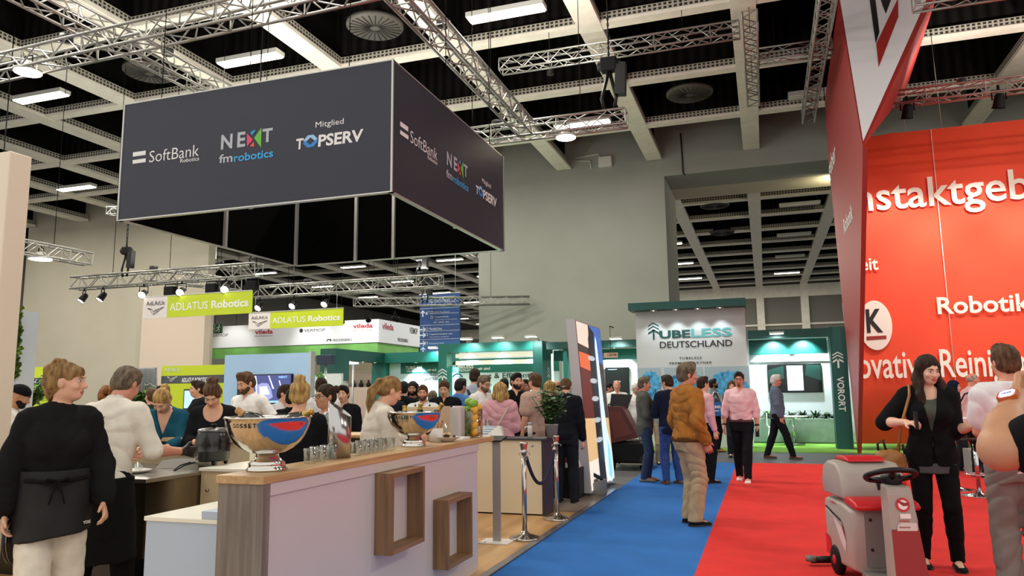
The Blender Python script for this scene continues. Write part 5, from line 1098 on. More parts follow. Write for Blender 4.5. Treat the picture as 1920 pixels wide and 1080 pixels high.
# brown machine on display
c = Vector((-2.75, 14.75, .0)); t = thing('cleaning_machine', 'dark cleaning machine with tilted brown lid and monitor behind the light tower', 'cleaning machine', c)
m_br = mat('machine_brown', '#5b2f2b', .4)
mb = MB(); hp = [(-2.96, 1.12), (-2.9, 1.2), (-2.66, 1.19), (-2.6, 1.12), (-2.36, .64), (-2.36, .6), (-2.85, .5), (-2.9, .54)]
mb.prism([(x, 14.5, z) for x, z in hp], (0, 0, 0), (.0, .5, 0)); mb.build('lid', m_br, t)
mb = MB(); mb.prism([(x, 14.49, z) for x, z in [(-2.9, 1.1), (-2.68, 1.1), (-2.45, .67), (-2.8, .58)]], (0, 0, 0), (0, .01, 0)); mb.build('lid_panel', mat('machine_brown2', '#6c3a34', .35), t)
MB().bbox(-2.92, -2.2, 14.55, 15.4, .12, .52, .03).build('chassis', m_blkp, t); mb = MB(); mb.prism([(-2.96, 14.9, 1.14), (-2.6, 14.9, 1.14), (-2.5, 14.9, 1.42), (-2.92, 14.9, 1.44)], (0, 0, 0), (0, .05, 0)); mb.build('monitor', mat('monitor_grey', '#2d2c30', .3), t)
mb = MB(); mb.tube([(-2.92, 14.52, 1.17), (-2.9, 14.5, 1.24), (-2.84, 14.5, 1.24), (-2.82, 14.52, 1.2)], .012, 6); mb.build('handle', m_blkp, t)
for x, y in ((-2.85, 14.5), (-2.3, 14.62), (-2.85, 15.4), (-2.3, 15.4)): MB().lathe([(.0, -.04), (.13, -.04), (.14, -.02), (.14, .02), (.13, .04), (0, .04)], (x, y, .14), 22, (1, 0, 0)).build('wheel', m_blk, t)
MB().bbox(-2.7, -2.16, 14.4, 14.5, .1, .13, .01).build('step', m_ss, t)
# white and red floor cleaner further back, dark box under it
p = at(1072, 872, y=10.6); t = thing('floor_cleaner', 'small white and red machine on a dark box behind the cream counter', 'machine', (p.x, 10.6, .43))
stand_box('pedestal', 'dark box under the small white and red machine', p.x-.3, p.x+.14, 10.45, 10.8, .425, m_blkp)
mb = MB(); mb.prism([(p.x-.13, 10.5, .43), (p.x+.12, 10.5, .43), (p.x-.02, 10.5, .78), (p.x-.12, 10.5, .78)], (0, 0, 0), (0, .2, 0)); mb.build('body', mwh, t)
mb = MB(); mb.prism([(p.x-.12, 10.49, .5), (p.x-.02, 10.49, .5), (p.x-.06, 10.49, .68), (p.x-.12, 10.49, .68)], (0, 0, 0), (0, .01, 0)); mb.build('panel', m_rd, t); MB().lathe([(.04, 0), (.05, .06), (0, .07)], (p.x-.07, 10.6, .78), 16).build('cap', m_ss, t)

# ================================================================ RIDE-ON SCRUBBER DRYER
RC = Vector((.79, 6.60, 0)); fd = Vector((.25, -.97, 0)).normalized(); sd = Vector((-fd.y, fd.x, 0))   # fd ahead, sd to its left
if sd.x < 0: pass
t = thing('scrubber_dryer', 'grey and red ride-on scrubber dryer with black steering wheel on the red carpet', 'scrubber dryer', RC)
m_sg = mat('scrubber_grey', '#a39a92', .4, noise=.03); m_sgd = mat('scrubber_grey_dark', '#77736f', .45); m_sr = mat('scrubber_red', '#c41c24', .4); m_srd = mat('scrubber_red_dark', '#8f1517', .45)
def L3(f, s, z): return RC + fd*f + sd*s + ZU*z
def side_shell(prof, s0, s1, r=.05):
    """outline in the side view (f, z), widened from s0 to s1 with rounded sides"""
    mb = MB(); n = len(prof); cf = sum(p[0] for p in prof)/n; cz = sum(p[1] for p in prof)/n; rings = []
    for s, k in ((s0, .86), (s0+r*.3, .95), (s0+r, 1), (s1-r, 1), (s1-r*.3, .95), (s1, .86)):
        rings.append([L3(cf+(f-cf)*(k if k > .9 else k+.06), s, cz+(z-cz)*(k if k > .9 else k+.06)) for f, z in prof])
    vs = [v for R in rings for v in R]; fs = []
    for i in range(len(rings)-1):
        for j in range(n): fs.append((i*n+j, i*n+(j+1) % n, (i+1)*n+(j+1) % n, (i+1)*n+j))
    fs += [tuple(range(n))[::-1], tuple((len(rings)-1)*n+j for j in range(n))]
    mb.smooth = True; return mb.add(vs, fs)
def soft(o, lv=1, w=.015):
    b = o.modifiers.new('bevel', 'BEVEL'); b.width = w; b.segments = 2; b.limit_method = 'ANGLE'; b.angle_limit = R_(35); return o
W2 = .25
soft(side_shell([(-.52, .12), (-.52, .55), (-.5, .6), (-.12, .6), (.1, .565), (.12, .5), (.1, .1), (-.4, .08)], -W2, W2).build('lower_body', m_sg, t))
soft(side_shell([(-.52, .62), (-.55, .72), (-.5, .86), (-.4, .905), (-.2, .9), (-.1, .84), (-.04, .7), (-.03, .62)], -W2, W2).build('recovery_tank', m_sg, t))
soft(side_shell([(-.48, .905), (-.46, .935), (-.3, .945), (-.2, .93), (-.17, .905)], -.15, .15, .03).build('tank_lid', m_sr, t))
soft(side_shell([(-.1, .602), (-.08, .65), (.02, .655), (.16, .63), (.2, .6), (.18, .572)], -W2+.01, W2-.01, .04).build('seat', m_sr, t))
mb = MB(); mb.add([L3(.125, -.16, .15), L3(.125, .2, .15), L3(.125, .2, .55), L3(.125, -.16, .55)], [(0, 1, 2, 3)]); o = mb.build('hatch', m_sgd, t); md = o.modifiers.new('thickness', 'SOLIDIFY'); md.thickness = .012
for k in range(6): MB().tube([L3(.14, .0, .27+.024*k), L3(.14, .19, .27+.024*k)], .005, 6).build('vent_slat', m_sg, t)
for s, z in ((-.12, .5), (-.12, .28)): MB().lathe([(.012, 0), (.01, .006), (0, .007)], L3(.13, s, z), 12, fd).build('screw', m_blkp, t)
MB().lathe([(.045, 0), (.045, .03), (.038, .042), (0, .044)], L3(.128, .12, .43), 20, fd).build('knob', m_sr, t)
MB().box(-.001, .001, -.001, .001, 0, .001)
mb = MB(); mb.add([L3(-.04, .02, .7), L3(-.04, .13, .7), L3(-.075, .13, .78), L3(-.075, .02, .78)], [(0, 1, 2, 3)]); o = mb.build('grille', m_blk, t); md = o.modifiers.new('thickness', 'SOLIDIFY'); md.thickness = .02; md.offset = 0
# stripe and emblem on the side towards the aisle
sl = -W2-.003
def sq(pts, m, nm, k=0):
    mb = MB(); mb.add([L3(f, sl-.002*k, z) for f, z in pts], [tuple(range(len(pts)))]); return mb.build(nm, m, t)
sq([(-.46, .52), (-.1, .4), (-.04, .3), (-.06, .22), (-.16, .3), (-.3, .46), (-.46, .5)], mat('scrubber_pale', '#cfc8c2', .4), 'side_flash', 0)
sq([(-.46, .53), (-.12, .46), (-.12, .445), (-.46, .515)], m_blk, 'side_stripe', 1); sq([(-.1, .46), (-.02, .3), (-.1, .4)], m_srd, 'side_stripe', 2)
mb = MB(); letter(mb, 'COMAC', L3(-.36, sl-.004, .565), fd, ZU, .16, .022, .02); mb.build('side_lettering', m_sr, t)
# steering column
def col(f, s, z): return L3(f, s, z)
cw0, cw1 = .115, .15
pr = [(.36, .05), (.52, .05), (.44, .5), (.41, .72), (.39, .775), (.27, .79), (.27, .7)]
mb = MB(); rings = [[L3(f, -.085-(.04*(1-z/.8)), z) for f, z in pr], [L3(f, .085+(.04*(1-z/.8)), z) for f, z in pr]]; n = len(pr)
mb.add(rings[0]+rings[1], [tuple(range(n))[::-1], tuple(range(n, 2*n))]+[(i, (i+1) % n, n+(i+1) % n, n+i) for i in range(n)]); soft(mb.build('steering_column', m_sg, t), 1, .012)
cfz = lambda z: .52+( .44-.52)*(z-.05)/.45 if z < .5 else .44+(.41-.44)*(z-.5)/.22
hw = lambda z: .085+.04*(1-z/.8)
k = .004
mb = MB(); mb.add([L3(cfz(z)+k, s*(hw(z)-.004), z) for s, z in ((-1, .06), (1, .06), (1, .485), (-1, .485))], [(0, 1, 2, 3)]); mb.build('red_cover', m_srd, t)
def onc(s, z, kk=.006): return L3(cfz(z)+kk, s, z)
vf = (onc(0, .72)-onc(0, .52)).normalized()
mb = MB(); disc2(mb, onc(.005, .655, .006), sd, vf, .05, .05, 30); mb.build('badge', m_sr, t)
mb = MB(); disc2(mb, onc(.005, .655, .008), sd, vf, .034, .034, 26); mb.build('badge', mat('badge_white', '#e8e2de', .5), t)
mb = MB(); poly2(mb, [(-.034, .02), (.0, -.008), (.036, -.006), (.036, .016), (.01, .014), (-.028, .032)], onc(.005, .655, .01), sd, vf); mb.build('badge', m_srd, t)
mb = MB(); poly2(mb, [(-.035, -.016), (.04, -.016), (.04, .018), (-.035, .018)], onc(.01, .575, .006), sd, vf); mb.build('sticker', MATS['badge_white'], t)
mb = MB(); letter(mb, 'simpla', onc(-.035, .535, .007), sd, vf, .07, .016, .03); mb.build('lettering', m_sr, t)
mb = MB(); poly2(mb, [(-.06, -.04), (.07, -.04), (.085, -.02), (.085, .03), (-.02, .034), (-.05, .015)], onc(.0, .5, .005), sd, vf); mb.build('sticker', MATS['scrubber_pale'], t)
mb = MB(); letter(mb, 'innova', onc(-.04, .495, .008), sd, vf, .075, .014, .02); mb.build('lettering', m_srd, t)
# steering wheel
wc = L3(.26, 0, .845); ax = (fd*-.35+ZU).normalized(); q = Vector((0, 0, 1)).rotation_difference(ax).to_matrix()
mb = MB(); mb.tube([wc+q @ Vector((.17*math.cos(a), .17*math.sin(a), 0)) for a in [2*math.pi*i/36 for i in range(36)]], .021, 10, closed=True); mb.build('steering_wheel', m_blkp, t)
mb = MB()
for a in (0.5, 2.64, 4.71): mb.tube([wc+q @ Vector((.165*math.cos(a), .165*math.sin(a), 0)), wc+q @ Vector((.05*math.cos(a), .05*math.sin(a), -.03))], [.016, .024], 8)
mb.lathe([(.0, .012), (.07, .0), (.075, -.03), (.055, -.08), (.04, -.1), (0, -.1)], wc, 22, ax); mb.build('wheel_hub', m_blkp, t)
MB().lathe([(.02, 0), (.02, .025), (0, .03)], L3(.3, .075, .78), 12).build('stop_button', m_sr, t)
# platform, wheels, squeegee
soft(side_shell([(.08, .06), (.08, .12), (.5, .1), (.55, .06)], -.2, .2, .02).build('platform', m_sgd, t))
for s in (-.235, .235):
    MB().lathe([(0, -.03), (.1, -.03), (.115, -.02), (.115, .02), (.1, .03), (0, .03)], L3(-.3, s, .117), 28, sd).build('wheel', m_blk, t); MB().lathe([(0, -.034), (.03, -.036), (.04, -.03)] if s < 0 else [(.04, .03), (.03, .036), (0, .034)], L3(-.3, s, .117), 16, sd).build('hub_cap', m_sr, t)
MB().lathe([(0, -.025), (.07, -.025), (.08, -.015), (.08, .015), (.07, .025), (0, .025)], L3(.42, 0, .083), 22, sd).build('wheel', m_blk, t)
mb = MB(); mb.tube([L3(-.62+.1*abs(s)*abs(s), s, .05) for s in (-.36, -.2, 0, .2, .36)], .03, 8); mb.build('squeegee', m_blkp, t)
for s in (-.36, .36): MB().lathe([(0, -.02), (.045, -.02), (.045, .02), (0, .02)], L3(-.6, s, .06), 16).build('roller', mat('roller_grey', '#6b6763', .5), t)
MB().tube([L3(-.5, 0, .2), L3(-.62, 0, .07)], .025, 8).build('squeegee_arm', m_blkp, t)
sq([(-.5, .14), (-.36, .14), (-.4, .28), (-.5, .3)], m_sr, 'wheel_guard', 1)
# ================================================================ HIGH TABLES AND STOOLS ON THE RED CARPET
def pedestal(name, label, x, y, h, rt, cat, m_top):
    t = thing(name, label, cat, (x, y, .005)); MB().lathe([(0, h-.02), (rt, h-.02), (rt+.01, h-.01), (rt, h), (0, h)], (x, y, 0), 32).build('tabletop' if rt > .25 else 'seat', m_top, t)
    MB().lathe([(.028, .05), (.028, h-.02)], (x, y, 0), 16).build('leg', MATS['chrome'], t)
    MB().lathe([(.22, .005), (.22, .015), (.05, .045), (.04, .08), (0, .08)], (x, y, 0), 32).build('base', MATS['chrome'], t)
    if rt <= .25: MB().tube([(x+.16*math.cos(a), y+.16*math.sin(a), .3) for a in [2*math.pi*i/24 for i in range(24)]], .009, 6, closed=True).build('foot_ring', MATS['chrome'], t); MB().tube([(x-.16, y, .3), (x+.16, y, .3)], .008, 6).build('foot_bar', MATS['chrome'], t)
p = at(1837, 930, z=.005); pedestal('bar_stool', 'chrome bar stool right of the high table', p.x, p.y, .78, .18, 'stool', m_blkp)
p = at(1796, 918, z=.005); pedestal('high_table', 'chrome high table pole behind the woman in the black blazer', p.x, p.y, 1.05, .34, 'table', MATS['white_gloss'])
p = at(1880, 870, y=15.0); stand_box('planter_box', 'low grey planter box behind the legs at the right edge', p.x-.5, p.x+.5, 14.8, 15.4, .42, mat('planter_grey', '#7b8a86', .6))
# ================================================================ PEOPLE
V3 = lambda *a: np.array(a, float)
def unit(v): v = np.array(v, float); return v/max(1e-9, np.linalg.norm(v))
def rotz(a): c, s = math.cos(a), math.sin(a); return np.array([[c, -s, 0], [s, c, 0], [0, 0, 1.]])
def rotx(a): c, s = math.cos(a), math.sin(a); return np.array([[1., 0, 0], [0, c, -s], [0, s, c]])
def roty(a): c, s = math.cos(a), math.sin(a); return np.array([[c, 0, s], [0, 1., 0], [-s, 0, c]])
class Frame:
    """local coordinates q = R^T (p - o) + o0"""
    def __init__(s, R=None, o=(0, 0, 0)): s.R = np.eye(3) if R is None else R; s.o = np.array(o, float)
    def w(s, q): return s.R @ (np.array(q, float)-s.o) + s.o
    def then(s, R, o):           # rotate about o (given in s's own coordinates)
        f = Frame(); f.R = s.R @ R; f.o = np.array(o, float); f.off = s.w(o)
        f.w = lambda q: f.R @ (np.array(q, float)-f.o) + f.off
        f.loc = lambda X, Y, Z: tuple(sum(f.R[j, i]*(c-f.off[j]) for j, c in enumerate((X, Y, Z)))+f.o[i] for i in range(3))
        return f
    def loc(s, X, Y, Z): return tuple(sum(s.R[j, i]*(c-s.o[j]) for j, c in enumerate((X, Y, Z)))+s.o[i] for i in range(3))
class Vol:
    def __init__(s, lo, hi, h):
        s.lo = np.array(lo, float); s.h = h; s.n = np.ceil((np.array(hi)-s.lo)/h).astype(int)+1
        s.f = np.full(s.n, .5, np.float32); s.ax = [(s.lo[i]+h*np.arange(s.n[i])).astype(np.float32) for i in range(3)]
    def blk(s, lo, hi):
        a = np.clip(np.floor((np.array(lo)-s.lo)/s.h).astype(int), 0, s.n); b = np.clip(np.ceil((np.array(hi)-s.lo)/s.h).astype(int)+1, 0, s.n)
        sl = tuple(slice(i, j) for i, j in zip(a, b))
        return sl, s.ax[0][sl[0]][:, None, None], s.ax[1][sl[1]][None, :, None], s.ax[2][sl[2]][None, None, :]
    def put(s, lo, hi, fn, k=.02, mode='add'):
        m = k+.03; sl, X, Y, Z = s.blk(np.array(lo)-m, np.array(hi)+m)
        if any(c.stop <= c.start for c in sl): return s
        d = fn(X, Y, Z).astype(np.float32); g = s.f[sl]
        if mode == 'sub': d = -d; h = np.maximum(k-np.abs(g-d), 0)/k; s.f[sl] = np.maximum(g, d)+h*h*k*.25
        elif mode == 'int': s.f[sl] = np.maximum(g, d)
        else: h = np.maximum(k-np.abs(g-d), 0)/k; s.f[sl] = np.minimum(g, d)-h*h*k*.25
        return s
    def cone(s, a, b, ra, rb, k=.02, flat=None, mode='add'):
        a = np.array(a, float); b = np.array(b, float); ab = b-a; L2 = max(1e-9, ab @ ab); r = max(ra, rb)
        def fn(X, Y, Z):
            x, y, z = X-a[0], Y-a[1], Z-a[2]; t = np.clip((x*ab[0]+y*ab[1]+z*ab[2])/L2, 0, 1)
            x, y, z = x-t*ab[0], y-t*ab[1], z-t*ab[2]; q = x*x+y*y+z*z
            if flat is not None: w, sc = flat; n = x*w[0]+y*w[1]+z*w[2]; q = q+n*n*(1/sc**2-1)
            return np.sqrt(q)-(ra+t*(rb-ra))
        return s.put(np.minimum(a, b)-r, np.maximum(a, b)+r, fn, k, mode)
    def chain(s, pts, rs, k=.02, flat=None):
        for i in range(len(pts)-1): s.cone(pts[i], pts[i+1], rs[i], rs[i+1], k, flat)
        return s
    def ell(s, c, r, k=.02, F=None, mode='add', p=2):
        r = np.array(r, float); c = np.array(c, float); cw = F.w(c) if F else c; R = max(r)
        def fn(X, Y, Z):
            x, y, z = F.loc(X, Y, Z) if F else (X, Y, Z)
            x, y, z = (x-c[0])/r[0], (y-c[1])/r[1], (z-c[2])/r[2]
            k0 = np.sqrt(x*x+y*y+z*z)+1e-6; k1 = np.sqrt((x/r[0])**2+(y/r[1])**2+(z/r[2])**2)+1e-6
            return k0*(k0-1)/k1
        return s.put(cw-R, cw+R, fn, k, mode)
    def half(s, n, o, F=None):
        """keep only the side n.(p-o) < 0"""
        n = unit(n); o = np.array(o, float); X, Y, Z = s.ax[0][:, None, None], s.ax[1][None, :, None], s.ax[2][None, None, :]
        if F: X, Y, Z = F.loc(X, Y, Z)
        s.f = np.maximum(s.f, (X-o[0])*n[0]+(Y-o[1])*n[1]+(Z-o[2])*n[2]).astype(np.float32); return s
    def wrinkle(s, A, fx=1.0, seed=0):
        X, Y, Z = s.ax[0][:, None, None]*fx, s.ax[1][None, :, None]*fx, s.ax[2][None, None, :]*fx
        w_ = np.sin(7*X+seed)+np.sin(5*Z+9*Y+seed)+np.sin(11*X-8*Z)*.6
        q = (1-np.abs(np.sin(17*Z+2.2*w_+8*X*np.sin(6*Z+seed))))**2*.9+np.sin(47*Z-23*X+17*Y+2*seed+w_)*.22+np.sin(19*X+27*Y-12*Z+seed+w_)*.35-.25
        s.f += (A*q).astype(np.float32); return s
    def mesh(s, name, mats, parent, pick=None, rough=0):
        g = openvdb.FloatGrid(.5); g.copyFromArray(np.ascontiguousarray(s.f)); g.transform = openvdb.createLinearTransform(voxelSize=s.h)
        P, Q = g.convertToQuads(0.0); P = np.array(P, np.float32)+s.lo.astype(np.float32); Q = np.array(Q, np.int32)[:, ::-1]
        if len(P) == 0: return None
        me = bpy.data.meshes.new(name); me.vertices.add(len(P)); me.vertices.foreach_set('co', P.ravel()); me.loops.add(Q.size); me.loops.foreach_set('vertex_index', np.ascontiguousarray(Q).ravel())
        me.polygons.add(len(Q)); me.polygons.foreach_set('loop_start', np.arange(0, Q.size, 4, dtype=np.int32))
        me.polygons.foreach_set('use_smooth', np.ones(len(Q), bool))
        for m in (mats if isinstance(mats, (list, tuple)) else [mats]): me.materials.append(m)
        if pick is not None: me.polygons.foreach_set('material_index', pick(P[Q].mean(1)).astype(np.int32))
        me.update(calc_edges=True); me.validate()
        o = bpy.data.objects.new(name, me); COL.objects.link(o); o.parent = parent; return o
ZP = np.array([.80, .88, .94, 1.00, 1.08, 1.18, 1.28, 1.36, 1.42, 1.46, 1.50])
PROF = {'m': (np.array([.15, .168, .172, .162, .152, .160, .174, .176, .158, .11, .062]), np.array([.105, .120, .124, .114, .110, .114, .122, .114, .094, .078, .06]), np.array([0, -.01, -.01, 0, .006, .006, .006, 0, -.008, -.014, -.018])),
        'f': (np.array([.15, .172, .176, .158, .132, .138, .150, .150, .136, .095, .052]), np.array([.105, .120, .124, .106, .095, .102, .112, .102, .084, .068, .052]), np.array([0, -.015, -.015, -.005, .004, .004, .004, 0, -.008, -.012, -.018]))}
def torso_fn(F, sex, inf, bw=1.0, bel=0.0, z0=.82, z1=1.5):
    A, B, C = PROF[sex]
    def fn(X, Y, Z):
        x, y, z = F.loc(X, Y, Z); zf = z.ravel()
        def I(arr): return np.interp(zf, ZP, arr).reshape(z.shape)
        a, b, c = I(A)*bw+inf, I(B)*bw+inf, I(C)
        yy = y-c
        if bel: yy = yy - bel*np.exp(-((z-1.04)/.12)**2)*np.clip(.5+6*yy, 0, 1)
        r = ((np.abs(x)/a)**2.4+(np.abs(yy)/b)**2.4)**(1/2.4)
        return np.maximum((r-1)*np.minimum(a, b), np.maximum(z-z1, z0-z))
    return fn
SKINS = {'fair': '#dba78a', 'pale': '#e2b49a', 'tan': '#c08a68', 'ruddy': '#cf8d74', 'brown': '#8a5a3e', 'dark': '#5a3826'}
HAIRS = {'brown': ('#3d2a1d', '#6a4c33'), 'dkbrown': ('#20160f', '#3d2b1f'), 'black': ('#0d0b0b', '#211c1a'), 'blond': ('#8a6a3c', '#caa76a'), 'dkblond': ('#6b4f30', '#a5814f'), 'grey': ('#6f6a62', '#b5afa4'), 'white': ('#b9b6b0', '#e0ddd6'), 'greybrown': ('#4a3d31', '#7d6d5a'), 'red': ('#5a3016', '#a0683a')}
def skin_mat(k): return mat('skin_'+k, SKINS[k], .5, noise=.06, nscale=14)
def hair_mat(k): return mat('hair_'+k, HAIRS[k][0], .6, spec=.2, nscale=9, stretch=(6, 2, 1.5), col2=HAIRS[k][1], bump=.5, bscale=90)
def cloth(col, kind='plain'):
    nm = 'cloth_%s_%s' % (kind, col[1:])
    if kind == 'denim': return mat(nm, col, .9, noise=.25, nscale=30, bump=.2, bscale=250)
    if kind == 'shiny': return mat(nm, col, .6, noise=.12, nscale=9, spec=.25)
    if kind == 'suede': return mat(nm, col, .85, noise=.2, nscale=11, bump=.3, bscale=120)
    return mat(nm, col, .9, noise=.06, nscale=16, bump=.15, bscale=220, spec=.12)
def checked(name, c1, c2, c3, sx=26):
    if name in MATS: return MATS[name]
    m = mat(name, c1, .85); nt = m.node_tree; b = nt.nodes['Principled BSDF']; tc = nt.nodes.new('ShaderNodeTexCoord'); src = tc.outputs['Object']; prev = None
    for ax, cc in (('X', c2), ('Z', c3)):
        wv = nt.nodes.new('ShaderNodeTexWave'); wv.bands_direction = ax; wv.inputs['Scale'].default_value = sx/3; nt.links.new(src, wv.inputs[0])
        th = nt.nodes.new('ShaderNodeMath'); th.operation = 'GREATER_THAN'; th.inputs[1].default_value = .72; nt.links.new(wv.outputs['Fac'], th.inputs[0])
        mx = nt.nodes.new('ShaderNodeMix'); mx.data_type = 'RGBA'; nt.links.new(th.outputs[0], mx.inputs['Factor'])
        if prev: nt.links.new(prev, mx.inputs['A'])
        else: mx.inputs['A'].default_value = lin(c1)
        mx.inputs['B'].default_value = lin(cc); prev = mx.outputs['Result']
    nt.links.new(prev, b.inputs['Base Color']); return m
m_eye = mat('eye_white', '#b9b0a8', .25); m_iris = mat('iris_brown', '#2a1a12', .1); m_lip = {}
def hand(v, wr, d, nrm, side, curl=.35, sc=1.0, spread=1.0, thick=1.0):
    d = unit(d); nrm = unit(np.array(nrm)-d*(np.array(nrm) @ d)); t = np.cross(d, nrm)*side; wr = np.array(wr)
    v.cone(wr-d*.01, wr+d*.085*sc, .026*sc, .041*sc, .012, (nrm, .40))
    v.cone(wr+d*.02*sc+t*.022*sc, wr+d*.05*sc+t*.03*sc+nrm*.008, .017*sc, .014*sc, .012)
    for i, L in enumerate((.072, .08, .074, .058)):
        b = wr+d*(.088-.004*(i == 3))*sc+t*(.031-.0205*i)*sc*spread; r = .0088*sc*thick; th = 0; p = b
        for j, f in enumerate((.45, .32, .25)):
            th += curl*(.55 if j == 0 else .85)*(1+.12*i); q = p+(d*math.cos(th)+nrm*math.sin(th)+t*(.10-.06*i)*(1-j*.4))*L*f*sc*1.05
            v.cone(p, q, r, r*.92, .005); p = q; r *= .92
    b = wr+d*.03*sc+t*.03*sc; q = b+unit(d*.62+t*.62+nrm*.25)*.042*sc; e = q+unit(d*.85+t*.3+nrm*.35)*.034*sc
    v.cone(b, q, .0135*sc, .0112*sc*max(1, thick*.9), .008); v.cone(q, e, .0108*sc, .0088*sc*max(1, thick*.9), .005)
ARMS = {'down': ((.16, -.03, -1), (.06, .18, -1)), 'loose': ((.3, .02, -1), (.12, .22, -1)), 'bent': ((.2, .05, -1), (-.25, 1, -.05)), 'fold': ((.18, .25, -1), (-1, .45, .15)), 'front': ((.15, .35, -1), (-.35, 1, .2)),
        'up': ((.35, .3, -1), (-.15, .55, 1)), 'hip': ((.75, -.25, -1), (-.8, .45, -.35)), 'pocket': ((.32, -.22, -1), (-.12, .42, -1)), 'reach': ((.2, .7, -.8), (-.1, 1, -.35)), 'work': ((.22, .35, -1), (-.3, 1, -.45)), 'phone': ((.3, .45, -1), (-.5, .5, .9)), 'chin': ((.25, .3, -1), (-.5, .6, .75))}
def person(label, x, y, h=1.76, turn=0, sex='m', head=(0, 0, 0), lean=0, twist=0, side=0, arms=('down', 'down'), feet=((-.11, 0), (.11, 0)), top=None, inner=None, bottom=None, shoes='#1c1c1e', hair=('short', 'brown'), skin='fair', vox=.012,
           bw=1.0, bel=0.0, beard=None, glasses=None, curls=(.35, .35), palms=(None, None), extra=None, z=0.0, seat=None, group=None, hidden_legs=False, openmouth=0, arm_len=1.0, gloves=None, wk=1.0, fvox=None, brow='dark'):
    """one standing figure facing +y of its own base, turned clockwise by turn degrees"""
    t = thing('person', label, 'person', (x, y, z), group); t.rotation_euler = (0, 0, -R_(turn)); s_ = h/1.75; t.scale = (s_, s_, s_)
    TF = Frame(rotz(-R_(twist)) @ rotx(-R_(lean)) @ roty(R_(side)), (0, 0, .95)); HF0 = TF.then(rotz(-R_(head[0])) @ rotx(R_(head[1])-(0)) @ roty(R_(head[2])), (0, -.02, 1.52))
    HC = np.array((0, .015, 1.635)); hw_ = lambda q: HF0.w(np.array(q)+HC)
    class HFc: pass
    HF = HFc(); HF.w = hw_
    def _hl(X, Y, Z): a, b, c = HF0.loc(X, Y, Z); return a-HC[0], b-HC[1], c-HC[2]
    HF.loc = _hl
    shx = .182 if sex == 'm' else .158; shx *= (1+(bw-1)*.6); up_l, fo_l = .285*arm_len, .25*arm_len
    J = {}
    for k, sg in (('L', -1), ('R', 1)):
        a = arms[0 if k == 'L' else 1]; a = ARMS[a] if isinstance(a, str) else a
        sh = TF.w((sg*shx, -.012, 1.405)); d1 = unit(np.array(a[0])*(sg, 1, 1)); d2 = unit(np.array(a[1])*(sg, 1, 1)); rz_ = rotz(-R_(twist)); d1 = rz_ @ d1; d2 = rz_ @ d2
        el = sh+d1*up_l; wr = el+d2*fo_l; J[k] = (sh, el, wr, d1, d2, sg)
    legs = []
    for (fx, fy), sg in zip(feet, (-1, 1)):
        hip = np.array((sg*.09, -.005, .90)); an = np.array((fx, fy, .085+(.0 if abs(fy) < .2 else .0))); 
        if len(seat or ()) : pass
        D = np.linalg.norm(an-hip); l1 = l2 = .415; off = math.sqrt(max(0, l1*l1-(min(D, .828)/2)**2)); kn = (hip+an)/2+np.array((sg*.01, 1, 0))*off*.9
        if seat is not None: kn = hip+np.array((sg*.08, .40, -.02)); an = kn+np.array((0, .02, -.40))
        legs.append((hip, kn, an, sg))
    pts = [j[i] for j in J.values() for i in range(3)]+[j[2]+unit(j[4])*.2 for j in J.values()]+[l[i] for l in legs for i in range(3)]+[hw_((0, 0, .13)), hw_((0, .12, 0)), hw_((.1, 0, 0)), hw_((-.1, 0, 0)), hw_((0, -.12, 0)), V3(-.2, -.16, .8), V3(.2, .16, .8)]
    lo, hi = np.min(pts, 0)-.1, np.max(pts, 0)+.1; lo[2] = -.01 if not hidden_legs else .55; hi[1] += .12; lo[0] -= .04; hi[0] += .04
    # ---------- body
    v = Vol(lo, hi, vox); thick = 1.0 if vox < .0085 else 1.25
    v.put(lo, hi, torso_fn(TF, sex, 0, bw, bel, .86), .03)
    for sg in (-1, 1):
        v.cone(TF.w((0, -.025, 1.46)), TF.w((sg*shx*.85, -.012, 1.415)), .05, .052, .03)
        if sex == 'f': v.ell((sg*.068, .085, 1.265), (.066, .06, .066), .04, TF)
    for k in J:
        sh, el, wr, d1, d2, sg = J[k]; v.cone(sh, el, .053*bw**.5, .040, .03); v.cone(el, wr, .041, .0275*wk, .02); v.cone(el+d2*.03, el+d2*.11, .0425, .038*wk, .02)
        i = 0 if k == 'L' else 1; pn = palms[i]; pn = np.array((-sg*1., .25, 0)) if pn is None else np.array(pn)*(sg, 1, 1); hand(v, wr, d2, pn, -sg if False else (1 if np.cross(d2, pn) @ np.array((-sg*.0, 1, .3)) > 0 else -1), curls[i], 1.0 if sex == 'm' else .92, 1.0, thick)
    if not hidden_legs:
        for hip, kn, an, sg in legs:
            v.cone(hip, kn, .088, .058, .03); v.cone(kn, an, .056, .038, .02); v.cone(kn+(an-kn)*.18+V3(0, -.015, 0), kn+(an-kn)*.5+V3(0, -.012, 0), .054, .046, .03); v.cone(an-V3(0, .02, .03), an+V3(0, .13, -.055), .034, .026, .02)
    def headshape(v, inf=0, full=True):
        v.ell((0, -.014, .032), (.075+inf, .094+inf, .086+inf), .02, HF); v.ell((0, .02, -.03), (.061+inf, .070+inf, .082+inf), .03, HF)
        if not full: return
        v.ell((0, .048, -.085), (.030, .034, .026), .03, HF); v.ell((0, .0, -.07), (.052, .05, .035), .03, HF)
        v.cone(hw_((0, -.02, -.05)), TF.w((0, -.032, 1.44)), .053 if sex == 'm' else .045, .060 if sex == 'm' else .051, .03)
        v.ell((0, .080, .022), (.046, .014, .012), .014, HF)
        for sg in (-1, 1): v.ell((sg*.032, .098, .002), (.019, .016, .010), .012, HF, 'sub'); v.ell((sg*.04, .066, -.03), (.02, .018, .018), .02, HF); v.ell((sg*.0765, -.008, -.008), (.010, .020, .031), .008, HF)
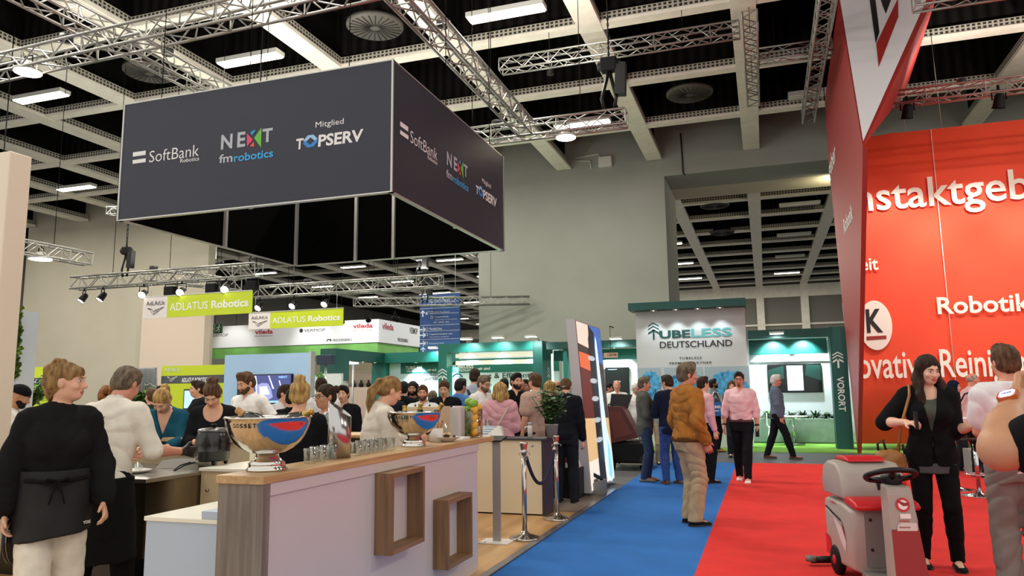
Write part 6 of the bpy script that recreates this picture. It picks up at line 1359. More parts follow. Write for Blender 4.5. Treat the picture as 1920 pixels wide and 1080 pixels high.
        v.cone(hw_((0, .086, .004)), hw_((0, .106, -.032)), .0085, .0125, .012); v.ell((0, .094, -.036), (.018, .012, .009), .01, HF)
        v.ell((0, .084, -.060), (.023, .011, .0085), .008, HF); v.ell((0, .081, -.073), (.018, .011, .008), .008, HF)
        if openmouth: v.ell((0, .094, -.066), (.014, .008, .004), .004, HF, 'sub')
    headshape(v)
    lipm = mat('lips_'+skin+sex, {'f': '#b4665c', 'm': '#a56a5c'}[sex] if skin not in ('brown', 'dark') else '#5e3a30', .4)
    def pick(C):
        a, b, c = _hl(C[:, 0], C[:, 1], C[:, 2]); r = ((a/.025)**2+((c+.066)/.013)**2 < 1) & (b > .075); out = r.astype(int)
        if gloves is not None:
            for k, gi in (('L', 0), ('R', 1)):
                if gloves[gi]: wr, d2 = J[k][2], J[k][4]; out[((C-wr) @ d2 > -.02) & (np.linalg.norm(C-wr, axis=1) < .25)] = 2
        return out
    v.mesh('body', [skin_mat(skin), lipm]+([mat('glove_black', '#121214', .4)] if gloves else []), t, pick)
    # ---------- eyes, brows, beard, glasses
    if vox < .0150:
        R3 = lambda q: tuple(hw_(q))
        for sg in (-1, 1):
            mb = MB(); mb.sphere(R3((sg*.032, .0755, .002)), .0125, 12, 8); mb.cur = 1; mb.sphere(R3((sg*.032, .0828, .002)), .0068, 10, 6); mb.build('eye', [m_eye, m_iris], t, (0, 0, 0))
            mb = MB(); mb.tube([R3((sg*.014, .094, .0205)), R3((sg*.033, .0925, .0265)), R3((sg*.05, .081, .021))], [.0032, .0036, .002], 6); mb.build('eyebrow', hair_mat({'white': 'grey', 'blond': 'dkblond'}.get(hair[1], hair[1] if hair[1] in HAIRS else 'black')), t, (0, 0, 0))
    if glasses:
        mb = MB(); R3 = lambda q: tuple(hw_(q)); ns = 18
        for sg in (-1, 1): mb.tube([R3((sg*.034+.025*math.cos(a), .106-.006*abs(math.cos(a)), -.001+.0175*math.sin(a))) for a in [2*math.pi*i/ns for i in range(ns)]], .0026, 6, closed=True); mb.tube([R3((sg*.059, .1, .004)), R3((sg*.08, .04, .006)), R3((sg*.08, -.02, .0))], .0024, 6)
        mb.tube([R3((-.01, .108, .003)), R3((.01, .108, .003))], .0024, 6); mb.build('glasses', mat('spectacle_'+glasses[1:], glasses, .3), t, (0, 0, 0))
    if beard:
        if isinstance(beard, tuple): bk, beard = beard
        else: bk = 'full'
        v = Vol(np.minimum(hw_((-.12, -.1, -.2)), hw_((.12, .15, .05)))-.05, np.maximum(hw_((-.12, -.1, -.2)), hw_((.12, .15, .05)))+.05, min(vox, .008))
        (v.ell((0, .018, -.052), (.066, .076, .066), .01, HF) if bk == 'full' else v.ell((0, .078, -.062), (.030, .018, .022), .01, HF)); v.ell((0, .053, -.09), (.037, .038, .03) if bk == 'full' else (.028, .036, .029), .02, HF); v.ell((0, .088, -.064), (.017, .014, .009), .008, HF, 'sub'); v.ell((0, .06, .01), (.062, .07, .052), .012, HF, 'sub'); v.half((0, -.55, 1), (0, .02, -.02), HF)
        v.wrinkle(.0015, 4); v.mesh('beard', hair_mat(beard), t)
    # ---------- hair
    hs, hc = hair
    hv = min(vox, .009) if fvox is None else fvox; hlo = np.min([hw_((a, b, c)) for a in (-.16, .16) for b in (-.22, .15) for c in (-.42, .2)], 0)-.02; hhi = np.max([hw_((a, b, c)) for a in (-.16, .16) for b in (-.22, .15) for c in (-.42, .2)], 0)+.02
    if hs not in ('none',):
        v = Vol(hlo, hhi, hv); hm = hair_mat(hc) if hc in HAIRS else cloth(hc)
        i0 = {'buzz': .004, 'short': .010, 'bald': .006, 'thick': .018, 'clip': .006, 'pony': .008, 'bun': .008}.get(hs, .012)
        v.ell((0, -.016, .034), (.075+i0, .094+i0, .086+i0*1.3), .02, HF)
        if hs in ('short', 'thick', 'quiff', 'buzz'):
            v.ell((0, -.045, -.02), (.068+i0, .066+i0, .07), .02, HF)
            if hs in ('short', 'quiff', 'thick'): v.ell((0, .05, .105), (.05, .045, .03+(.012 if hs != 'short' else 0)), .03, HF)
            v.ell((0, .085, -.045), (.085, .075, .10), .015, HF, 'sub')
            for sg in (-1, 1): v.ell((sg*.088, .0, -.035), (.022, .03, .05), .012, HF, 'sub')
            v.half((0, .35, -1), (0, -.06, -.075), HF)
        elif hs == 'bald':
            v.ell((0, -.03, .075), (.066, .10, .075), .012, HF, 'sub'); v.ell((0, .08, .0), (.1, .085, .13), .012, HF, 'sub'); v.half((0, .3, -1), (0, -.06, -.06), HF)
        elif hs == 'cap':
            v.f[:] = .5; v.ell((0, -.012, .045), (.086, .106, .085), .02, HF); v.half((0, -.05, -1), (0, 0, .022), HF); v.ell((0, .0, -.02), (.08, .1, .05), .01, HF, 'sub')
            if hair[1] != '#15161a': pass
        elif hs == 'hijab':
            v.ell((0, -.02, .02), (.095, .115, .115), .02, HF); v.cone(hw_((0, -.02, -.06)), TF.w((0, -.02, 1.44)), .09, .125, .05); v.ell((0, .085, -.02), (.060, .06, .082), .015, HF, 'sub')
        else:
            # long styles: cap with face cut, then the falling mass
            if hs in ('bob', 'long', 'wavy'):
                zb_ = {'bob': -.12, 'long': -.26, 'wavy': -.30}[hs]
                for sg in (-1, 1): v.chain([hw_((sg*.06, -.01, .05)), hw_((sg*.084, -.01, -.06)), hw_((sg*.085, .0, zb_*.6)), hw_((sg*.092, .015 if hs != 'bob' else -.01, zb_))], [.04, .036, .036, .022], .03)
                v.chain([hw_((0, -.07, .02)), hw_((0, -.085, -.08)), hw_((0, -.10, zb_))], [.06, .07, .06], .04)
                if hs == 'wavy': v.chain([hw_((-.09, .04, -.1)), hw_((-.1, .07, -.2)), hw_((-.075, .1, -.33))], [.03, .036, .018], .03); v.chain([hw_((.09, .03, -.1)), hw_((.105, .06, -.2)), hw_((.09, .095, -.34))], [.03, .036, .018], .03)
            else: v.ell((0, -.05, -.015), (.07+i0, .062+i0, .062), .02, HF)
            if hs == 'bun': v.ell((0, -.125, .07), (.045, .04, .042), .015, HF)
            if hs == 'topbun': v.ell((0, -.06, .135), (.058, .05, .04), .015, HF); v.ell((.03, -.08, .13), (.03, .04, .03), .01, HF)
            if hs == 'twist': v.chain([hw_((0, -.1, -.05)), hw_((.0, -.115, .04)), hw_((.0, -.09, .135))], [.03, .042, .03], .02); v.ell((.0, -.07, .14), (.05, .035, .03), .02, HF)
            if hs == 'clip': v.chain([hw_((0, -.085, -.06)), hw_((0, -.10, .0)), hw_((0, -.10, .08)), hw_((.0, -.06, .118))], [.028, .034, .034, .022], .015); v.chain([hw_((.02, -.10, .09)), hw_((.015, -.06, .135)), hw_((.01, -.015, .13)), hw_((.0, .0, .118))], [.014, .016, .013, .008], .008); v.chain([hw_((-.03, -.11, .03)), hw_((-.03, -.115, .1)), hw_((-.02, -.08, .13))], [.012, .014, .010], .008); v.chain([hw_((0, -.1, -.06)), hw_((0, -.095, -.11))], [.03, .012], .02)
            if hs == 'pony': v.ell((0, -.118, .04), (.036, .034, .036), .012, HF); v.chain([hw_((0, -.13, .03)), hw_((0, -.15, -.06)), hw_((.0, -.135, -.16)), hw_((0, -.11, -.24))], [.03, .042, .034, .012], .02)
            if hs == 'braid': v.chain([hw_((.0, -.12, .05)), hw_((.06, -.13, .02)), hw_((.03, -.15, -.04)), hw_((-.05, -.14, .0)), hw_((-.03, -.13, .07)), hw_((.04, -.12, .08))], [.026]*6, .008)
            v.ell((0, .088, -.05), (.074, .068, .098), .016, HF, 'sub')
            for sg in (-1, 1):
                if hs in ('bun', 'topbun', 'twist', 'clip', 'pony', 'braid'): v.ell((sg*.088, .0, -.03), (.022, .026, .04), .012, HF, 'sub')
            if hs == 'clip':
                v.ell((0, .066, .055), (.058, .026, .034), .02, HF)
        X, Y, Z = v.ax[0][:, None, None], v.ax[1][None, :, None], v.ax[2][None, None, :]; a, b, c = _hl(X, Y, Z); ph = np.arctan2(a, b+.3)
        if hs not in ('cap', 'hijab'): v.f += (.0022*np.sin(60*ph+8*c)+.0016*np.sin(110*a-35*c+20*b)+(.004*np.sin(40*c+25*a)*(hs in ('wavy', 'curly', 'topbun', 'braid')))).astype(np.float32)
        v.mesh('hair' if hs not in ('cap', 'hijab') else {'cap': 'cap', 'hijab': 'headscarf'}[hs], hm, t)
    # ---------- clothes
    top = dict(dict(kind='shirt', col='#dddddd', sleeve='long', hem=.86, neck='collar', inf=.014, fold=.005), **(top or {}))
    cv = max(vox, .009)
    def garment(name, m, inf, hem, sleeve, neck, fold, openw=None, bell=0, pickf=None, zc=1.5, flare=0.0, seed=1):
        v = Vol(lo-.03, hi+.03, cv)
        tf = torso_fn(TF, sex, inf, bw, bel, hem, 1.49)
        def fn(X, Y, Z):
            d = tf(X, Y, Z)
            if flare: a, b, c = TF.loc(X, Y, Z); d = d-flare*np.clip((1.0-c)/.2, 0, 1)
            return d
        v.put(lo, hi, fn, .02)
        for sg in (-1, 1):
            v.cone(TF.w((0, -.025, 1.455)), TF.w((sg*shx*.85, -.012, 1.415)), .048+inf, .053+inf, .03)
            if sex == 'f': v.ell((sg*.068, .085, 1.265), (.066+inf, .06+inf, .066+inf), .05, TF)
        for k in J:
            sh, el, wr, d1, d2, sg = J[k]; b = bell
            if sleeve == 'none': continue
            if sleeve == 'above': v.cone(sh, sh+(el-sh)*.74, .060+inf, .056+inf, .03); continue
            if sleeve == 'short': v.cone(sh, sh+(el-sh)*.62, .056+inf*1.3, .052+inf*1.8, .03); continue
            e2 = {'long': .93, 'roll': .35, 'three': .55, 'elbow': .1}[sleeve]; we = el+(wr-el)*e2
            v.cone(sh, el, .056+inf, .046+inf+b*.6, .03); v.cone(el, we, .046+inf+b, .035+inf+b*(.1 if sleeve == 'long' else .6), .02)
            if sleeve in ('roll', 'three'): v.cone(we-d2*.03, we, .044+inf, .044+inf, .008)
            if b: v.cone(el+d2*.02, el+(we-el)*.7-V3(0, 0, .02), .05+b, .05+b, .03)
        v.wrinkle(fold, 1, seed)
        for k in J:
            sh, el, wr, d1, d2, sg = J[k]; e2 = {'long': .93, 'roll': .35, 'three': .55, 'elbow': .1, 'short': 0, 'none': 0, 'above': 0}[sleeve]
            if sleeve == 'short':
                q = sh+(el-sh)*.68; v.ell(q+d1*.05, (.075, .075, .05), .004, None, 'sub') if False else None
        # neckline
        if neck in ('collar', 'open'):
            v.cone(TF.w((0, -.03, 1.455)), TF.w((0, -.022, 1.51)), .066 if sex == 'm' else .058, .060 if sex == 'm' else .052, .008)
            v.cone(TF.w((0, -.028, 1.47)), TF.w((0, -.018, 1.56)), .051 if sex == 'm' else .044, .054, .006, None, 'sub')
            v.put(*_bbx((-.06, .0, 1.36), (.06, .16, 1.54)), lambda X, Y, Z: _wedge(X, Y, Z, 1.41 if neck == 'collar' else 1.34, 1.5, .034), .006, 'sub')
            def leafs(X, Y, Z):
                a, b, c = TF.loc(X, Y, Z); u = np.clip((1.512-c)/.06, 0, 1.2); R0 = (.057 if sex == 'm' else .050)+.030*u; b = b+.028-.012*u; r = np.sqrt(a*a+b*b*.92)
                return np.maximum(np.maximum(np.abs(r-R0)-max(.0055, cv*.72), np.maximum(c-1.514, 1.452-c-.02*np.clip(b*8, 0, 1))), (.012+.030*u-np.abs(a)) *np.clip(b*40, 0, 1)-(b < 0)*.02)
            if neck == 'collar': v.put(*_bbx((-.11, -.13, 1.42), (.11, .12, 1.53)), leafs, .004)
        elif neck == 'turtle': v.cone(TF.w((0, -.03, 1.45)), TF.w((0, -.024, 1.54)), .066 if sex == 'm' else .058, .056, .012); v.cone(TF.w((0, -.022, 1.515)), TF.w((0, -.018, 1.58)), .05, .055, .006, None, 'sub')
        elif neck == 'crew': v.ell((0, .0, 1.53), (.082, .09, .07), .012, TF, 'sub')
        elif neck == 'scoop': v.ell((0, .06, 1.49), (.12, .12, .11), .015, TF, 'sub')
        elif neck == 'deep': v.ell((0, .07, 1.48), (.10, .10, .16), .015, TF, 'sub')
        elif neck == 'vee': v.put(*_bbx((-.12, .0, 1.2), (.12, .16, 1.54)), lambda X, Y, Z: _wedge(X, Y, Z, 1.27, 1.48, .075), .008, 'sub'); v.ell((0, -.01, 1.53), (.07, .07, .06), .01, TF, 'sub')
        elif neck == 'boat': v.ell((0, .01, 1.53), (.135, .11, .085), .012, TF, 'sub')
        if openw: z0_, wt, wb = openw; v.put(*_bbx((-.16, .02, .6), (.16, .3, 1.54)), lambda X, Y, Z: _lapel(X, Y, Z, z0_, wt, wb), .006, 'sub')
        return v.mesh(name, m, t, pickf)
    def _bbx(a, b): c = np.array([TF.w((x_, y_, z_)) for x_ in (a[0], b[0]) for y_ in (a[1], b[1]) for z_ in (a[2], b[2])]); return c.min(0), c.max(0)
    def _wedge(X, Y, Z, zb_, zt_, wd): a, b, c = TF.loc(X, Y, Z); return np.maximum(np.abs(a)-wd*np.clip((c-zb_)/(zt_-zb_), 0, 1.3), np.maximum(zb_-c, .0-b))
    def _lapel(X, Y, Z, z0_, wt, wb):
        a, b, c = TF.loc(X, Y, Z); w_ = np.where(c > z0_, wt*np.clip((c-z0_)/(1.46-z0_), 0, 1), wb*np.clip((z0_-c)/.3, 0, 1)); return np.maximum(np.abs(a)-w_, .015-b)
    bt = dict(dict(col='#20222a', inf=.014, hem=.055, wide=0.0, kind='plain', waist=1.0), **(bottom or {}))
    if not hidden_legs and bt.get('kind') != 'skirt':
        v = Vol(lo-.03, hi+.03, cv); v.put(lo, hi, torso_fn(TF, sex, bt['inf'], bw, bel*.4, .80, bt['waist']), .03)
        for hip, kn, an, sg in legs:
            v.cone(hip, kn, .092+bt['inf'], .062+bt['inf']+bt['wide']*.6, .035); e_ = kn+(an-kn)*1.06; v.cone(kn, e_, .060+bt['inf']+bt['wide']*.6, .046+bt['inf']+bt['wide'], .02)
            v.cone(kn+(an-kn)*.2+V3(0, -.012, 0), kn+(an-kn)*.5, .056+bt['inf'], .05+bt['inf'], .03)
        v.wrinkle(bt.get('fold', .004), 1.1, 3)
        if seat is None: v.half((0, 0, -1), (0, 0, bt['hem']))
        v.mesh('trousers', bt.get('mat') or cloth(bt['col'], bt['kind']), t)
    if not hidden_legs and shoes:
        for hip, kn, an, sg in legs: shoe(t, an, sg, shoes)
    if inner: garment(inner.get('name', 'shirt'), cloth(inner['col']), .006, inner.get('hem', .9), 'none', inner.get('neck', 'collar'), .001)
    if top['kind'] != 'none':
        garment(top.get('name', top['kind']), top.get('mat') or cloth(top['col'], top.get('tex', 'plain')), top['inf'], top['hem'], top['sleeve'], top['neck'], top['fold'], top.get('open'), top.get('bell', 0), None, 1.5, top.get('flare', 0), top.get('seed', 1))
    t['_'] = 0; del t['_']
    ctx = dict(t=t, TF=TF, HF=HF, J=J, legs=legs, lo=lo, hi=hi, s=s_, hw=hw_, sex=sex, bw=bw, bel=bel)
    if extra: extra(ctx)
    return ctx
def shoe(t, an, sg, col, L=.27):
    m = cloth(col) if isinstance(col, str) else col; sole = mat('shoe_sole', '#3a3836', .7) if col not in ('#e9e6e2',) else mat('shoe_sole_white', '#dcd9d4', .6)
    mb = MB(); rings = []; n = 14; yb_ = an[1]-.075; base = max(0, an[2]-.085)
    for (f, w_, hh) in ((0, .022, .045), (.06, .034, .075), (.2, .037, .092), (.36, .037, .088), (.5, .04, .066), (.68, .047, .052), (.85, .043, .042), (.96, .026, .034), (1, .008, .026)):
        y_ = yb_+L*f; rings.append([(an[0]+sg*.004*f+w_*math.cos(a), y_, base+.018+max(0, math.sin(a))*(hh-.018)-(.006 if math.sin(a) < 0 else 0)*abs(math.sin(a))) for a in [2*math.pi*i/n for i in range(n)]])
    vs = [p for r in rings for p in r]; fs = [(i*n+j, i*n+(j+1) % n, (i+1)*n+(j+1) % n, (i+1)*n+j) for i in range(len(rings)-1) for j in range(n)]+[tuple(range(n))[::-1], tuple((len(rings)-1)*n+j for j in range(n))]
    mb.smooth = True; mb.add(vs, fs); mb.smooth = False; mb.cur = 1
    ol = [(.0, .024), (.06, .036), (.3, .039), (.5, .042), (.7, .049), (.87, .045), (.97, .028)]
    pl = [(an[0]+w_, yb_+L*f-.003, base) for f, w_ in ol]+[(an[0]-w_, yb_+L*f-.003, base) for f, w_ in ol[::-1]]
    mb.prism(pl, (0, 0, 0), (0, 0, .02)); mb.build('shoe', [m, sole], t, (0, 0, 0))
# ---------------------------------------------------------------- who stands where
def spot(px, d, top=None):
    v = ray(px, 735); p = CO + v*d; z = at(px, top, d=d).z if top else None
    return p.x, p.y, math.degrees(math.atan2(v.x, v.y)), z
def stand(px, d, face, label, h, **kw):
    x, y, az, z = spot(px, d); return person(label, x, y, h, az+face, **kw)
def wpt(ctx, q): t = ctx['t']; return t.location + Matrix.Rotation(t.rotation_euler.z, 3, 'Z') @ (Vector(q)*ctx['s'])
def localmb(mb, name, m, ctx): return mb.build(name, m, ctx['t'], (0, 0, 0))
STR = ((-.1, .24), (.1, -.22)); STR2 = ((-.1, -.22), (.1, .26)); CROWD = dict(vox=.014, hidden_legs=False)
# --- woman in black with the apron
def apron_f(c):
    v = Vol(c['lo']-.05, c['hi']+.05, .009); TF = c['TF']
    def fn(X, Y, Z):
        a, b, z = TF.loc(X, Y, Z); u = np.clip((1.1-z)/.45, 0, 1); A, B = .194+.02*u, .158+.06*u+.03*np.sin(6*a+2)*u*.3
        r = np.sqrt((a/A)**2+((b+.005)/B)**2); return np.maximum((r-1)*.14, np.maximum(z-1.115, .735-z+.04*np.clip(-a*3, -1, 1)))
    v.put(c['lo'], c['hi'], fn, .01); v.wrinkle(.004, .8, 5); v.put(c['lo'], c['hi'], lambda X, Y, Z: np.maximum(np.abs(X-.0)-.3, np.maximum(Y+.06, Z-1.0)), .01, 'sub')
    v.mesh('apron', cloth('#1d1c1d', 'shiny'), c['t'])
    mb = MB(); mb.tube([(-.16, .06, 1.065), (-.08, .125, 1.06), (0, .145, 1.058), (.08, .125, 1.06), (.16, .06, 1.065)], .012, 6)
    for sg in (-1, 1): mb.tube([(0, .15, 1.055), (sg*.05, .165, 1.075), (sg*.075, .155, 1.05), (sg*.03, .16, 1.04), (0, .152, 1.05)], .008, 6); mb.tube([(0, .15, 1.05), (sg*.025, .165, .99), (sg*.04, .17, .93)], [.008, .006, .005], 6)
    mb.v = [(p[0], p[1]+.045, p[2]) for p in mb.v]; localmb(mb, 'apron_tie', cloth('#161617'), c)
    mb = MB(); letter(mb, 'YOG', (-.215, .155, .80), (-.8, -.6, 0), ZU, .05, .018, .03); mb.v = [(p[0]+.07, p[1]+.03, p[2]) for p in mb.v]; localmb(mb, 'lettering', m_white, c)
W1 = stand(115, 4.45, 176, 'woman in black turtleneck and long black apron walking past at the far left', h=1.70, sex='f', head=(-66, 2, 0), arms=(((.27, -.1, -1), (.10, .45, -.85)), ((.27, -.02, -1), (.02, .12, -1))), curls=(.5, .55), palms=((-.9, -.2, -.3), None),
           feet=((-.09, -.12), (.09, .20)), top=dict(kind='sweater', col='#19191a', neck='turtle', bell=.024, inf=.018, hem=.98, fold=.008), bottom=dict(col='#ddd5c6', wide=.034, inf=.010), hair=('clip', 'dkblond'), vox=.0065, extra=apron_f, skin='fair')
q = wpt(W1, W1['J']['R'][2]+W1['J']['R'][4]*.15)
p = at(26, 1010, d=4.3); c = Vector((p.x, p.y, p.z)); 
t = thing('serving_tray', 'round metal tray held on edge by the woman in the black apron', 'tray', c); ax = Vector((.84, .53, .05))
MB().lathe([(0, -.006), (.125, -.006), (.14, .012), (.143, .012), (.13, -.012), (0, -.012)], c, 40, ax).build('dish', mat('tray_steel', '#8f8b84', .25, .9), t); MB().lathe([(.13, -.008), (.143, .008), (.146, .004), (.135, -.014)], c, 40, ax).build('rim', m_blkp, t)
# --- chef
def chef_x(c):
    v = Vol(c['lo']-.05, c['hi']+.05, .01); TF = c['TF']
    v.put(c['lo'], c['hi'], lambda X, Y, Z: np.maximum((np.sqrt((X/(.216+.05*np.clip((1-Z)/.6, 0, 1)))**2+((Y+.025)/(.195+.04*np.clip((1-Z)/.6, 0, 1)))**2)-1)*.15, np.maximum(Z-.965, .42-Z)), .01)
    v.put(c['lo'], c['hi'], lambda X, Y, Z: np.maximum(np.abs(X+.0)-.06, np.maximum(Y, Z-.9)), .01, 'sub'); v.wrinkle(.003); v.mesh('apron', cloth('#151516'), c['t'])
    R = TF.R; up = Vector(R @ np.array((0, 0, 1.))); rt = Vector(R @ np.array((1., 0, 0)))
    mb = MB(); o = Vector(TF.w((-.05, -.176, 1.30))); letter(mb, '5F', o+rt*.045, rt, up, .06, .05, .02, .3); localmb(mb, 'lettering', m_bk, c)
    mb = MB(); 
    for k, (a, b) in enumerate((((0, 0), (.022, .025)), ((.022, .025), (0, .05)))):
        mb.cur = k; poly2(mb, [a, (a[0]+.012, a[1]), (b[0]+.012, b[1]), b], o+rt*.01, rt, up)
    localmb(mb, 'emblem', [m_bk, m_rd], c)
    mb = MB(); o = Vector(TF.w((-.0, -.178, 1.235))); letter(mb, 'live chef', o, rt, up, .06, .012, .01); localmb(mb, 'lettering', m_bk, c)
stand(203, 5.2, 38, 'chef in white jacket and black apron seen from behind at the oven', h=1.735, lean=12, head=(6, -14, 0), arms=(((.25, .35, -1), (-.2, 1, -.2)), ((.34, .2, -1), (.3, .95, -.1))), top=dict(kind='chef_jacket', col='#e4ddd0', sleeve='elbow', neck='collar', hem=.88, inf=.017, fold=.008), bottom=dict(col='#141415'), hair=('short', 'greybrown'), skin='ruddy', vox=.0085, gloves=(0, 1), feet=((-.13, -.08), (.13, .1)), extra=chef_x)
stand(10, 7.4, 100, 'man with black cap and dark beard at the left edge, white shirt', h=1.64, head=(0, -12, 0), lean=8, arms=('work', 'work'), top=dict(col='#e2dfda', sleeve='long'), hair=('cap', '#15161a'), beard='black', skin='tan', vox=.011)
stand(200, 7.7, 0, 'person with coiled auburn braids behind the chef', h=1.60, sex='f', top=dict(kind='sweater', col='#8a7a60', neck='crew'), hair=('braid', 'red'), vox=.012)
c = stand(157, 14.5, 160, 'dark haired person sitting far behind the chef', h=1.7, z=-.44, seat=(0, 0), top=dict(col='#d8d2c4'), hair=('short', 'black'), skin='tan', vox=.014)
p = c['t'].location; single('stool', MB().lathe([(.18, 0), (.18, .4), (0, .4)], (p.x, p.y, 0), 20), m_blkp, 'round black stool under the person sitting far behind the chef', 'stool')
# --- service crew behind the ledge
stand(322, 7.4, 196, 'blonde woman in teal blouse bending over the service ledge', h=1.64, sex='f', lean=20, head=(8, -24, 0), arms=(((.15, .5, -.9), (-.45, 1, -.2)), ((.15, .5, -.9), (-.3, 1, -.3))), top=dict(kind='blouse', col='#1d5266', neck='vee', sleeve='three', inf=.02, hem=.85), hair=('bun', 'blond'), vox=.008, curls=(.6, .6))
stand(404, 7.25, 188, 'curly haired woman in black scoop neck top looking down at the ledge', h=1.66, sex='f', lean=8, head=(4, -30, 0), arms=(((.2, .3, -1), (-.3, 1, -.1)), ((.2, .3, -1), (-.5, 1, .0))), top=dict(kind='blouse', col='#17171a', neck='deep', sleeve='three', hem=.85), hair=('topbun', 'brown'), vox=.008, curls=(.6, .6))
stand(467, 8.8, 222, 'man in white shirt with rolled sleeves before the large screen', h=1.77, head=(10, -18, 0), arms=('hip', 'down'), **{'top': dict(col='#e6e4e2', sleeve='roll', hem=.9)}, bottom=dict(col='#2a2d38'), hair=('quiff', 'brown'), beard='brown', vox=.010)
stand(372, 10.6, 262, 'man in black jacket looking left at the small screen', h=1.70, **{'top': dict(kind='jacket', col='#17181c', inf=.02)}, hair=('short', 'dkbrown'), vox=.012)
stand(306, 11.2, 290, 'dark haired person in grey jacket before the grey curtain', h=1.64, **{'top': dict(kind='jacket', col='#5c5f60', inf=.02)}, hair=('short', 'dkbrown'), vox=.013)
stand(285, 10.4, 330, 'man in dark green jacket beside the curtain plant', h=1.60, **{'top': dict(kind='jacket', col='#26332f', inf=.02)}, hair=('short', 'brown'), vox=.013, bel=.03)
stand(531, 9.8, 150, 'man in white polo standing right of the large screen', h=1.62, head=(-30, -5, 0), arms=('fold', 'fold'), **{'top': dict(kind='polo_shirt', col='#dcdcdc', sleeve='short')}, hair=('short', 'dkbrown'), vox=.012)
stand(548, 9.0, 20, 'man in black shirt right of the man in white polo', h=1.56, **{'top': dict(col='#17181c')}, hair=('short', 'black'), vox=.013)
stand(561, 5.7, 4, 'blonde woman with twisted updo seen from behind behind the near bowl', h=1.60, sex='f', arms=('work', 'work'), **{'top': dict(kind='blouse', col='#141416', neck='boat', sleeve='long', hem=.85, inf=.018)}, hair=('twist', 'blond'), vox=.0075, bottom=dict(col='#141416'), lean=4)
G = stand(612, 6.7, 236, 'dark haired woman with glasses carrying a small tray of glasses', h=1.58, sex='f', arms=('front', 'front'), **{'top': dict(kind='vest', col='#17171a', neck='vee', sleeve='long')}, inner=dict(col='#d8d4d0', neck='collar'), hair=('bun', 'dkbrown'), glasses='#16161a', vox=.0085, skin='tan')
p = at(610, 795, d=6.35); t = thing('serving_tray', 'small white tray carried by the woman with glasses', 'tray', p); MB().lathe([(0, 0), (.13, 0), (.14, .012), (.136, .012), (.128, .005), (0, .005)], p, 28).build('dish', mwh, t)
for k, (a, b) in enumerate(((-.06, .02), (.05, -.03), (.0, .06))): o = tumbler(p+Vector((a, b, .006)), .033, .08); o['label'] = 'small glass on the white tray, %s' % ('at its left', 'at its right', 'at its back')[k]; o['group'] = 'glasses on the white tray'
stand(602, 9.6, 5, 'man with shaved dark hair in white tee seen from behind', h=1.71, **{'top': dict(kind='tshirt', col='#e3e3e3', sleeve='short', neck='crew')}, hair=('buzz', 'dkbrown'), vox=.012)
# --- bartender
def barx(c):
    pass
stand(692, 6.15, 72, 'bartender woman in white jacket with blonde ponytail leaning over the bar', h=1.66, sex='f', lean=14, head=(0, -8, 0), arms=(((.15, .5, -.7), (-.1, 1, .0)), ((.3, .15, -1), (.05, 1, -.55))), **{'top': dict(kind='white_jacket', col='#dcd2c4', neck='collar', sleeve='long', inf=.02, hem=.86, fold=.006)}, bottom=dict(col='#18181a'), hair=('pony', 'dkblond'), vox=.0068, curls=(.6, .5))
# --- crowd behind the bar
def crowd(px, d, face, label, h, top, **kw):
    return stand(px, d, face, label, h, top=top, **dict(dict(vox=.0125, hair=('short', 'dkbrown')), **kw))
J_ = lambda c, **k: dict(dict(kind='jacket', col=c, inf=.02), **k); T_ = lambda c, **k: dict(dict(kind='tshirt', col=c, sleeve='short', neck='crew'), **k); S_ = lambda c, **k: dict(dict(kind='shirt', col=c), **k)
crowd(644, 9.9, 200, 'dark haired person in black just left of the bartender', 1.60, J_('#16171b'), hair=('short', 'black'))
crowd(731, 11.3, 185, 'man in dark sweater just right of the bartender\'s face', 1.62, J_('#171b24'), hair=('short', 'dkbrown'))
crowd(757, 11.6, 8, 'man in black jacket seen from behind before the reducing and saving wall', 1.68, J_('#15161a'), hair=('buzz', 'black'))
crowd(774, 12.2, 190, 'man with long black hair in black tee', 1.68, T_('#1c1d21'), hair=('bob', 'black'), beard='black', skin='tan')
c = crowd(793, 10.7, 186, 'bearded man in white shirt with dark backpack straps', 1.60, S_('#d9dcdf', sleeve='short'), hair=('short', 'brown'), beard='brown', skin='ruddy')
mb = MB()
for sg in (-1, 1): mb.tube([(sg*.1, -.10, 1.42), (sg*.105, .0, 1.475), (sg*.11, .115, 1.40), (sg*.12, .14, 1.28), (sg*.15, .08, 1.1)], .022, 6)
t = tag(bpy.data.objects.new('backpack', None), 'dark backpack worn by the bearded man in white', 'backpack'); COL.objects.link(t); t.location = c['t'].location; t.rotation_euler = c['t'].rotation_euler; t.scale = c['t'].scale
mb.build('strap', m_blkp, t, (0, 0, 0)); mb = MB(); mb.bbox(-.15, .15, -.30, -.14, 1.0, 1.42, .04); mb.build('bag', cloth('#2a2d2c'), t, (0, 0, 0))
c = crowd(811, 11.4, 10, 'person carrying a pale green backpack seen from behind', 1.52, J_('#6d7566'), hair=('short', 'greybrown'))
t = tag(bpy.data.objects.new('backpack', None), 'pale green grey backpack on the short person before the wall', 'backpack'); COL.objects.link(t); t.location = c['t'].location; t.rotation_euler = c['t'].rotation_euler; t.scale = c['t'].scale
mb = MB(); mb.bbox(-.17, .17, -.34, -.15, .98, 1.46, .06); mb.build('bag', cloth('#8c9480'), t, (0, 0, 0)); mb = MB(); mb.bbox(-.12, .12, -.38, -.34, 1.02, 1.22, .02); mb.build('pocket', cloth('#77806c'), t, (0, 0, 0))
crowd(834, 11.0, 192, 'young man in black jacket looking down under the white arrow', 1.68, J_('#141418'), head=(0, -15, 0), hair=('quiff', 'brown'))
crowd(861, 11.6, 24, 'man in blue shirt seen from behind', 1.71, S_('#4d78b8'), hair=('short', 'black'), skin='tan', head=(20, -8, 0))
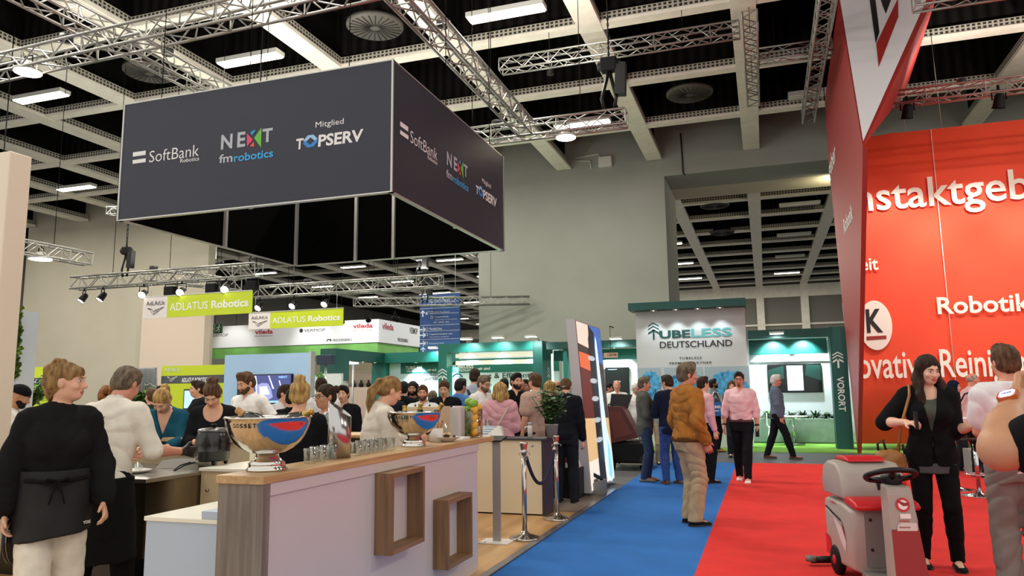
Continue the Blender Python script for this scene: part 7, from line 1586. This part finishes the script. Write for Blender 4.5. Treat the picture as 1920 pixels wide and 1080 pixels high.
c = crowd(890, 12.2, 6, 'tallest man in pale grey shirt with a black strap, seen from behind', 1.88, S_('#a9b3c4'), hair=('short', 'dkbrown'))
mb = MB(); mb.tube([tuple(np.array(q)) for q in ((-.12, -.02, 1.48), (-.08, -.13, 1.40), (0, -.16, 1.25), (.10, -.15, 1.08), (.17, -.08, .95))], .02, 6); t = tag(bpy.data.objects.new('shoulder_bag', None), 'black bag strap across the back of the tallest man', 'bag'); COL.objects.link(t); t.location = c['t'].location; t.rotation_euler = c['t'].rotation_euler; t.scale = c['t'].scale; mb.build('strap', m_blkp, t, (0, 0, 0)); mb = MB(); mb.bbox(.16, .26, -.15, .1, .72, .96, .02); mb.build('bag', m_blkp, t, (0, 0, 0))
crowd(904, 11.1, 132, 'bearded man in white shirt and glasses looking down right', 1.75, S_('#e0ddda', sleeve='long', hem=.97), head=(0, -14, 0), hair=('short', 'greybrown'), beard='greybrown', glasses='#1a1a1c', arms=('bent', 'bent'), bottom=dict(col='#15161a'), vox=.010)
c = crowd(938, 10.0, 2, 'blonde woman in loose pink blouse seen from behind', 1.62, dict(kind='blouse', col='#dba5ae', neck='boat', sleeve='long', hem=.80, inf=.04, fold=.014), sex='f', hair=('bob', 'blond'), bottom=dict(col='#20304a', kind='denim'), vox=.0105, arms=('bent', 'bent'))
mb = MB(); mb.tube([(.14, -.02, 1.46), (.10, -.155, 1.38), (0, -.20, 1.2), (-.12, -.19, 1.02), (-.2, -.1, .92)], .014, 6); t = tag(bpy.data.objects.new('shoulder_bag', None), 'pale strap bag across the back of the pink blouse', 'bag'); COL.objects.link(t); t.location = c['t'].location; t.rotation_euler = c['t'].rotation_euler; t.scale = c['t'].scale; mb.build('strap', mat('strap_beige', '#cdb8a8', .7), t, (0, 0, 0)); mb = MB(); mb.bbox(-.33, -.22, -.1, .12, .72, .92, .02); mb.build('bag', MATS['strap_beige'], t, (0, 0, 0))
crowd(945, 12.4, 20, 'black haired man in grey blue shirt behind the blonde woman', 1.71, S_('#5f6c80'), hair=('short', 'black'))
c = crowd(967, 11.2, 172, 'smiling bearded man in black polo shirt', 1.77, dict(kind='polo_shirt', col='#131316', sleeve='short', inf=.02), hair=('short', 'black'), beard='dkbrown', head=(-20, 0, 0), bottom=dict(col='#3f5878', kind='denim'), vox=.010, bw=1.12)
mb = MB(); mb.box(-.13, -.07, .146, .15, 1.27, 1.29); localmb(mb, 'badge', m_white, c)
crowd(976, 12.6, 200, 'bald ruddy man peering over the black polo shoulder', 1.70, S_('#8a8f98'), hair=('bald', 'grey'), beard='red', skin='ruddy')
crowd(987, 13.0, 200, 'dark haired man in pale shirt behind the bald ruddy man', 1.70, S_('#d8d4d0'), hair=('short', 'dkbrown'), skin='ruddy')
crowd(1004, 10.8, 318, 'man in beige pink tee with dark trousers seen from behind', 1.755, T_('#c6a798', inf=.024, hem=.84), hair=('short', 'brown'), arms=('down', 'loose'), bottom=dict(col='#191b24'), vox=.010)
crowd(1031, 12.0, 6, 'blonde person behind the potted plant', 1.66, T_('#7d756c'), sex='f', hair=('bob', 'blond'))
crowd(1057, 10.3, 14, 'person in black with bent head right of the potted plant', 1.70, J_('#17181e'), hair=('short', 'brown'), head=(0, -25, 0), lean=6)
crowd(1043, 12.6, 350, 'balding man behind the person in black', 1.68, J_('#22242a'), hair=('bald', 'dkbrown'))
# --- aisle and right stand
crowd(1140, 17.0, 95, 'dark haired man at the edge of the light tower in the far recess', 1.66, S_('#c9cdd0'), hair=('short', 'black'), skin='tan', vox=.0135)
crowd(1157, 16.4, 175, 'bald man in white shirt below the black screen', 1.72, S_('#dcdcdc'), hair=('bald', 'grey'), skin='ruddy', arms=('chin', 'chin'), vox=.0135)
crowd(1191, 15.6, 150, 'grey bearded man in white shirt left of the grey blazer', 1.65, S_('#dbdbd8', inf=.02), hair=('short', 'white'), beard='grey', skin='ruddy', bel=.05, glasses='#444444', vox=.012, head=(-10, -8, 0), bottom=dict(col='#c8c4bc'))
crowd(1201, 16.6, 60, 'dark haired person behind the grey blazer shoulder', 1.67, S_('#8b8e92'), hair=('short', 'black'), bottom=dict(col='#a5937a'), vox=.0135)
crowd(1238, 15.4, 172, 'man in grey shirt and tan trousers between the two blazers', 1.50, S_('#85878a'), hair=('short', 'grey'), bottom=dict(col='#a08f72'), vox=.013)
def at_feet(fx, fy, face, label, h, **kw):
    q = at(fx, fy, z=0); az = math.degrees(math.atan2(q.x, q.y)); return person(label, q.x, q.y, h, az+face, **kw)
at_feet(1213, 903, 82, 'man in grey wool blazer and dark jeans facing right', 1.715, top=dict(kind='blazer', col='#55554e', inf=.024, hem=.78, neck='collar', fold=.004), bottom=dict(col='#23324e', kind='denim', inf=.01), hair=('short', 'greybrown'), shoes='#8a8078', arms=('bent', 'bent'), vox=.0095, skin='ruddy', feet=((-.09, .04), (.09, -.06)), head=(4, -2, 0))
at_feet(1262, 908, 338, 'man in navy blazer and blue jeans seen from behind', 1.74, top=dict(kind='blazer', col='#191e31', inf=.024, hem=.80, neck='collar'), bottom=dict(col='#24407a', kind='denim', inf=.012), hair=('short', 'dkbrown'), glasses='#222222', shoes='#6a4630', arms=('chin', 'bent'), vox=.0095, head=(-25, -10, 0))
def belt_x(c):
    v = Vol(c['lo']-.05, c['hi']+.05, .009); v.put(c['lo'], c['hi'], torso_fn(c['TF'], 'm', .036, 1.04, .0, .90, .955), .01); v.mesh('waistband', cloth('#5a3a1c'), c['t'])
at_feet(1299, 984, 60, 'man in rust brown suede jacket and khaki trousers on the blue carpet', 1.79, top=dict(kind='jacket', col='#a0651c', tex='suede', inf=.032, hem=.93, neck='collar', fold=.012, sleeve='long'), bottom=dict(col='#b39c7c', inf=.02, wide=.012, fold=.010), hair=('thick', 'greybrown'), skin='ruddy', arms=(((.3, -.05, -1), (-.1, .5, -1)), ((.3, -.12, -1), (-.12, .48, -1))), shoes='#221f1d', vox=.0075, head=(16, 0, 0), feet=((-.11, .02), (.11, -.03)), bw=1.04, extra=belt_x)
at_feet(1326, 906, 55, 'person in pale pink shirt half hidden behind the brown jacket', 1.70, top=S_('#dcaab2'), bottom=dict(col='#15161a'), hair=('short', 'dkbrown'), vox=.0125)
c = at_feet(1345, 846, 84, 'man in dark checked shirt looking up at the blue maps', 1.74, top=dict(kind='shirt', col='#20242c', sleeve='short', mat=checked('checked_shirt', '#15181f', '#8f959c', '#5f666e'), hem=.84), bottom=dict(col='#14161c'), hair=('short', 'black'), skin='brown', beard='black', head=(0, 14, 0), shoes='#b0913a', arms=('down', 'bent'), vox=.011)
t = tag(bpy.data.objects.new('tote_bag', None), 'blue tote bag on the shoulder of the man in checked shirt', 'bag'); COL.objects.link(t); t.location = c['t'].location; t.rotation_euler = c['t'].rotation_euler; t.scale = c['t'].scale
mb = MB(); mb.bbox(.24, .30, -.2, .2, .86, 1.2, .015); mb.build('bag', mat('tote_blue', '#1f64a8', .7), t, (0, 0, 0)); mb = MB(); mb.tube([(.27, -.12, 1.19), (.235, -.05, 1.44), (.235, .05, 1.44), (.27, .12, 1.19)], .01, 6); mb.build('handle', m_white, t, (0, 0, 0))
mb = MB(); letter(mb, 'CMS', (.303, -.12, 1.05), YU, ZU, .22, .07, .03); mb.box(.3, .303, -.1, .06, .98, 1.0); mb.build('lettering', m_white, t, (0, 0, 0))
def pinkx(c):
    mb = MB()
    for k in ('L', 'R'): wr, d2 = c['J'][k][2], c['J'][k][4]; mb.lathe([(.034, -.014), (.036, 0), (.034, .014)], tuple(wr-d2*.02), 18, tuple(d2))
    localmb(mb, 'wristband', m_blkp, c)
    v = Vol(c['lo']-.05, c['hi']+.05, .009); v.put(c['lo'], c['hi'], torso_fn(c['TF'], 'm', .022, 1, 0, .945, .985), .006); v.mesh('belt', mat('belt_brown', '#4a2220', .5), c['t'])
PK = at_feet(1396, 902, 184, 'man in pale pink shirt and white trainers walking towards the camera', 1.775, top=dict(kind='shirt', col='#e3bcc2', sleeve='roll', hem=.965, fold=.009), bottom=dict(col='#17181d', inf=.012), hair=('short', 'dkbrown'), beard=('goatee', 'greybrown'), glasses='#1c1412', shoes='#e9e6e2', arms=(((.2, -.06, -1), (.02, .16, -1)), ((.26, .06, -1), (.06, .3, -1))), feet=((-.07, .2), (.08, -.14)), vox=.008, skin='ruddy', extra=pinkx)
wr, d2 = PK['J']['L'][2], PK['J']['L'][4]; q = wpt(PK, wr+d2*.10+np.array((.0, .045, 0)))
o = single('mobile_phone', MB().bbox(q.x-.03, q.x+.03, q.y-.008, q.y+.008, q.z-.07, q.z+.06, .006), m_blkp, 'black phone in the hand of the man in the pink shirt', 'phone')
crowd(1373, 16.9, 180, 'brown haired person behind the shoulder of the man in the pink shirt', 1.68, J_('#6d5040'), sex='f', hair=('bob', 'brown'), vox=.0135)
at_feet(1462, 860, 86, 'white haired man in grey blue shirt striding right past the screen', 1.80, top=dict(kind='shirt', col='#5d6678', sleeve='long', hem=.83, inf=.02, fold=.005), bottom=dict(col='#15161a', inf=.014), hair=('short', 'white'), glasses='#2a2a2c', skin='ruddy', shoes='#5a4030', arms=(((.14, .1, -1), (-.1, .3, -1)), ((.14, .05, -1), (-.1, .2, -1))), feet=((-.08, -.24), (.09, .26)), vox=.010, head=(0, -4, 0), bel=.03)
# --- woman in the black blazer
def blz(c):
    v = Vol(c['lo']-.05, c['hi']+.05, .009); v.put(c['lo'], c['hi'], torso_fn(c['TF'], 'f', .020, 1.02, 0, .77, .855), .01); v.wrinkle(.002); v.mesh('long_top', cloth('#55565a'), c['t'])
    mb = MB()
    for dx in (-.0, .03): pass
BW = stand(1737, 6.45, 172, 'woman with long dark hair in black blazer gesturing beside the scrubber', h=1.765, sex='f', head=(-24, -10, 0), arms=(((.12, .02, -1), (.5, .75, .22)), ((.62, .12, -.72), (-.55, .8, .02))), palms=((-.3, .3, 1), (-.2, -.3, -.9)), curls=(.25, .55), top=dict(kind='blazer', col='#131315', sleeve='elbow', neck='none', inf=.026, hem=.83, open=(1.1, .075, .015), fold=.004), inner=dict(col='#565b52', neck='scoop', name='top', hem=.9), bottom=dict(col='#131316', inf=.006), hair=('wavy', 'dkbrown'), shoes='#1c1c1e', vox=.0065, feet=((-.12, .02), (.12, -.03)), skin='pale', extra=blz)
wr, d2 = BW['J']['R'][2], BW['J']['R'][4]; q = wpt(BW, wr+d2*.105+np.array((0, .02, .0)))
t = thing('mobile_phone', 'black phone held by the woman in the black blazer', 'phone', q); mb = MB(); mb.bbox(q.x-.012, q.x+.012, q.y-.04, q.y+.04, q.z-.05, q.z+.09, .006); mb.build('case', m_blkp, t)
# tan handbag on her shoulder
p = at(1668, 862, d=6.4); t = thing('handbag', 'tan leather handbag hanging at the side of the woman in the black blazer', 'bag', (p.x, p.y, p.z-.13)); m_tan = mat('leather_tan', '#9a6a34', .5, noise=.15, nscale=12)
v = Vol((-.2, -.12, -.02), (.2, .12, .3), .008); v.ell((0, 0, .1), (.13, .06, .11), .02); v.cone((-.07, 0, .17), (.07, 0, .16), .035, .04, .04); v.wrinkle(.006, 1.4, 2); v.mesh('bag', m_tan, t)
mb = MB(); mb.tube([(-.08, 0, .17), (-.085, .0, .26), (-.04, 0, .3), (-.02, 0, .2)], .01, 6); mb.build('handle', m_blkp, t, (0, 0, 0)); mb = MB(); mb.tube([(.08, 0, .17), (.075, .0, .24), (.11, 0, .26), (.12, 0, .18)], .01, 6); mb.build('handle', m_blkp, t, (0, 0, 0))
sh = wpt(BW, (.13, .02, 1.475)); b0 = t.location
mb = MB(); mb.tube([tuple(b0+Vector((.07, 0, .2))), tuple(b0.lerp(sh, .5)+Vector((-.0, -.06, .05))), tuple(sh+Vector((-.02, -.09, -.06))), tuple(sh+Vector((0, 0, .03)))], .012, 6); mb.build('strap', m_tan, t)
# --- seated pair at the high table
c = stand(1817, 12.6, 62, 'bald man in pale pink shirt with a dark strap, at the high table', h=1.72, z=.0, hair=('bald', 'grey'), skin='ruddy', top=S_('#d9b3b6', inf=.022), bottom=dict(col='#17181c'), seat=None, vox=.010, lean=6, arms=('bent', 'bent'), feet=((-.1, .05), (.1, .1)))
mb = MB(); mb.tube([(.16, .0, 1.45), (.1, -.13, 1.40), (0, -.165, 1.26), (-.1, -.15, 1.1), (-.17, -.06, 1.0)], .014, 6); t = tag(bpy.data.objects.new('shoulder_bag', None), 'dark strap bag on the back of the bald man in pink', 'bag'); COL.objects.link(t); t.location = c['t'].location; t.rotation_euler = c['t'].rotation_euler; t.scale = c['t'].scale; mb.build('strap', m_blkp, t, (0, 0, 0)); mb = MB(); mb.bbox(-.3, -.2, -.1, .1, .74, .96, .02); mb.build('bag', m_blkp, t, (0, 0, 0))
stand(1789, 13.6, 100, 'woman in dark navy headscarf before the orange red wall', h=1.60, sex='f', hair=('hijab', '#161c33'), top=J_('#1a1d28'), vox=.0105)
# --- man in white tee and grey trousers at the right edge
stand(1893, 5.5, 345, 'man in white tee and grey trousers seen from behind at the right edge', h=1.79, head=(-15, 0, 0), hair=('quiff', 'brown'), bw=.95, top=T_('#e2e2e4', inf=.02, hem=.86, fold=.008), bottom=dict(col='#77736e', inf=.022, wide=.01, fold=.010), arms=(((.06, .4, -1), (-.25, .9, -.2)), ((.2, .1, -1), (-.3, .6, -.8))), skin='ruddy', vox=.0085, shoes='#4a4643')
# --- photographer whose forearm shows at the right edge
el_ = at(1864, 850, d=1.6); x, y = el_.x+.466, el_.y+.012
PH = person('person in black tee whose raised forearm with a smartwatch enters at the right edge', x, y, 1.76, 0, head=(-10, 0, 0), hair=('short', 'brown'), skin='tan', arms=(((1, 0, -.17), (-.094, .205, .095)), 'bent'), curls=(1.3, .5), palms=((-.8, .2, .3), None), bw=.88, wk=1.25, top=T_('#121214', sleeve='above', inf=.015), bottom=dict(col='#1a1b20'), vox=.0065)
wr, d2 = PH['J']['L'][2], PH['J']['L'][4]; el = PH['J']['L'][1]; c = np.array(wr)-d2*.045
t = tag(bpy.data.objects.new('smartwatch', None), 'orange cased smartwatch with pale screen on the raised forearm', 'watch'); COL.objects.link(t); t.location = PH['t'].location; t.rotation_euler = PH['t'].rotation_euler; t.scale = PH['t'].scale
mb = MB(); mb.lathe([(.0335, -.012), (.035, -.01), (.035, .01), (.0335, .012)], tuple(c), 26, tuple(d2)); mb.build('strap', mat('watch_strap', '#1d2228', .6), t, (0, 0, 0))
nn = unit(np.array((-.55, -.8, .35))-d2*(np.array((-.55, -.8, .35)) @ d2)); uu = np.cross(d2, nn)
def wb(hw_, hl, z0, z1):
    mb = MB(); pl = [Vector(c+uu*a+d2*b+nn*z0) for a, b in ((-hw_, -hl*.6), (-hw_*.6, -hl), (hw_*.6, -hl), (hw_, -hl*.6), (hw_, hl*.6), (hw_*.6, hl), (-hw_*.6, hl), (-hw_, hl*.6))]; return mb.prism(pl, (0, 0, 0), tuple(nn*(z1-z0)))
wb(.021, .023, .030, .042).build('case', mat('watch_orange', '#c9622a', .4), t, (0, 0, 0)); wb(.0165, .0185, .042, .0432).build('display', emat('watch_face', '#c9cdf2', .7), t, (0, 0, 0))
mb = MB(); letter(mb, '10:09', Vector(c+nn*.0436-uu*.010-d2*.004), Vector(uu), Vector(d2), .02, .009, .03); mb.build('digits', mat('digit_navy', '#2a2f6e', .5), t, (0, 0, 0))

# ---------------------------------------------------------------- printed marks, eyes and knobs belong to the part that carries them
CARRY = {'lettering': ('panel', 'board', 'plate', 'cloth', 'band', 'upright', 'basin', 'body', 'bag'), 'emblem': ('logo_panel', 'front_panel', 'panel', 'board', 'upright', 'body'), 'logo_lettering': ('panel',), 'logo_disc': ('cloth',), 'seam': ('cloth',), 'picture': ('display', 'case', 'panel'), 'picture_plate': ('case',), 'picture_blade': ('case',),
         'digits': ('display',), 'badge': ('steering_column',), 'sticker': ('steering_column',), 'wheel_hub': ('steering_wheel',), 'stop_button': ('steering_column',), 'eye': ('body',), 'eyebrow': ('body',), 'map_print': ('map',), 'slat_light': ('upright',), 'bank_lettering': ('panel',), 'bank_emblem': ('panel',), 'next_lettering': ('panel',), 'next_emblem': ('panel',),
         'member_lettering': ('panel',), 'member_emblem': ('panel',), 'pictogram': ('box',), 'lid_panel': ('lid',), 'vent_slat': ('hatch',), 'screw': ('hatch',), 'knob': ('lid', 'door', 'hatch'), 'print': ('block',), 'apron_tie': ('apron',), 'pocket': ('bag',)}
base = lambda o: o.name.split('.')[0]
for t in [o for o in list(COL.objects) if o.parent is None and o.type == 'EMPTY']:
    kids = list(t.children); used = {}
    for c in kids:
        for nm in CARRY.get(base(c), ()):
            cand = [k for k in kids if base(k) == nm and k.type == 'MESH']
            if not cand: continue
            i = used.get(base(c), 0); used[base(c)] = i+1
            if base(c) in ('bank_lettering', 'bank_emblem', 'next_lettering', 'next_emblem', 'member_lettering', 'member_emblem', 'map_print'): c.parent = cand[min(i, len(cand)-1)]
            else: c.parent = cand[0]
            break
